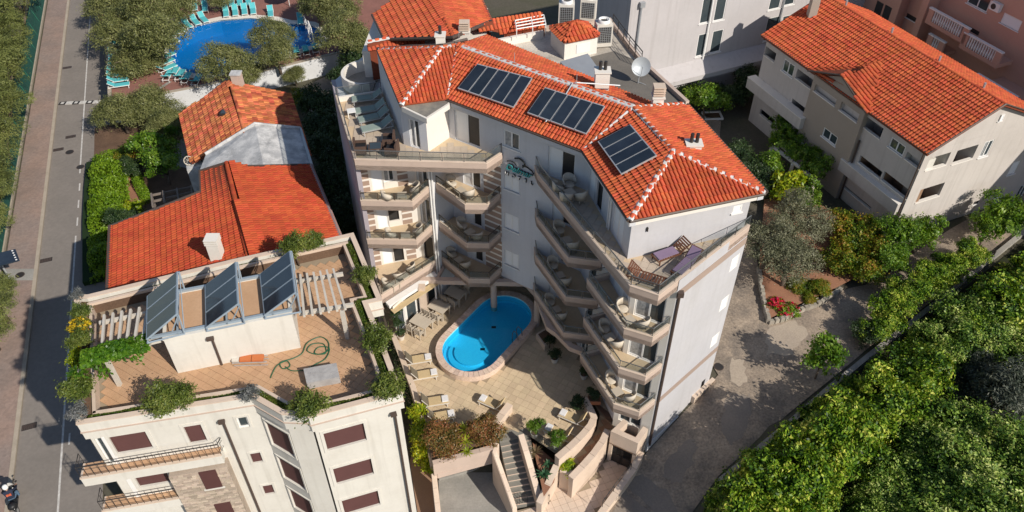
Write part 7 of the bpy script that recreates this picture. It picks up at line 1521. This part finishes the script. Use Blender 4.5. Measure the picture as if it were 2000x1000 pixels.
# olive grove by the second pool
ol = [(222, 12, 3.0, 'at top left beside the road'), (290, 18, 3.4, 'at picture top left of pool'), (238, 62, 3.2, 'overhanging the road wall'), (300, 68, 3.6, 'left of the pool coping'), (345, 22, 2.6, 'behind slanted lounger row'), (262, 118, 3.1, 'above the loungers beside road'), (232, 215, 2.7, 'at garden corner beside road'), (285, 205, 2.8, 'below the pool deck wall corner'), (325, 232, 2.2, 'beside old house left eave'), (440, 122, 3.0, 'in front of pool middle'), (480, 148, 2.0, 'behind the old house chimney'), (532, 68, 2.6, 'overhanging the pool centre'), (540, 102, 2.3, 'between pool and long white wall'), (678, 72, 3.1, 'right of small pool lobe'), (620, 8, 2.8, 'behind the small pool lobe'), (660, 18, 2.6, 'at picture top beside rear roof'), (430, -5, 1.8, 'trunk behind back lounger row'), (575, 145, 1.4, 'small one against long white wall')]
for u, v, r, nm in ol: z0 = DZ if nm.find('road') < 0 and nm.find('garden') < 0 and nm.find('eave') < 0 and nm.find('chimney') < 0 and nm.find('against') < 0 and nm.find('below') < 0 else -3.; grow('olive', 'grey green olive tree ' + nm, 'tree', u, v, r * .92, z0, .95)
# garden left of the red house
grow('fruit', 'bright green fruit tree in walled garden, taller left one', 'tree', 298, 290, 1.9, -3); grow('fruit', 'bright green fruit tree in walled garden, nearer the house', 'tree', 318, 325, 1.6, -3); grow('young', 'thin young tree beside the old house wall', 'tree', 335, 262, .9, -3)
grow('olive', 'grey green olive tree in walled garden beside old house', 'tree', 330, 245, 2.0, -3.)
hd = thing('clipped_hedge', 'broad clipped bright green hedge beside the road', 'hedge', A(215, 400, -3)); hl = [A(u, v, -1.5) for u, v in ((208, 290), (205, 340), (204, 400), (206, 470), (208, 520))]
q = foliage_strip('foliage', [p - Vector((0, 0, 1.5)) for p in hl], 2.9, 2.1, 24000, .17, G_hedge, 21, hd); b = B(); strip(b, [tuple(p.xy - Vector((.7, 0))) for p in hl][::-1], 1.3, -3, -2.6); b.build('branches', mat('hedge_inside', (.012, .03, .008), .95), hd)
hd2 = thing('clipped_hedge', 'low curving clipped hedge along the garden path', 'hedge', A(275, 360, -3)); foliage_strip('foliage', [A(u, v, -3) for u, v in ((266, 338), (272, 362), (284, 385), (292, 398))], .9, .9, 3500, .12, G_hedge, 22, hd2)
grow('golden', 'yellow green low shrub at the end of garden path', 'shrub', 262, 405, .8, -3)
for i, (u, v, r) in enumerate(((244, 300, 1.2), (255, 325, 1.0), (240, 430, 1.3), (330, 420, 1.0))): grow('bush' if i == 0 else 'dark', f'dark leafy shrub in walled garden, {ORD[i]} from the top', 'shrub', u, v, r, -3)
# dark planting between houses and hotel
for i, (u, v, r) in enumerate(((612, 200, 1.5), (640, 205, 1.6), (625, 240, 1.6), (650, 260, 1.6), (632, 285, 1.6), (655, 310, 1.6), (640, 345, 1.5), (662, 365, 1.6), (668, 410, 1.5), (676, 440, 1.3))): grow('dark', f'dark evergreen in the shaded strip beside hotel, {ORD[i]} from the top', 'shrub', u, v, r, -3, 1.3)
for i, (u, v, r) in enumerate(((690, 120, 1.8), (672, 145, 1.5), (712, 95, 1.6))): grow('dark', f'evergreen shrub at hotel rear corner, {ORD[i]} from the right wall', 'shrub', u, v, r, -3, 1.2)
grow('bush', 'sunlit bushy shrub at the end of dark lane', 'shrub', 592, 192, 1.3, -3)
# behind / right of the hotel
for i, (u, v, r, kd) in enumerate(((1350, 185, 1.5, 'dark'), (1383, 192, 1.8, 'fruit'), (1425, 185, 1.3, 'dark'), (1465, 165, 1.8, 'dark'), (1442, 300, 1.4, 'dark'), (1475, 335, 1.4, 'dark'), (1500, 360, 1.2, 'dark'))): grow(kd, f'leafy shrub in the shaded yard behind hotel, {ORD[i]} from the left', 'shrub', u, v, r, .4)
tb = thing('square_planter', 'square white edged tree planter in shaded car park', 'planter', A(1392, 228, .4)); c = A(1392, 228, .45); b = B(); strip(b, [(c.x - .8, c.y - .6), (c.x + .8, c.y - .5), (c.x + .75, c.y + .7), (c.x - .85, c.y + .6)], .15, .3, .6, True); b.build('edging', white_p, tb); b = B(); b.prism([(c.x - .66, c.y - .46), (c.x + .66, c.y - .36), (c.x + .6, c.y + .56), (c.x - .7, c.y + .46)], .3, .5); b.build('soil', soil, tb)
grow('golden', 'yellow green shrub with pinkish tips by yard wall', 'shrub', 1543, 368, 1.15, .4, 1.5); grow('fruit', 'yellow green fruit tree behind the silver olive', 'tree', 1575, 392, 1.2, .4)
grow('young', 'small tree at the end of vine pergola', 'tree', 1502, 320, 1.0, .4)
grow('oliveg', 'silver olive tree, left one in the red earth garden', 'tree', 1500, 480, 2.2, .4); grow('oliveg', 'silver olive tree, upper right one in the red earth garden', 'tree', 1555, 432, 2.1, .4); grow('oliveg', 'silver olive tree nearest the flower bed', 'tree', 1542, 515, 2.2, .4)
for u, v, r, nm in ((1665, 450, 1.9, 'with orange tips, largest in garden'), (1700, 478, 1.7, 'with orange tips, right of the largest'), (1640, 505, 1.5, 'with orange tips, left lower one'), (1690, 520, 1.5, 'beside the alley below the tipped ones')): grow('bush', 'garden shrub ' + nm, 'shrub', u, v, r, .4)
for u, v, r, nm in ((1760, 465, 1.6, 'in front of the garage opening'), (1800, 460, 1.4, 'at apartment building corner'), (1740, 510, 1.3, 'at the alley edge below corner')): grow('fruit', 'bright leafy shrub ' + nm, 'shrub', u, v, r, .4)
for i, (u, v, r) in enumerate(((1560, 560, .8), (1600, 560, .9), (1580, 585, .6))): grow('bush', f'low green plant in flower bed, {ORD[i]} from the left', 'plant', u, v, r, .3)
def flowers(label, u, v, n, m, seed, r=.5):
    p = A(u, v, .6); t = thing('flowering_shrub', label, 'flowers', (p.x, p.y, .3)); V, F = leaf_arrays([(0, 0, .35, r, r, .35)], 1200, .11, seed, .12); fastmesh('foliage', V, F, G_hedge, t); V, F = leaf_arrays([(0, 0, .42, r, r, .36)], n, .13, seed + 1, .07, 8, .9); fastmesh('blossom', V, F, m, t)
flowers('pink red flowering shrub at corner of the stone bed', 1515, 598, 420, G_fl_r, 3, .6); flowers('bright red geraniums on the stone bed edge', 1532, 612, 260, G_fl_r, 5, .45); flowers('leafy plant with red blooms nearest the pale troughs', 1547, 606, 90, G_fl_r, 7, .5)
# tree row on the alley edge
for i, (u, v, r, kd) in enumerate(((1965, 425, 1.7, 'fruit'), (1930, 450, 1.4, 'fruit'), (1895, 497, 1.15, 'laurel'), (1855, 520, 1.2, 'laurel'), (1815, 545, 1.2, 'laurel'), (1775, 572, 1.3, 'laurel'), (1740, 610, 1.3, 'laurel'), (1712, 645, 1.0, 'laurel'))): grow(kd, f'laurel tree along the alley edge, {ORD[i]} from the right', 'tree', u, v, r, .3)
grow('dark', 'dark round shrub beside alley railing', 'shrub', 1690, 650, 1.0, .2); grow('young', 'thin bright young tree standing alone in the alley', 'tree', 1610, 695, 1.3, -.3)
# wooded garden beyond the wall (ground falls away)
big = [(1444, 1013, 1.7, 'laurel'), (1499, 973, 1.9, 'laurel'), (1559, 923, 2.0, 'laurel'), (1619, 873, 2.0, 'laurel'), (1586, 961, 1.3, 'laurel'), (1669, 828, 2.0, 'laurel'), (1724, 783, 2.0, 'laurel'), (1784, 736, 2.0, 'laurel'), (1661, 911, 1.2, 'laurel'), (1754, 806, 1.1, 'laurel'), (1834, 688, 1.9, 'deep'), (1889, 643, 2.0, 'laurel'), (1949, 598, 2.1, 'laurel'), (2009, 558, 2.0, 'laurel'), (2054, 523, 1.9, 'fruit'), (1830, 690, 1.7, 'bush'), (1890, 640, 2.2, 'deep'), (1960, 610, 2.4, 'laurel'), (1985, 680, 2.0, 'deep'), (1960, 765, 2.2, 'grey'), (1910, 730, 1.6, 'grey'), (2010, 760, 2.0, 'grey'), (1538, 1007, 2.0, 'laurel'), (1508, 1042, 1.8, 'laurel')]
for i, (u, v, r, kd) in enumerate(big): grow(kd, {'laurel': 'glossy green laurel', 'deep': 'deep green broadleaf tree', 'grey': 'dark grey green cypress', 'bush': 'pink flowering oleander', 'fruit': 'bright leafy tree'}[kd] + f' in woodland right of alley, {i + 1 if i > 19 else ORD[i]} in row order'.replace(f'{i + 1 if i > 19 else ORD[i]} in row order', ('nearest the ' + ['plaza corner', 'alley bend', 'notice board', 'notice board right side', 'lower dark gap', 'lone young tree', 'wall posts', 'dark shrub', 'central clearing', 'clearing top', 'oleander', 'laurel bend', 'stepped wall', 'right picture edge', 'far right corner', 'laurels in the middle', 'oleander right side', 'picture edge above cypress', 'picture edge beside cypress', 'clearing right side', 'clearing edge', 'right picture edge below', 'bottom edge left', 'bottom left corner'][i])), 'tree', u, v, r, -1.5, 1.45 if i < 4 else 1.15 if i < 8 else 1.)
for i, (u, v, r) in enumerate(((1835, 880, 2.5), (1920, 858, 2.3), (1990, 900, 2.6), (1872, 962, 2.7), (1768, 962, 2.2), (1962, 1000, 2.8), (1692, 1005, 1.9), (2035, 955, 2.4), (1805, 1045, 2.4))): grow('deep', f'tall broadleaf tree at lower right, {ORD[i]} counting from the dark clearing', 'tree', u, v, r, -2.5, .9)
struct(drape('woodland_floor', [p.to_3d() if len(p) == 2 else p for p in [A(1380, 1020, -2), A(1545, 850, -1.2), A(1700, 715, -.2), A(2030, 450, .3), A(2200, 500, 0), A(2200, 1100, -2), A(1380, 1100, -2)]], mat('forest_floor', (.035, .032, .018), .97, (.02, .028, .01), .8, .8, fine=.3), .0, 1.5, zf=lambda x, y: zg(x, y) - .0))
for i, (u, v, r) in enumerate(((1433, 981, 1.5), (1498, 931, 1.6), (1563, 878, 1.6), (1623, 831, 1.6), (1678, 786, 1.6), (1749, 751, 1.6), (1804, 708, 1.6), (1859, 663, 1.6), (1914, 621, 1.7), (1969, 583, 1.7))): grow('laurel', f'dense laurel of the hedge line beyond alley wall, {ORD[i]} from the bottom', 'tree', u, v, r, -1.5, 1.0)
# ---- roof terrace shrubs of the cream house
RZ = 8.86
for u, v, r, kd, nm in ((710, 535, .62, 'shrub', 'round shrub in the upper right planter'), (737, 664, .8, 'shrub', 'large shrub in the right planter beside pergola'), (758, 756, .8, 'shrub', 'spiky shrub at the front right corner planter'), (600, 786, .82, 'shrub', 'round shrub beside the front recess'), (490, 768, .5, 'lavender', 'grey lavender at the front planter bend'), (318, 782, .85, 'shrub', 'broad shrub in the front left planter'), (352, 774, .7, 'shrub', 'tall shrub right half of front left planter'), (575, 482, .8, 'shrub', 'round shrub in the back planter above red roof'), (612, 470, .6, 'shrub', 'low shrub right of the round back planter shrub'), (157, 612, .55, 'shrub', 'shrub at the top of left planter'), (154, 668, .6, 'shrub', 'shrub below yellow flowers in left planter'), (152, 760, .75, 'shrub', 'leafy shrub low in the left planter'), (152, 806, .5, 'lavender', 'grey lavender at front left corner planter'), (150, 577, .4, 'lavender', 'grey lavender at back left corner planter'), (150, 700, .5, 'golden', 'bright shrub at the vine end of left planter')): grow(kd, nm + ' of cream house', 'shrub', u, v, r, RZ)
p = A(155, 637, RZ + .5); t = thing('flowering_shrub', 'yellow flowering shrub in left planter of cream house', 'flowers', (p.x, p.y, RZ)); V, F = leaf_arrays([(0, 0, .35, .5, .5, .4)], 1200, .1, 3, .1); fastmesh('foliage', V, F, G_ros, t); V, F = leaf_arrays([(0, 0, .5, .48, .48, .35)], 700, .08, 5, .07, 8, .9); fastmesh('blossom', V, F, G_fl_y, t)
vn = thing('grape_vine', 'bright green grape vine sprawling over left pergola beam', 'vine', A(200, 720, 8.4)); vl = [A(u, v, 10.45) for u, v in ((162, 705), (185, 700), (215, 690), (250, 680), (290, 668))]; foliage_strip('foliage', vl, 1.0, .45, 2600, .2, G_vine, 31, vn); q = B(); q.tube([A(160, 770, 8.5), A(165, 730, 9.5), vl[0]], .05, 5); q.build('stem', bark, vn)
V, F = leaf_arrays([(*A(262, 690, 10.0), .5, .25, .6), (*A(175, 730, 9.7), .8, .5, .6), (*A(220, 700, 10.2), .6, .3, .4)], 1100, .2, 9, .2); V = V - np.array(vn.location); fastmesh('hanging_foliage', V, F, G_vine, vn)
# ---- hotel terrace planting
grow('photinia', 'red tipped photinia bush, left one above the garage', 'bush', 866, 856, 1.2, .1, .85, variants=2); grow('photinia', 'red tipped photinia bush, right one beside stairs', 'bush', 948, 836, 1.08, .1, .9)
gc = thing('golden_creeper', 'tall golden yellow creeper at terrace left corner', 'plant', A(825, 860, -2)); V, F = leaf_arrays([(*A(817, 808, .6), .42, .45, .5), (*A(822, 845, .1), .5, .5, .6), (*A(826, 880, -.6), .5, .5, .7), (*A(836, 905, -1.3), .45, .45, .6)], 6000, .17, 13, .2); V = V - np.array(gc.location); fastmesh('foliage', V, F, G_yel, gc)
yuc = leafmat('yucca_leaf', [(.12, .2, .01), (.24, .32, .02), (.4, .42, .04)], .3); aga = leafmat('agave_leaf', [(.02, .07, .03), (.04, .11, .05), (.07, .15, .08)], .2); phor = leafmat('flax_leaf', [(.12, .09, .05), (.2, .15, .08), (.22, .2, .1)], .2)
blades('yucca', 'bright yucca between photinias, upper one', 'plant', A(909, 845, .95), 28, .75, .045, yuc, 1); blades('yucca', 'bright yucca between photinias, middle one', 'plant', A(909, 866, .75), 26, .65, .045, yuc, 2); blades('yucca', 'bright yucca between photinias, lowest one', 'plant', A(913, 886, .5), 22, .5, .04, yuc, 3)
blades('flax_plant', 'bronze flax plant in the bed beside stairs', 'plant', A(1045, 888, -.35), 26, .75, .03, phor, 4); blades('agave', 'green agave in the bed beside stairs, larger', 'plant', A(1062, 930, -.45), 24, .6, .07, aga, 5, .6); blades('agave', 'green agave behind the larger one beside stairs', 'plant', A(1070, 908, -.4), 18, .45, .06, aga, 6, .6)
def potted(u, v, r, kd, label, z=0, pot=potw, ph=.38, sq=False):
    p = A(u, v, z); t = thing('plant_pot', label[0], 'pot', (p.x, p.y, z + .003)); b = B()
    if sq: b.box(-.36, .36, -.22, .22, 0, ph); b.build('box', pot, t, local=True); b = B(); b.box(-.31, .31, -.17, .17, ph + .001, ph + .008); b.build('soil', soil, t, local=True)
    else: b.lathe([(.001, 0), (.17, 0), (.25, ph), (.22, ph), (.2, ph - .05), (.001, ph - .05)], k=18); b.build('pot_body', pot, t, False, True); b = B(); b.lathe([(.205, ph - .045), (.001, ph - .03)], k=14); b.build('soil', soil, t, False, True)
    plant(kd, label[1], 'plant', (p.x, p.y, z + ph - .08), r)
potted(1083, 706, .42, 'ball', ('white pot under dark box ball by glass door', 'dark box ball in white pot by glass door')); potted(1140, 738, .36, 'ball', ('white pot under dark box ball below balcony stack', 'dark box ball in white pot below balcony stack'))
potted(1160, 785, .45, 'ball', ('square terracotta planter at ramp head', 'dark box ball in square terracotta planter at ramp head'), 0, terra, .3, True); potted(784, 662, .3, 'ball', ('round white pot at corner of the low wall', 'low clump of cloud pruned tree in white pot'))
p = A(784, 662, 0)
for i, (dx, dy, z_, r_) in enumerate(((-.12, .1, .95, .4), (-.2, .25, 1.6, .42))): plant('ball', ('middle' if i == 0 else 'top') + ' clump of cloud pruned tree in white pot', 'plant', (p.x + dx, p.y + dy, z_), r_)
potted(1044, 852, .5, 'fruit', ('pot behind railing under taller light shrub', 'tall light green potted shrub left behind railing')); potted(1086, 874, .52, 'fruit', ('pot behind railing under rounder light shrub', 'round light green potted shrub right behind railing'))
grow('ball', 'dark clipped ball shrub behind the curved wall', 'shrub', 1131, 786, .55, 0); grow('golden', 'yellow green ball shrub at the ramp foot', 'shrub', 1109, 907, .5, -.8); grow('ball', 'dark shrub in stone planter under the ring beam', 'shrub', 1074, 664, .4, .3)
struct(foliage_strip('ivy', [A(u, v, -.3) for u, v in ((762, 660), (790, 745), (815, 830))], .5, .4, 3000, .12, G_dark, 41), 'stuff')
